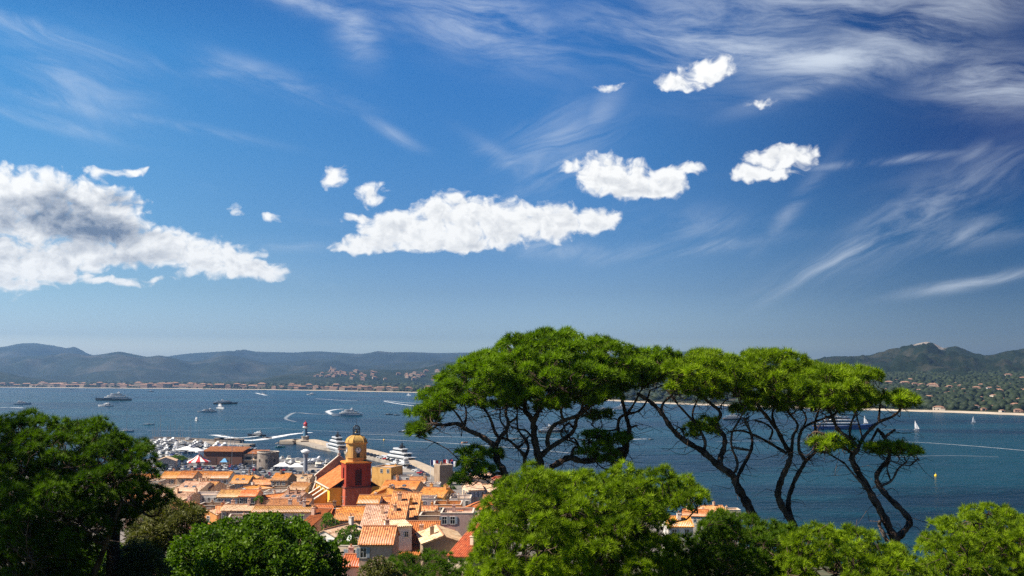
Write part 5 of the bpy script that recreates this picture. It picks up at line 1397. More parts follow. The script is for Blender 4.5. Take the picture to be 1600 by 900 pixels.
def tier(root, name, x0, x1, w, z0, z1, m_, nose=.35, slope=.5, band=True, fy=.28):
    o = outline(x0, x1, w, nose); h = z1 - z0; k = len(o)
    up = [(x0 + (x - x0) * (1 - slope * h / (x1 - x0)), y * .94) for x, y in o]
    b = MB(); b.hull3([(x, y, z0) for x, y in o], [(x, y, z1) for x, y in up])
    # overhanging deck lid
    b.hull3([(x0 - (x1 - x0) * .10 + (x - x0) * 1.10, y * 1.05, z1) for x, y in up], [(x0 - (x1 - x0) * .10 + (x - x0) * 1.10, y * 1.05, z1 + h * .12) for x, y in up])
    t = b.build(name, m_, root)
    if band:
        f0, f1 = fy, fy + .45
        def at_(f, g): return [((a[0] + (c[0] - a[0]) * f - (x0 + x1) / 2) * g + (x0 + x1) / 2, (a[1] + (c[1] - a[1]) * f) * g, z0 + h * f) for a, c in zip(o, up)]
        b = MB(); b.hull3(at_(f0, 1.012), at_(f1, 1.012)); b.build('window_band', TGL, t)
    return t
def super_yacht(L, loc, rz, label, hullm=GEL, decks=3, mast='white', group=None, cat='yacht'):
    B = L * .17; H = L * .062; r = empty('super_yacht', loc, rz)
    hb_ = hull_mb(L, B, H); hu = hb_.build('hull', hullm, r)
    b = MB()
    for i in range(9):
        for sy in (-1, 1): b.box(-L * .28 + i * L * .06, sy * B * .475, H * .62, L * .022, .3, H * .16)
    b.build('portholes', TGL, hu)
    b = MB(); b.box(-L * .47, 0, H + .06, L * .1, B * .8, .1); b.build('aft_deck', TEAK, r)
    th = L * .045; z = H * 1.02
    sp = [(-.40, .30, .86), (-.32, .22, .74), (-.22, .12, .56), (-.14, .03, .4)]
    for i in range(decks):
        a, c, w = sp[i]; tier(r, 'superstructure', L * a, L * c, B * w, z, z + th, GEL); z += th * 1.12
    b = MB(); x = -L * .10; m_ = GEL if mast == 'white' else DARKH
    b.hull3([(x - 1.5, -.9, z), (x + 1.2, -.9, z), (x + 1.2, .9, z), (x - 1.5, .9, z)], [(x - 2.3, -.35, z + L * .07), (x - 1.2, -.35, z + L * .07), (x - 1.2, .35, z + L * .07), (x - 2.3, .35, z + L * .07)])
    b.box(x - 1.2, 0, z + L * .04, .6, B * .34, .25); b.box(x - 1.8, 0, z + L * .065, .5, B * .22, .2); b.tube([(x - 1.8, 0, z + L * .06), (x - 2.0, 0, z + L * .115)], [.14, .05], 5)
    ms = b.build('mast', m_, r)
    for sy in (-1, 1):
        b = MB(); b.lathe([(.2, z + .3), (L * .018, z + L * .012), (L * .018, z + L * .022), (.1, z + L * .036)], 10, (x - L * .05, sy * B * .16)); b.build('radar_dome', m_ if mast != 'white' else GEL, ms)
    tag(r, label, cat, group); return r
def cruiser(L, loc, rz, label=None, hullm=GEL, group=None, fly=True, canopy=None, name='motor_boat'):
    B = L * .27; H = L * .085; r = empty(name, loc, rz); hull_mb(L, B, H, 10, .12).build('hull', hullm, r)
    tier(r, 'cabin', -L * .28, L * .26, B * .72, H * 1.05, H * 1.05 + L * .085, GEL, .5, 1.6)
    if fly: tier(r, 'flybridge', -L * .26, L * .02, B * .55, H * 1.05 + L * .1, H * 1.05 + L * .145, GEL, .5, .8, band=False)
    if fly:
        z = H * 1.05 + L * .145; b = MB(); b.hull3([(-L * .2, -B * .25, z), (-L * .16, -B * .25, z), (-L * .16, B * .25, z), (-L * .2, B * .25, z)], [(-L * .24, -B * .2, z + L * .06), (-L * .215, -B * .2, z + L * .06), (-L * .215, B * .2, z + L * .06), (-L * .24, B * .2, z + L * .06)]); b.build('radar_arch', GEL, r)
    if canopy: 
        b = MB(); b.hull3([(-L * .46, -B * .38, H * 1.05 + L * .05), (-L * .26, -B * .38, H * 1.05 + L * .085), (-L * .26, B * .38, H * 1.05 + L * .085), (-L * .46, B * .38, H * 1.05 + L * .05)], [(-L * .46, -B * .3, H * 1.05 + L * .075), (-L * .26, -B * .34, H * 1.05 + L * .115), (-L * .26, B * .34, H * 1.05 + L * .115), (-L * .46, B * .3, H * 1.05 + L * .075)]); b.build('canvas_cover', canopy, r)
    if label: tag(r, label, 'motor boat', group)
    return r
def small_boat(L, loc, rz, label=None, hullm=GEL, group=None, name='speedboat'):
    B = L * .34; H = L * .1; r = empty(name, loc, rz); hull_mb(L, B, H, 8, .14).build('hull', hullm, r)
    b = MB(); b.hull3([(-L * .02, -B * .36, H), (L * .16, -B * .22, H), (L * .16, B * .22, H), (-L * .02, B * .36, H)], [(-L * .06, -B * .3, H + L * .1), (L * .04, -B * .2, H + L * .1), (L * .04, B * .2, H + L * .1), (-L * .06, B * .3, H + L * .1)]); b.build('windscreen', TGL, r)
    b = MB(); b.box(-L * .2, 0, H + .12, L * .3, B * .6, .4); b.box(-L * .46, 0, H + .3, L * .06, B * .2, .7); b.build('seats', CANV, r)
    if label: tag(r, label, 'speedboat', group)
    return r
def sail_boat(L, loc, rz, label=None, sails=False, hullm=GEL, group=None, heel=0.0, lift=1.25):
    B = L * .28; H = L * .09; r = empty('sailing_boat', loc, rz); r.rotation_euler = (heel, 0, rz); hull_mb(L, B, H, 10, .08, .7).build('hull', hullm, r)
    tier(r, 'cabin', -L * .1, L * .2, B * .5, H, H + L * .05, GEL, .4, 1)
    b = MB(); b.tube([(L * .06, 0, 0), (L * .06, 0, L * lift)], [L * .012, L * .008], 6); b.tube([(L * .06, 0, H + L * .12), (-L * .38, 0, H + L * .12)], L * .008, 5); m_ = b.build('mast', M_METAL, r)
    if sails:
        n = 6; V1 = []
        for i in range(n + 1):
            t = i / n; V1.append([(L * .05, 0, H + L * .14 + t * L * (lift - .3)), (L * .05 - L * .43 * (1 - t) ** .8, L * .05 * math.sin(math.pi * (1 - t)) + .02, H + L * .14 + t * L * (lift - .3))])
        b = MB()
        for a, c in zip(V1[:-1], V1[1:]): b.add([a[0], a[1], c[1], c[0]], [(0, 1, 2, 3)])
        b.build('mainsail', SAIL, r)
        b = MB(); b.add([(L * .5, 0, H + .3), (L * .08, L * .05, H + L * .12), (L * .065, 0, H + L * (lift - .35))], [(0, 1, 2)]); b.build('jib', SAIL, r)
    if label: tag(r, label, 'sailing boat', group)
    return r
def wpos(px, py): return gp(px, py, 0.0)
PI = math.pi
# anchored on the bay
def Lpx(px, py, w): return w / FPX * wpos(px, py).y
def mk(f, px, py, w, rz, label, **k):
    p = wpos(px, py); L = Lpx(px, py, w) / max(.35, abs(math.cos(rz))); return f(L, (p.x, p.y, -.1), rz, label, **k)
mk(super_yacht, 178, 626, 52, PI + .12, 'long dark hulled super yacht with white decks, anchored at the left', hullm=DARKH)
mk(cruiser, 35, 632, 24, .15, 'grey motor yacht with a sharp bow near the left edge', hullm=SILV)
mk(cruiser, 165, 635, 23, PI - .1, 'white motor yacht just below the long dark super yacht')
mk(super_yacht, 352, 631.5, 35, .15, 'black hulled motor yacht, rearmost of the three close together', hullm=DARKH, decks=2)
mk(super_yacht, 324, 644, 28, PI + .2, 'white motor yacht, leftmost of the three close together', decks=2)
mk(cruiser, 345, 639, 15, -1.0, 'white motor boat seen bow on between the two larger yachts')
mk(sail_boat, 232, 664, 17, .2, 'white catamaran like sailing boat anchored alone off the marina', lift=1.0)
mk(cruiser, 307, 657.5, 7, -1.2, 'small white boat seen end on below the three yachts')
mk(small_boat, 354, 657.5, 5, .2, 'tiny white dinghy right of the small white boat')
mk(small_boat, 346, 643.5, 3.4, .3, 'tiny tender beside the three yachts')
mk(cruiser, 401, 681, 28, PI - .25, 'black and white motor yacht speeding towards the marina', hullm=DARKH)
mk(small_boat, 349, 681, 7, PI, 'dark speedboat ahead of the black and white motor yacht', hullm=DARKH)
mk(super_yacht, 543, 650, 46, PI + .1, 'large pale grey super yacht under way with white spray behind', hullm=SILV)
mk(small_boat, 558, 626, 4, 0, 'dark speedboat at the head of the far thin wake', hullm=DARKH)
mk(cruiser, 486, 617, 13, PI, 'white motor boat near the far shore above the lighthouse')
mk(cruiser, 412, 616, 10, 0, 'white motor boat near the far shore with a short wake')
mk(cruiser, 639, 618, 6, -1, 'small white boat near the far shore left of the big pine')
mk(sail_boat, 663, 621, 5, 0, 'tiny white sail touching the left edge of the big pine', sails=True)
mk(cruiser, 236, 612, 9, 0, 'brown topped boat moored off the far shore', hullm=WOODH)
mk(cruiser, 112, 609, 6, .3, 'small white boat close under the far left shore')
mk(small_boat, 608, 648, 11, .1, 'low dark work boat on the open bay', hullm=DARKH)
mk(small_boat, 620, 649, 9, 0, 'dark barge just right of the low work boat', hullm=DARKH)
mk(cruiser, 630, 675, 14, PI + .1, 'black hulled motor boat left of the drooping pine branch', hullm=DARKH)
mk(cruiser, 438, 699, 14, .35, 'green hulled ferry boat with white deckhouse beside the jetty end', hullm=GREENH)
mk(small_boat, 417, 685, 14, .05, 'long dark open boat in the harbour entrance', hullm=WOODH)
mk(super_yacht, 1318, 671, 92, .06, 'big blue hulled super yacht with white decks behind the right pines', hullm=BLUEH)
mk(super_yacht, 1150, 656, 40, .1, 'dark super yacht behind the middle pine trunks', hullm=DARKH)
mk(super_yacht, 975, 641, 34, .1, 'white super yacht behind the big pine branches', hullm=GEL)
mk(super_yacht, 865, 676, 46, .05, 'dark hulled super yacht hidden behind the central pine limbs', hullm=DARKH)
mk(cruiser, 945, 640, 14, .1, 'white motor boat left of the white super yacht behind the pine', hullm=GEL)
mk(small_boat, 1017, 687, 8, .1, 'dark speedboat leading a wake right of the big pine', hullm=DARKH)
mk(small_boat, 726, 692, 9, .6, 'small orange and white boat between the long wakes', hullm=mat('orange_hull', (0.6, 0.2, 0.06), .5))
mk(cruiser, 1376, 640.5, 7, .4, 'small white boat close to the right hand beach')
mk(sail_boat, 1433, 671.5, 9, .2, 'heeling white sailing boat trailing a thin wake at the right', sails=True, heel=-.35, lift=1.7)
mk(sail_boat, 1521, 661, 7, .1, 'upright white sailing boat far right', sails=True, lift=1.6)
mk(sail_boat, 1353, 662.5, 8, .2, 'white sail just right of the blue super yacht', sails=True, heel=-.3, lift=1.7)
# super yachts on the jetty
p = wpos(520, 708.5); super_yacht(46, (p.x - 2, p.y + 20, -.1), PI / 2 + .42, 'white super yacht moored stern-on left of the bell tower, black masts', mast='dark')
p = gp(592, 735, 0); super_yacht(42, (p.x + 5.0, p.y + 43, -.1), PI / 2 + .55, 'white super yacht moored behind the ochre harbour house', mast='dark')
# yachts along the town quay, right of the round tower
k = 0
for i, (px, py, L, hm_) in enumerate(((432, 731, 15, NAVY), (443, 730, 14, GEL), (451, 731.5, 17, GEL), (461, 730, 18, GEL), (471, 732, 16, GEL), (484, 731, 20, GEL), (494, 732, 17, GEL), (424, 723, 13, DARKH), (436, 722, 12, GEL), (448, 723, 14, GEL), (507, 730, 15, GEL))):
    p = wpos(px, py); o = cruiser(L, (p.x, p.y + 5, -.1), PI / 2 + .25 + (i % 3) * .14 + (PI / 2 if i in (4, 5) else 0), f'{ORD[i]} ' + ('navy' if hm_ is NAVY else 'black' if hm_ is DARKH else 'white') + ' motor yacht moored between the round tower and the church', hullm=hm_, group='motor yachts along the town quay', canopy=CANV if i % 3 == 0 else None)
p = wpos(370, 706.5); cruiser(20, (p.x, p.y, -.1), .2, 'dark boat with a bright red awning behind the harbour hall', hullm=DARKH, canopy=REDC)
p = wpos(633, 733); cruiser(22, (p.x - 1, p.y - 4, -.1), PI / 2 + .5, 'white motor yacht moored at the inner side of the jetty root')
p = wpos(622, 731); cruiser(18, (p.x - 2, p.y - 2, -.1), PI / 2 + .6, 'second white motor yacht by the jetty root, nearer the ochre house')
# the marina: rows of moored boats
protoB = [cruiser(12, (0, -400, 0), 0), cruiser(10, (0, -400, 0), 0, hullm=NAVY, canopy=CANV), cruiser(11, (0, -400, 0), 0, fly=False, canopy=M_FB), small_boat(8, (0, -400, 0), 0), small_boat(7.5, (0, -400, 0), 0, hullm=DARKH), sail_boat(11, (0, -400, 0), 0), cruiser(14, (0, -400, 0), 0)]
KIDS.clear(); index_kids(None)
PB_N = ['white flybridge boat', 'navy boat with cream canvas', 'white boat with blue canvas', 'white open boat', 'black open boat', 'white sailing boat', 'large white flybridge boat']
PB_C = ['motor boat', 'motor boat', 'motor boat', 'speedboat', 'speedboat', 'sailing boat', 'motor boat']
usedB = set(); random.seed(77)
mrows = [(691.0, 240, 300), (694.5, 238, 318), (698.5, 240, 330), (703, 238, 352), (704, 355, 398), (707.5, 238, 300), (713, 250, 285), (699.5, 332, 352)]
for ri, (py, xa, xb) in enumerate(mrows):
    px = xa; cnt = {}
    while px < xb:
        k = random.choice([0, 0, 1, 2, 3, 5, 4, 5, 6, 6, 2, 0, 5])
        p = wpos(px, py + random.uniform(-.5, .5))
        rz = PI / 2 * random.choice([1, -1]) + random.uniform(-.5, .5)
        if k in usedB: o = copy_tree(protoB[k], (p.x, p.y, -.1), rz)
        else: o = protoB[k]; usedB.add(k); o.location = (p.x, p.y, -.1); o.rotation_euler = (0, 0, rz)
        sc = random.uniform(.9, 1.25); o.scale = (sc, sc, sc)
        cnt[k] = cnt.get(k, 0) + 1
        rn = ['farthest', 'second', 'third', 'fourth', 'hall', 'fifth', 'nearest', 'mole end'][ri]
        tag(o, f'{ORD[cnt[k] - 1]} {PB_N[k]} from the left in the {rn} marina row', PB_C[k], 'boats moored in the marina')
        px += random.uniform(5.2, 8.0)
for k in range(7):
    if k not in usedB:
        for c in KIDS.get(protoB[k].name, []): bpy.data.objects.remove(c)
        bpy.data.objects.remove(protoB[k])
# bare masts of bigger sailing boats behind the left pine and marina
for i, (px, py, L) in enumerate(((248, 690, 15), (124, 668, 13), (156, 668, 14), (196, 675, 14), (296, 690, 12))):
    mk(lambda L_, loc, rz, lab, **k: sail_boat(L, loc, rz, lab, **k), px, py, 10, .3, ['sailing boat whose mast rises beside the marina edge', 'sailing boat with mast over the left pine, leftmost', 'sailing boat with mast over the left pine, middle', 'sailing boat with mast over the left pine, rightmost', 'sailing boat with a bare mast at the marina mole'][i], lift=1.35)
# buoys
def buoy(px, py, r_, label, c):
    p = wpos(px, py); r = empty('buoy', (p.x, p.y, 0)); b = MB(); b.lathe([(r_ * .4, -.5), (r_, 0), (r_ * .9, r_ * .8), (r_ * .3, r_ * 1.5)], 12); b.build('float', c, r); b = MB(); b.tube([(0, 0, r_ * 1.4), (0, 0, r_ * 2.4)], .1, 5); b.build('top_mark', c, r); tag(r, label, 'buoy')
buoy(1462, 744, .7, 'yellow buoy alone on the water at the right', mat('buoy_yellow', (0.75, 0.5, 0.02), .5))
buoy(600, 688, .7, 'yellow buoy right of the bell tower on the wake', mat('buoy_yellow', (0.75, 0.5, 0.02), .5))
# wakes
def foam(n, p, v, m):
    g = n.new('ShaderNodeUVMap'); sx = n.new('ShaderNodeSeparateXYZ'); n.l.new(g.outputs[0], sx.inputs[0])
    geo = n.new('ShaderNodeNewGeometry')
    edge = n.m('SUBTRACT', 1.0, n.m('MULTIPLY', n.m('ABSOLUTE', n.m('SUBTRACT', sx.outputs[1], .5)), 2.0))
    f = n.noise(geo.outputs['Position'], 0.16, 6, 0.7)
    a = n.m('ADD', n.m('MULTIPLY', edge, 1.0), n.m('MULTIPLY', n.m('SUBTRACT', f, .5), 1.8))
    a = n.m('MULTIPLY', n.sstep(a, 0.15, .75), sx.outputs[0])
    n.l.new(a, p.inputs['Alpha'])
M_FOAM = mat('wake_foam', (0.78, 0.82, 0.84), .9, build=foam)
def wake(pts, w0, w1, label, a0=1.0, a1=.35, z=.06):
    P = smooth([wpos(px, py) for px, py in pts], 6); n = len(P); b = MB(); uv = []
    for i in range(n):
        t = i / (n - 1); w_k = .7; c = P[min(i + 1, n - 1)] - P[max(i - 1, 0)]; c.normalize(); s_ = Vector((-c.y, c.x, 0)); w = (w0 + (w1 - w0) * t) * w_k
        for q in range(5):
            f = q / 4; v_ = P[i] + s_ * (f - .5) * w; b.v.append((v_.x, v_.y, z)); uv.append((a0 + (a1 - a0) * t, f))
    for i in range(n - 1):
        for q in range(4): k = i * 5 + q; b.f.append((k, k + 1, k + 6, k + 5))
    o = build_uv(b, uv, 'wake', M_FOAM, None); tag(o, label, kind='stuff')
wake([(487, 675.8), (460, 678), (430, 683), (405, 687), (385, 688.5)], 11, 26, 'broad white wake behind the lighthouse', 1, .8)
wake([(412, 680), (385, 683.5), (360, 683.5), (335, 679.5)], 5, 20, 'white wake of the speeding black and white yacht', .9, .7, .08)
wake([(397, 688), (375, 687), (355, 683)], 16, 6, 'churned foam off the mole end', .8, .4, .10)
wake([(345, 680.5), (338, 680), (330, 680)], 3, 8, 'short wake of the dark speedboat', .7, 1)
wake([(521, 648), (512, 643), (524, 640), (536, 639)], 18, 12, 'curling spray behind the pale grey super yacht', .6, .9, .07)
wake([(520, 647), (490, 647), (462, 645), (450, 650), (447, 655), (462, 659)], 14, 8, 'old curved wake left of the grey super yacht', .35, .2, .12)
wake([(558, 626.5), (535, 625.5), (510, 624), (492, 623)], 7, 14, 'thin far wake above the lighthouse', 1, .45)
wake([(600, 625.8), (630, 629), (665, 631)], 8, 14, 'far pair wake, upper line', .8, .6); wake([(600, 627), (620, 630.5), (650, 634.5), (672, 636)], 8, 16, 'far pair wake, lower line', 1, .6)
wake([(0, 637), (16, 636.5), (36, 637.5)], 10, 14, 'short white wake at the left edge', .9, .9)
wake([(400, 614), (408, 616), (416, 617.5)], 18, 22, 'short wake near the far shore', .8, .9)
wake([(230, 673), (290, 672.5), (370, 671), (440, 668.5)], 2.5, 4, 'pale thin line of an old wake off the marina', .5, .35)
wake([(632, 676), (700, 676.5), (790, 677), (880, 676.5)], 2.5, 4, 'upper straight wake left of and behind the big pine', .75, .5)
wake([(560, 678), (640, 680.5), (720, 683), (800, 684.5), (900, 686.5), (1010, 686)], 4, 3, 'middle straight wake behind the big pine', .55, .9)
wake([(575, 686), (640, 689), (700, 692.5), (760, 696.5), (830, 702), (890, 708)], 3.2, 3.2, 'lower straight wake running behind the big pine', .8, .6)
wake([(440, 670), (500, 673), (560, 676), (630, 677)], 2, 3, 'thin wake crossing behind the bell tower', .35, .4)
wake([(1010, 686), (990, 686.5), (965, 688)], 6, 9, 'white foam behind the dark speedboat', 1, .6, .1)
wake([(1355, 690), (1430, 691), (1520, 697), (1600, 704), (1680, 712)], 3, 3, 'long thin wake crossing the right side of the bay', .7, .75)
wake([(1428, 672), (1400, 671), (1375, 670)], 2, 3, 'faint wake of the heeling sailing boat', .5, .2)
wake([(1400, 714), (1480, 712), (1560, 714)], 2, 2, 'broken pale streak below the long right hand wake', .4, .5)
wake([(1120, 690), (1200, 689), (1290, 690)], 2, 3, 'thin wake behind the right hand pine trunks', .5, .5)
# ------------------------------------------------------------------ trees
M_BARK = mat('pine_bark', (0.135, 0.092, 0.068), 0.95, (0.030, 0.020, 0.016), 2.2, (0.38, 0.62), bump=.9, bscale=7, spec=.15, zs=.35)
M_BARKL = mat('pale_dead_wood', (0.22, 0.165, 0.125), 0.95, (0.10, 0.07, 0.055), 2.5, bump=.6, bscale=8)
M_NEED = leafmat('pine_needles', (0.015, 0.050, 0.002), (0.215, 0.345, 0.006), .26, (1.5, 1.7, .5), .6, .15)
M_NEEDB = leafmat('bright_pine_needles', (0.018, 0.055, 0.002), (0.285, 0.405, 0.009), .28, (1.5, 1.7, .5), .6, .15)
M_NEEDD = leafmat('dark_and_shaded_needles', (0.022, 0.060, 0.002), (0.115, 0.195, 0.006), .26, (1.4, 1.7, .5), .6, .15)  # darker needles; shade of the left and front-right pines put into the colour
M_OAK = leafmat('oak_leaves', (0.024, 0.070, 0.003), (0.125, 0.215, 0.007), .28, (1.5, 1.7, .5), .55, .2)
M_OLIVE = leafmat('olive_leaves', (0.060, 0.075, 0.012), (0.150, 0.150, 0.030), .30, (1.2, 1.3, .6), .6, .3)
M_GREY = leafmat('grey_green_leaves', (0.050, 0.075, 0.022), (0.125, 0.150, 0.050), .28, (1.2, 1.3, .6), .6, .3)
def needle_template(K, L, wd, cone, seed):
    r = np.random.default_rng(seed); V = []
    for i in range(K):
        ph = 2 * math.pi * (i * 0.618); th = math.acos(1 - (1 - math.cos(cone)) * (i + .5) / K)
        d = np.array([math.sin(th) * math.cos(ph), math.sin(th) * math.sin(ph), math.cos(th)])
        s_ = np.cross(d, r.normal(size=3)); s_ /= np.linalg.norm(s_)
        l = L * r.uniform(.75, 1.15); o = d * L * .08
        V += [o - s_ * wd, o + s_ * wd, d * l]
    V = np.array(V); F = np.arange(3 * K).reshape(K, 3); return V, F
def leaf_template(K, R, ll, lw, seed):
    r = np.random.default_rng(seed); V = []
    for i in range(K):
        c = r.normal(size=3); c = c / np.linalg.norm(c) * R * r.uniform(.3, 1) ; c[2] = abs(c[2]) * .8
        d = c / (np.linalg.norm(c) + 1e-6) + r.normal(size=3) * .5; d /= np.linalg.norm(d); s_ = np.cross(d, r.normal(size=3)); s_ /= np.linalg.norm(s_)
        V += [c - s_ * lw, c + d * ll * .5 - s_ * 0, c + s_ * lw, c + d * ll]
        V[-4:] = [c - d * ll * .5, c - s_ * lw, c + d * ll * .5, c + s_ * lw]
    V = np.array(V)
    F = np.array([(4 * i + a, 4 * i + b_, 4 * i + c_) for i in range(K) for a, b_, c_ in ((0, 1, 2), (0, 2, 3))]); return V, F
TPL = {
    'pine': [needle_template(20, .27, .019, 1.35, s_) for s_ in range(4)],
    'pineN': [needle_template(26, .20, .0115, 1.3, s_ + 9) for s_ in range(4)],
    'oak': [leaf_template(11, .22, .15, .045, s_) for s_ in range(4)],
    'olive': [leaf_template(14, .24, .20, .022, s_ + 5) for s_ in range(4)],
}
def foliage(name, pts, axes, scl, tone, tpl, material, parent, rng):
    n = len(pts); T = TPL[tpl]; kind_ = rng.integers(0, len(T), n)
    ax = axes / np.linalg.norm(axes, axis=1, keepdims=True)
    rv = rng.normal(size=(n, 3)); t1 = np.cross(ax, rv); t1 /= np.linalg.norm(t1, axis=1, keepdims=True); t2 = np.cross(ax, t1)
    Vs, Fs, At = [], [], []; base = 0
    for k in range(len(T)):
        m = kind_ == k
        if not m.any(): continue
        V0, F0 = T[k]; q = V0[None] * scl[m][:, None, None]
        V = pts[m][:, None] + q[..., 0:1] * t1[m][:, None] + q[..., 1:2] * t2[m][:, None] + q[..., 2:3] * ax[m][:, None]
        nn = m.sum(); F = F0[None] + (np.arange(nn) * len(V0))[:, None, None] + base
        Vs.append(V.reshape(-1, 3)); Fs.append(F.reshape(-1, 3)); At.append(np.repeat(tone[m], len(F0))); base += nn * len(V0)
    return npmesh(name, np.concatenate(Vs), np.concatenate(Fs), material, parent, attr=np.concatenate(At))
def in_poly(px, py, poly):
    ins = False; j = len(poly) - 1
    for i in range(len(poly)):
        xi, yi = poly[i]; xj, yj = poly[j]
        if (yi > py) != (yj > py) and px < (xj - xi) * (py - yi) / (yj - yi) + xi: ins = not ins
        j = i
    return ins
def edge_dist(px, py, poly):
    d = 1e9
    for i in range(len(poly)):
        x0, y0 = poly[i]; x1, y1 = poly[(i + 1) % len(poly)]; dx, dy = x1 - x0, y1 - y0
        t = max(0, min(1, ((px - x0) * dx + (py - y0) * dy) / (dx * dx + dy * dy + 1e-9))); d = min(d, math.hypot(px - x0 - t * dx, py - y0 - t * dy))
    return d
def puffs(poly, Y0, thick, n, r0, r1, rng, back=1.0, gap=.93, mult=2.4, shrink=.78, holes=-.24, under=.42):
    """clump centres filling a crown whose silhouette is poly and whose depth is thick"""
    xs_ = [p[0] for p in poly]; ys_ = [p[1] for p in poly]; r0 *= shrink; r1 *= shrink; n = int(n * mult)
    C = np.zeros((n, 3)); R = np.zeros(n); m = 0; tries = 0
    while m < n and tries < n * 14:
        tries += 1
        px, py = rng.uniform(min(xs_), max(xs_)), rng.uniform(min(ys_), max(ys_))
        if not in_poly(px, py, poly): continue
        r = rng.uniform(r0, r1); rp_ = r / Y0 * FPX; e = edge_dist(px, py, poly)
        if e < rp_ * .5: continue
        k = min(1, e / max(1, (max(ys_) - min(ys_)) * .42)) ** .5
        p = np.array(at(px, py, Y0 + rng.uniform(-1, back) * thick * k))
        if mnoise.noise((p[0] / 1.5, p[1] / 1.5, p[2] / 1.1)) < holes: continue
        if py > min(ys_) + (max(ys_) - min(ys_)) * .62 and rng.uniform() < under: continue
        if m and (np.linalg.norm((C[:m] - p) * np.array([1, 1, 1.25]), axis=1) < (R[:m] + r) * gap).any(): continue
        C[m] = p; R[m] = r; m += 1
    return [(tuple(C[i]), R[i]) for i in range(m)]
def tufts(PF, spacing, rng, flat=.70, low=-.15, s0=.95, s1=1.55, inner=.40):
    P, A, S, T = [], [], [], []
    for c, r in PF:
        n = int(2 * math.pi * r * r * (1 + flat) / (spacing * spacing) * .75); base = rng.uniform(0, 1)
        d = rng.normal(size=(n * 2, 3)); d /= np.linalg.norm(d, axis=1, keepdims=True)
        d = d[d[:, 2] > low][:n]
        lump = 1 + .18 * np.sin(d[:, 0] * 5 + c[0] * 3) * np.sin(d[:, 1] * 5 + c[2] * 4)
        rr = r * rng.uniform(1 - inner, 1.05, len(d)) * lump
        P.append(np.array(c) + d * rr[:, None] * np.array([1, 1, flat])); a = d + np.array([0, 0, .45]) + rng.normal(size=d.shape) * .25
        A.append(a); S.append(rng.uniform(s0, s1, len(d))); T.append(np.clip(base * .35 + rng.uniform(0, .65, len(d)), 0, 1))
    return np.concatenate(P), np.concatenate(A), np.concatenate(S), np.concatenate(T)
def catmull(pts, k=4):
    out = []; P = [pts[0]] + list(pts) + [pts[-1]]
    for i in range(1, len(P) - 2):
        p0, p1, p2, p3 = [np.array(q, float) for q in P[i - 1:i + 3]]
        for j in range(k):
            t = j / k; out.append(0.5 * ((2 * p1) + (p2 - p0) * t + (2 * p0 - 5 * p1 + 4 * p2 - p3) * t * t + (3 * p1 - p0 - 3 * p2 + p3) * t ** 3))
    out.append(np.array(P[-2], float)); return out
class Limbs:
    """trunks and limbs drawn from the picture, each at its own depth, as real tapering tubes"""
    def __init__(s, Y0, seed=0): s.Y0 = Y0; s.L = []; s.pts = []; s.r = random.Random(seed)
    def limb(s, pl, w0, w1, dy=0.0, Y=None, root=False, mat_=0):
        """pl: picture points, w0..w1: picture widths, dy: depth gained along the limb"""
        x, y = pl[0]; Yj = s.Y0 if Y is None else Y
        if Y is None and s.pts:
            q = min(s.pts, key=lambda q: (q[0] - x) ** 2 + (q[1] - y) ** 2)
            if (q[0] - x) ** 2 + (q[1] - y) ** 2 < 30 ** 2: Yj = q[2]
        sm = catmull(pl, 9); n = len(sm); P = []; R = []
        for i, (a, b_) in enumerate(sm):
            t = i / (n - 1); Yk = Yj + dy * t + (.25 * math.sin(t * 7 + x) * t if not root else 0)
            jx = (s.r.random() - .5) * (w0 * .06); p = at(a + jx, b_, Yk); w = w0 + (w1 - w0) * t ** .8
            w *= 1 + .10 * math.sin(i * .9 + x) + .07 * math.sin(i * 2.3)
            P.append(p); R.append(max(.012, w / 2 / FPX * Yk)); s.pts.append((a, b_, Yk, p, R[-1]))
        if root:
            g = gz(P[0].x, P[0].y); b0 = P[0]; e = Vector((b0.x + (P[0].x - P[2].x) * .6, b0.y, min(g - .3, b0.z - .5)))
            P = [e, (e + b0) / 2] + P; R = [R[0] * 1.5, R[0] * 1.12] + R
        s.L.append((P, R, mat_))
    def build(s, parent):
        T = MB(); D = MB(); T.smooth = True; D.smooth = True
        for P, R, m_ in s.L:
            if m_: D = MB(); D.smooth = True
            q = D if m_ else T; b0 = len(q.v); q.tube(P, R, 12 if max(R) > .1 else 7)
            k = 12 if max(R) > .1 else 7
            for i in range(b0, len(q.v)):
                j = (i - b0) // k; c = P[min(j, len(P) - 1)]; v = Vector(q.v[i]); f = 1 + .20 * mnoise.noise(v * 3.2) + .10 * mnoise.noise(v * 9)
                q.v[i] = tuple(c + (v - c) * f)
            if m_: D.build('dead_limb', M_BARKL, parent)
        T.build('trunk', M_BARK, parent)
    def nodes(s): return [(q[3], q[4]) for q in s.pts[::2]]
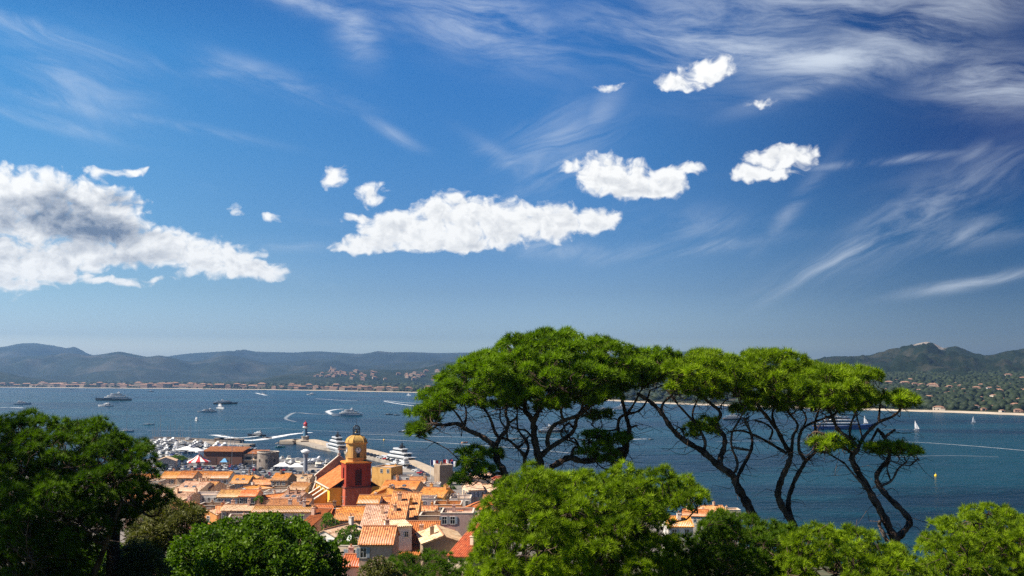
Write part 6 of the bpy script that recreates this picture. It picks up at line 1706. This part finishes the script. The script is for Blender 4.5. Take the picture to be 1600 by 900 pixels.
def twigs(parent, nodes, PF, rng, name='branches', hub=1.5, r0=.055, minw=.016, drop=.5, extra=0):
    """branches from the limbs to hubs between the clumps, then twigs into every clump"""
    mb = MB(); N_ = [(Vector(a), r) for a, r in nodes]
    C = [Vector(c) for c, r in PF]
    if not C: return
    k = max(3, len(C) // 10); idx_ = rng.choice(len(C), min(k, len(C)), replace=False); H_ = [C[i] - Vector((0, 0, drop * .8)) for i in idx_]
    def path(a, c, r_a, r_b, sag, n=6, w=.16):
        pts = []; L = (c - a).length
        j1, j2 = [Vector(rng.normal(size=3)) * L * w for _ in range(2)]
        for i in range(n + 1):
            t = i / n; p = a.lerp(c, t) + j1 * math.sin(math.pi * t) * .6 + j2 * math.sin(2 * math.pi * t) * .5 + Vector((0, 0, -sag * math.sin(math.pi * t))); pts.append(p)
        mb.tube(pts, [r_a + (r_b - r_a) * i / n for i in range(n + 1)], 5); return pts
    hubs = []
    for h in H_:
        # prefer a limb node below and not far off
        q = min(N_, key=lambda q: (q[0] - h).length + max(0, q[0].z - h.z) * 2.0 - q[1] * 2)
        ra = min(q[1] * .7, r0 * 1.5 * (.6 + .4 * min(3, (q[0] - h).length) / 3)); ra = max(ra, .03)
        pts = path(q[0], h, ra, .028, .12 * (q[0] - h).length); hubs += [(p, ra * .6) for p in pts[2:]]
    allh = hubs + N_
    for c in C:
        q = min(allh, key=lambda q: (q[0] - c).length + max(0, q[0].z - c.z) * 1.5)
        pts = path(q[0], c, .03, minw * .6, .05, 5, .14)
        for e in range(2):
            d = c + Vector(rng.normal(size=3)) * .25; path(pts[3], d, .018, .008, 0, 3, .12)
    for e in range(extra):
        q = allh[rng.integers(len(allh))]; d = q[0] + Vector((rng.normal() * .8, rng.normal() * .8, -abs(rng.normal()) * .35)); path(q[0], d, .02, .006, 0, 4, .2)
    mb.build(name, M_BARK, parent)
def crown(parent, PF, spacing, rng, material, tpl='pine', **kw):
    P, A, S, T = tufts(PF, spacing, rng, **kw)
    return foliage('crown', P, A, S, T, tpl, material, parent, rng)
def ZA(*q): return [(620 + x / 3.461, 500 + y / 3.461) for x, y in q]
def ZB(*q): return [(980 + x / 2.648, 520 + y / 2.648) for x, y in q]
def pine(name, Y0, px, label, group=None, cat='pine tree'):
    x = (px - 800) / FPX * Y0; r = empty(name, (0, 0, 0)); tag(r, label, cat, group); return r
G5 = 'umbrella pines above the bay'

# 1: leaning pine at the left of the group
Y = 55; rng = np.random.default_rng(101); t = pine('umbrella_pine', Y, 790, 'leftmost umbrella pine, crown hanging low over the bay left of the domed crown', G5)
L = Limbs(Y, 1)
L.limb(ZA((575, 985), (592, 900), (585, 830), (545, 765), (535, 700), (505, 662), (440, 620), (370, 590), (330, 560), (255, 568), (190, 560)), 13, 4.5, -1.5, root=True)
L.limb(ZA((532, 690), (555, 640), (590, 600), (602, 555), (590, 500), (602, 430), (590, 330)), 8, 3, .8)
L.limb(ZA((555, 640), (528, 600), (512, 550), (480, 490), (420, 430), (370, 370)), 6, 2.5, -1)
L.limb(ZA((370, 590), (340, 530), (300, 480), (250, 440)), 4.5, 2, -.6); L.limb(ZA((360, 585), (375, 530), (370, 470), (330, 400)), 4.5, 2, .9)
L.limb(ZA((580, 835), (540, 830), (500, 850), (440, 840), (410, 800), (380, 760)), 6, 2, -.5)
L.limb(ZA((600, 560), (650, 520), (640, 440)), 4, 2, 1)
PF = puffs([(638, 668), (642, 640), (655, 618), (672, 600), (700, 578), (728, 560), (752, 548), (785, 560), (812, 590), (815, 625), (795, 645), (760, 640), (735, 650), (700, 655), (675, 668), (663, 690), (650, 692)], Y, 3.6, 170, .50, .85, rng)
PF2 = puffs([(706, 735), (715, 706), (735, 698), (760, 702), (790, 700), (800, 708), (780, 720), (770, 745), (745, 752), (722, 765), (708, 768)], Y, 1.6, 34, .38, .62, rng)
L.build(t); twigs(t, L.nodes(), PF + PF2, rng, extra=198); crown(t, PF + PF2, .275, rng, M_NEED)

# 2: the big domed one
Y = 57; rng = np.random.default_rng(102); t = pine('umbrella_pine', Y, 844, 'largest umbrella pine with the tallest domed crown, thick trunk in the middle of the photo', G5)
L = Limbs(Y, 2)
L.limb(ZA((778, 900), (775, 800), (768, 740), (745, 650), (738, 560), (715, 515), (692, 490), (690, 420), (640, 330)), 16, 4, -.6, root=True)
L.limb(ZA((738, 560), (768, 490), (815, 420), (830, 360), (860, 280), (880, 200)), 9, 3, .4)
L.limb(ZA((782, 735), (815, 700), (870, 665), (925, 630), (960, 590), (975, 530), (1010, 480), (1060, 455), (1130, 430), (1190, 380), (1225, 320)), 9, 3, 1.4)
L.limb(ZA((822, 695), (815, 640), (845, 575), (900, 545), (980, 515), (1060, 455)), 8, 5, -.8)
L.limb(ZA((900, 545), (890, 480), (930, 420), (960, 350), (1000, 260)), 5, 2.5, -.8)
L.limb(ZA((1000, 510), (1010, 440), (1060, 380), (1100, 300)), 5, 2.5, .8)
L.limb(ZA((690, 800), (690, 740), (662, 700), (605, 650), (568, 635)), 7, 3, -.8, Y=56.2, root=True)
L.limb(ZA((692, 745), (712, 690), (690, 640), (655, 590), (650, 520)), 6, 2.5, .5); L.limb(ZA((655, 695), (690, 660), (720, 620)), 4, 2, .5)
L.limb(ZA((600, 650), (590, 590), (560, 540), (560, 470)), 4, 2, .3); L.limb(ZA((745, 650), (700, 600), (650, 590), (610, 570)), 4, 2, -.6)
L.limb(ZA((960, 590), (930, 560), (890, 600), (900, 640), (960, 660), (985, 700)), 4, 2, .9); L.limb(ZA((690, 490), (640, 460), (560, 400)), 4.5, 2, -1)
PF = puffs([(738, 568), (760, 546), (800, 528), (845, 516), (885, 513), (925, 522), (965, 537), (1000, 548), (1015, 575), (1000, 600), (975, 625), (930, 638), (885, 645), (840, 652), (805, 648), (785, 625), (760, 612), (742, 592)], Y, 5.2, 460, .55, .95, rng)
L.build(t); twigs(t, L.nodes(), PF, rng, extra=308); crown(t, PF, .275, rng, M_NEED)

# 3: the one behind, right of the dome
Y = 60; rng = np.random.default_rng(103); t = pine('umbrella_pine', Y, 975, 'crooked umbrella pine right of the domed one, with low sprays of foliage on its trunk', G5)
L = Limbs(Y, 3)
L.limb(ZA((1165, 860), (1195, 790), (1235, 720), (1250, 640), (1256, 580), (1240, 520), (1222, 450), (1208, 390), (1180, 310)), 11, 3.5, -.5, root=True)
L.limb(ZA((1243, 700), (1212, 640), (1196, 580), (1210, 525), (1265, 505), (1310, 490), (1345, 450), (1370, 380)), 6.5, 2.5, .8)
L.limb(ZA((1240, 520), (1290, 440), (1330, 360)), 5, 2, -.6); L.limb(ZA((1250, 590), (1290, 572), (1302, 572)), 3.5, 2, .2)
L.limb(ZA((830, 800), (870, 775), (935, 745), (1000, 762), (1080, 755), (1150, 728), (1222, 700)), 9, 9, .6, Y=58.5)
L.limb(ZA((1050, 755), (1040, 690), (1045, 640), (1090, 600), (1110, 570), (1095, 520)), 3.5, 1.5, -.5)
L.limb(ZA((940, 745), (960, 690), (985, 690), (960, 640), (935, 640), (905, 580), (890, 520)), 4.5, 2, .4)
PF = puffs([(985, 560), (1000, 546), (1030, 545), (1055, 552), (1068, 572), (1060, 596), (1035, 606), (1005, 610), (985, 600), (960, 620), (945, 605)], Y, 3.8, 190, .5, .85, rng)
PF2 = puffs([(890, 720), (905, 695), (900, 680), (935, 672), (965, 678), (996, 676), (998, 690), (965, 700), (985, 712), (960, 728), (920, 730)], Y - 1, 1.8, 40, .38, .6, rng) + puffs([(905, 650), (925, 642), (955, 640), (958, 655), (930, 664)], Y, 1.0, 12, .3, .45, rng)
L.build(t); twigs(t, L.nodes(), PF + PF2, rng, extra=176); crown(t, PF + PF2, .275, rng, M_NEED)

# 4: long trunk leaning left
Y = 56; rng = np.random.default_rng(104); t = pine('umbrella_pine', Y, 1180, 'umbrella pine whose long bare trunk leans far to the left across the water', G5)
L = Limbs(Y, 4)
L.limb(ZB((560, 850), (530, 780), (492, 700), (458, 640), (435, 590), (380, 550), (310, 490), (230, 440), (180, 390), (140, 330), (95, 285), (40, 250)), 16, 5, -.5, root=True)
L.limb(ZB((385, 552), (388, 510), (402, 470), (400, 425), (368, 380), (385, 330), (335, 285), (290, 240), (270, 180)), 10, 3, .8)
L.limb(ZB((315, 492), (322, 450), (290, 385), (250, 340), (200, 285), (160, 230)), 6, 2.5, .8); L.limb(ZB((455, 600), (480, 550), (512, 488), (516, 430), (492, 375), (484, 352)), 6.5, 3, .4)
L.limb(ZB((438, 475), (470, 480), (505, 486)), 4, 4, -.1, mat_=1); L.limb(ZB((447, 575), (456, 535), (432, 470), (436, 410), (470, 350), (490, 300)), 5, 2, -.6)
L.limb(ZB((140, 330), (150, 290), (190, 250), (210, 190)), 5, 2, -.6); L.limb(ZB((290, 390), (270, 340), (290, 280), (330, 220)), 4, 2, .5); L.limb(ZB((240, 445), (225, 400), (190, 380)), 3, 1.5, .3)
L.limb(ZB((484, 352), (500, 380), (512, 420)), 3, 3, -.2, mat_=1)
PF = puffs([(1035, 600), (1040, 570), (1058, 553), (1085, 547), (1115, 547), (1145, 553), (1165, 575), (1165, 622), (1130, 632), (1095, 628), (1055, 618)], Y, 3.8, 190, .5, .85, rng)
PF2 = puffs([(1064, 686), (1068, 670), (1090, 652), (1110, 650), (1125, 668), (1120, 684), (1090, 690)], Y + .8, 1.2, 20, .36, .55, rng) + puffs([(1130, 650), (1145, 632), (1180, 632), (1190, 645), (1160, 652)], Y + .8, 1.2, 12, .36, .5, rng)
L.build(t); twigs(t, L.nodes(), PF + PF2, rng, extra=198); crown(t, PF + PF2, .275, rng, M_NEEDB)

# 5: twin trunk
Y = 58; rng = np.random.default_rng(105); t = pine('umbrella_pine', Y, 1238, 'umbrella pine with two upright trunks twisting side by side', G5)
L = Limbs(Y, 5)
L.limb(ZB((690, 850), (685, 785), (640, 720), (624, 665), (638, 605), (664, 550), (676, 505), (656, 470), (622, 405), (580, 350), (540, 300), (500, 240)), 13, 4, -.5, root=True)
L.limb(ZB((684, 785), (666, 705), (688, 625), (736, 535), (778, 490), (782, 430), (778, 370), (800, 300)), 9, 3, .6)
L.limb(ZB((738, 528), (710, 480), (718, 410), (760, 375), (850, 340), (900, 300)), 6, 2.5, -.8); L.limb(ZB((680, 500), (686, 430), (705, 380), (660, 320), (640, 250)), 5.5, 2.5, .6)
L.limb(ZB((660, 500), (605, 465), (540, 430), (475, 405), (420, 410)), 5.5, 2.5, .5); L.limb(ZB((590, 440), (600, 400), (560, 370), (520, 360)), 4, 2, -.5); L.limb(ZB((622, 405), (600, 340), (620, 280), (600, 220)), 5, 2, -.6)
L.limb(ZB((718, 410), (740, 350), (700, 290)), 4, 2, .6)
PF = puffs([(1150, 600), (1140, 572), (1160, 552), (1195, 546), (1230, 550), (1262, 560), (1290, 575), (1305, 606), (1292, 638), (1250, 650), (1215, 650), (1185, 642), (1155, 630)], Y, 4.2, 280, .5, .9, rng)
L.build(t); twigs(t, L.nodes(), PF, rng, extra=198); crown(t, PF, .275, rng, M_NEEDB)

# 6: right-hand pine
Y = 54; rng = np.random.default_rng(106); t = pine('umbrella_pine', Y, 1395, 'rightmost umbrella pine with a knotted double trunk and a separate low tier of foliage', G5)
L = Limbs(Y, 6)
L.limb(ZB((1130, 910), (1105, 850), (1060, 760), (1000, 650), (952, 572), (930, 520), (948, 478), (920, 440), (872, 400), (850, 350), (820, 290)), 15, 4, -.5, root=True)
L.limb(ZB((935, 502), (880, 462), (830, 430), (780, 410), (750, 430)), 6, 2.5, -.6); L.limb(ZB((950, 490), (978, 432), (1038, 372), (1098, 346), (1132, 310), (1112, 265)), 6.5, 2.5, .6)
L.limb(ZB((1112, 858), (1166, 790), (1150, 748), (1090, 690), (1042, 632), (1036, 580), (1082, 520), (1080, 462), (1060, 425), (1034, 398)), 11, 5, .8)
L.limb(ZB((1082, 500), (1112, 460), (1142, 452)), 4.5, 3, .1); L.limb(ZB((1064, 432), (1106, 402)), 5, 3.5, -.2)
L.limb(ZB((1035, 640), (1092, 612), (1122, 562), (1158, 535)), 5, 2, .4, mat_=1); L.limb(ZB((1005, 655), (940, 590), (900, 540)), 4.5, 2.5, -.3, mat_=1); L.limb(ZB((1090, 612), (1075, 560), (1090, 530)), 3, 1.5, -.4)
L.limb(ZB((1040, 372), (1046, 300), (1056, 250)), 4, 2, .3); L.limb(ZB((900, 540), (850, 510), (790, 480)), 3.5, 1.5, .3); L.limb(ZB((920, 440), (925, 380), (950, 320), (960, 270)), 5, 2, -.3); L.limb(ZB((1075, 860), (1045, 800), (1045, 780)), 7, 4, -.3, mat_=1)
L.limb(ZB((850, 350), (880, 300), (870, 240)), 4, 2, .5); L.limb(ZB((780, 410), (770, 480), (740, 510)), 2.5, 1.5, -.2)
PF = puffs([(1252, 592), (1262, 574), (1295, 570), (1340, 573), (1378, 584), (1376, 598), (1352, 606), (1376, 614), (1366, 640), (1320, 652), (1275, 648), (1250, 622)], Y, 3.2, 190, .45, .78, rng)
PF += puffs([(1368, 632), (1372, 614), (1395, 608), (1420, 614), (1442, 628), (1436, 640), (1405, 640)], Y, 1.5, 26, .36, .58, rng)
PF2 = puffs([(1262, 704), (1268, 688), (1298, 682), (1335, 684), (1345, 700), (1320, 706), (1290, 712)], Y - .5, 1.6, 30, .34, .52, rng) + puffs([(1345, 705), (1356, 690), (1390, 688), (1430, 696), (1456, 714), (1430, 720), (1390, 716), (1362, 716)], Y + .5, 1.8, 42, .34, .55, rng)
L.build(t); twigs(t, L.nodes(), PF + PF2, rng, extra=198); crown(t, PF + PF2, .275, rng, M_NEEDB)

# ---- rounded crowns in front
def bushy(name, Y, poly, thick, n, r0, r1, seed, material, label, sp=.22, tpl='pineN', cat='pine tree', group=None, base=None, s0=.85, s1=1.3, flat=.75, low=-.3, ex=40):
    rng = np.random.default_rng(seed); PF = puffs(poly, Y, thick, n, r0, r1, rng, under=0, holes=-.22)
    xs_ = [p[0] for p in poly]; cx = base or sum(xs_) / len(xs_)
    C = np.array([c for c, r in PF]); bx = (cx - 800) / FPX * Y; g = gz(bx, Y)
    t = empty(name, (0, 0, 0)); tag(t, label, cat, group)
    zlow = C[:, 2].min(); ztop = C[:, 2].max(); P0 = Vector((bx, Y, g - .3)); r_ = random.Random(seed)
    mb = MB(); nodes = []
    zf = max(g + 1.2, zlow - (ztop - zlow) * .1) if zlow > g + 1.2 else g + 1.0
    fork = Vector((bx + .2, Y, zf)); mb.tube([P0, P0.lerp(fork, .5) + Vector((.1, .05, 0)), fork], [.34, .26, .23], 9); nodes += [(fork, .22)]
    k = 9
    for i in range(k):
        c = Vector(C[r_.randrange(len(C))]); tgt = fork.lerp(c, .82); mid = fork.lerp(tgt, .5) + Vector((r_.uniform(-.3, .3), r_.uniform(-.3, .3), -.25))
        pts = [Vector(q) for q in catmull([tuple(fork), tuple(mid), tuple(tgt)], 5)]; m_ = len(pts); R = [.15 * (1 - j / m_) + .035 for j in range(m_)]; mb.tube(pts, R, 7); nodes += list(zip(pts, R))
    mb.smooth = True; mb.build('trunk', M_BARK, t); twigs(t, nodes, PF, rng, extra=ex)
    P, A, S, T = tufts(PF, sp, rng, flat=flat, low=low, s0=s0, s1=s1, inner=.3)
    foliage('crown', P, A, S, T, tpl, material, t, rng); return t
bushy('pine', 36, [(738, 960), (735, 900), (738, 850), (748, 800), (775, 765), (800, 738), (830, 722), (880, 728), (930, 738), (980, 722), (1030, 728), (1075, 745), (1105, 770), (1100, 790), (1068, 805), (1052, 830), (1060, 880), (1070, 960)], 3.8, 420, .42, .72, 201, M_NEEDB, 'broad bright green pine crown at the bottom centre, below the domed umbrella pine', sp=.205, base=900)
bushy('pine', 40, [(1030, 960), (1036, 868), (1062, 836), (1092, 814), (1120, 798), (1160, 808), (1195, 815), (1240, 818), (1262, 835), (1250, 880), (1240, 960)], 3.6, 230, .42, .72, 202, M_NEEDD, 'shaded dark pine crown at the foot of the left-leaning trunk', sp=.215, base=1150)  # shade of this crown is painted by the darker needle colour
bushy('pine', 38, [(1195, 960), (1210, 880), (1235, 835), (1270, 822), (1320, 816), (1350, 828), (1385, 850), (1425, 862), (1452, 885), (1458, 960)], 3.2, 210, .40, .70, 203, M_NEEDB, 'bright green low pine crown at the foot of the knotted double trunk', sp=.205, base=1330)
bushy('pine', 42, [(1434, 960), (1436, 870), (1440, 835), (1462, 808), (1500, 795), (1540, 790), (1590, 792), (1640, 800), (1690, 830), (1700, 960)], 3.6, 240, .42, .74, 204, M_NEEDB, 'rounded bright green pine crown at the right edge', sp=.215, base=1560)
bushy('pine', 37, [(-90, 960), (-95, 720), (-60, 665), (0, 648), (50, 645), (85, 652), (105, 655), (130, 665), (150, 655), (185, 668), (215, 685), (240, 700), (250, 722), (245, 745), (232, 770), (205, 800), (190, 830), (150, 870), (120, 960)], 4.2, 560, .42, .74, 205, M_NEEDD, 'large dark pine filling the left edge of the photo', sp=.21, base=110, ex=160)  # darker needle colour stands in for part of the shade here
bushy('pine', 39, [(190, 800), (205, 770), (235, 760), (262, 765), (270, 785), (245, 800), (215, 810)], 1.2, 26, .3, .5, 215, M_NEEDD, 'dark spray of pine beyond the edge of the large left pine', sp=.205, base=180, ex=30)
bushy('oak', 44, [(255, 960), (252, 890), (270, 855), (300, 832), (340, 818), (400, 806), (455, 812), (495, 835), (520, 860), (545, 895), (550, 960)], 4.0, 300, .42, .75, 206, M_OAK, 'bright green broadleaf tree at the bottom left of the old town', sp=.215, tpl='oak', cat='broadleaf tree', base=400, flat=.85, low=-.6)
bushy('olive_tree', 50, [(195, 870), (200, 830), (225, 800), (255, 785), (285, 782), (312, 795), (325, 815), (300, 835), (270, 850), (240, 880)], 2.4, 90, .36, .62, 207, M_OLIVE, 'olive green feathery tree between the left pine and the broadleaf tree', sp=.215, tpl='olive', cat='tree', base=250, flat=.9)
bushy('shrub', 40, [(165, 960), (170, 880), (195, 856), (225, 848), (252, 860), (262, 900), (260, 960)], 2.0, 80, .34, .58, 208, M_GREY, 'grey green feathery shrub at the bottom left', sp=.205, tpl='olive', cat='shrub', base=215, flat=.9)
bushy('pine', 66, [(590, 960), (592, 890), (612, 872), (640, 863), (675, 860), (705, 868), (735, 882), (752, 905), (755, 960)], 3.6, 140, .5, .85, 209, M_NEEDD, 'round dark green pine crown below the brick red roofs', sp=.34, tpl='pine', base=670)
bushy('shrub', 62, [(548, 960), (552, 895), (570, 880), (598, 874), (618, 880), (622, 900), (615, 960)], 1.8, 46, .4, .6, 210, M_OLIVE, 'yellowish green shrub left of the round dark pine crown', sp=.25, tpl='oak', cat='shrub', base=585, flat=.9)
bushy('pine', 36, [(-700, 620), (-690, 270), (-560, 190), (-420, 190), (-300, 290), (-270, 620)], 7.5, 420, .6, .95, 216, M_NEEDD, 'unseen tall pine added outside the left edge to shade the large left pine', sp=.3, base=-450, ex=20)  # out of view, added only to cast shade on the left pine
bushy('shrub', 46, [(70, 960), (80, 880), (110, 850), (160, 840), (205, 850), (215, 900), (210, 960)], 2.4, 90, .36, .6, 217, M_OAK, 'dark leafy shrub in the shade between the left pine and the grey green shrub', sp=.22, tpl='oak', cat='shrub', base=140, flat=.9)
def town_tree(Y, poly, n, seed, label, m_=None, cat='tree', name='garden_tree', th=2.0, tpl='oak'):
    rng = np.random.default_rng(seed); PF = puffs(poly, Y, th, n, .7, 1.3, rng, mult=1.5, shrink=1.0, holes=-1, under=0); xs_ = [p[0] for p in poly]; bx = (sum(xs_) / len(xs_) - 800) / FPX * Y; g = gz(bx, Y)
    t = empty(name, (bx, Y, g)); tag(t, label, cat); C = np.array([c for c, r in PF]); mb = MB(); mb.tube([(0, 0, -.3), (.1, 0, max(1, C[:, 2].mean() - g))], [.2, .12], 7)
    for c in C[:8]: mb.tube([(.1, 0, max(.8, C[:, 2].min() - g)), tuple(c - np.array([bx, Y, g]))], [.1, .03], 5)
    mb.build('trunk', M_BARK, t); P, A, S, T = tufts(PF, .5, rng, flat=.8, low=-.5, s0=2.0, s1=2.8); P = P - np.array([bx, Y, g]); foliage('crown', P, A, S, T, tpl, m_ or M_OAK, t, rng)
town_tree(205, [(500, 838), (500, 812), (512, 800), (524, 806), (528, 838)], 16, 301, 'dark tree in the courtyard beside the ochre house')
town_tree(178, [(526, 862), (528, 836), (545, 822), (560, 828), (566, 850), (560, 870)], 30, 302, 'dark green tree behind the white satellite dish')
town_tree(575, [(261, 722), (264, 714), (276, 711), (290, 713), (293, 719), (285, 723)], 26, 303, 'flat topped green pine at the edge of the harbour car park', M_NEED, 'pine tree', 'umbrella_pine', 3.0, 'pine')
town_tree(232, [(398, 790), (399, 778), (406, 775), (412, 780), (411, 790)], 7, 304, 'round clipped shrub beside the deep orange roof', None, 'shrub', 'shrub', 1.0)
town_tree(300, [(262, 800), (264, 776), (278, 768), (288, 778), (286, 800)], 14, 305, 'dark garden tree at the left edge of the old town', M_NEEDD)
town_tree(330, [(380, 790), (383, 781), (396, 779), (399, 786), (396, 792)], 7, 306, 'shrub on the terrace right of the short orange roof', None, 'shrub', 'shrub', 1.0)
town_tree(420, [(686, 770), (688, 760), (700, 756), (712, 762), (710, 772)], 10, 307, 'small green tree beside the grey hipped roof')
# under the trees on the near slope: scrub
rng = np.random.default_rng(400); P_, A_, S_ = [], [], []
for _ in range(9000):
    y = rng.uniform(24, 150); x = rng.uniform(-.62, .62) * y * 1.0
    if coast_dist(np.array([x]), np.array([y]))[0] < 4: continue
    if y > 100 and rng.uniform() < (y - 100) / 50: continue
    P_.append((x, y, gz(x, y) + rng.uniform(0, .7))); A_.append((rng.normal() * .4, rng.normal() * .4, 1)); S_.append(rng.uniform(2.2, 4.5))
o = foliage('undergrowth', np.array(P_), np.array(A_), np.array(S_), rng.uniform(0, 1, len(P_)), 'oak', M_OAK, None, rng)
tag(o, 'dark scrub covering the slope below the pines', kind='stuff')
for o in [q for q in scene.objects if q.parent is None and q.type == 'EMPTY' and q.name.split('.')[0] in ('umbrella_pine', 'pine', 'oak', 'olive_tree', 'shrub')]:
    ks = [c for c in scene.objects if c.parent == o]
    tr = [c for c in ks if c.name.startswith('trunk')]
    if not tr or o.location.length > 0: continue
    v = min(tr[0].data.vertices, key=lambda v: v.co.z).co.copy()
    o.location = v
    for c in ks: c.location = -v
# ------------------------------------------------------------------ haze over the bay
hm = bpy.data.materials.new('haze_air'); hm.use_nodes = True
for nd in list(hm.node_tree.nodes):
    if nd.type == 'BSDF_PRINCIPLED': hm.node_tree.nodes.remove(nd)
pv = hm.node_tree.nodes.new('ShaderNodeVolumePrincipled')
pv.inputs['Color'].default_value = (0.29, 0.53, 0.86, 1)
pv.inputs['Density'].default_value = 7.6e-5
pv.inputs['Anisotropy'].default_value = 0.4
hm.node_tree.links.new(pv.outputs[0], [x for x in hm.node_tree.nodes if x.type == 'OUTPUT_MATERIAL'][0].inputs['Volume'])
hb = MB(); hb.box(0, 7800, 232.0, 31000, 23400, 474)
tag(hb.build('haze', hm), 'thin blue haze over the bay', kind='stuff')
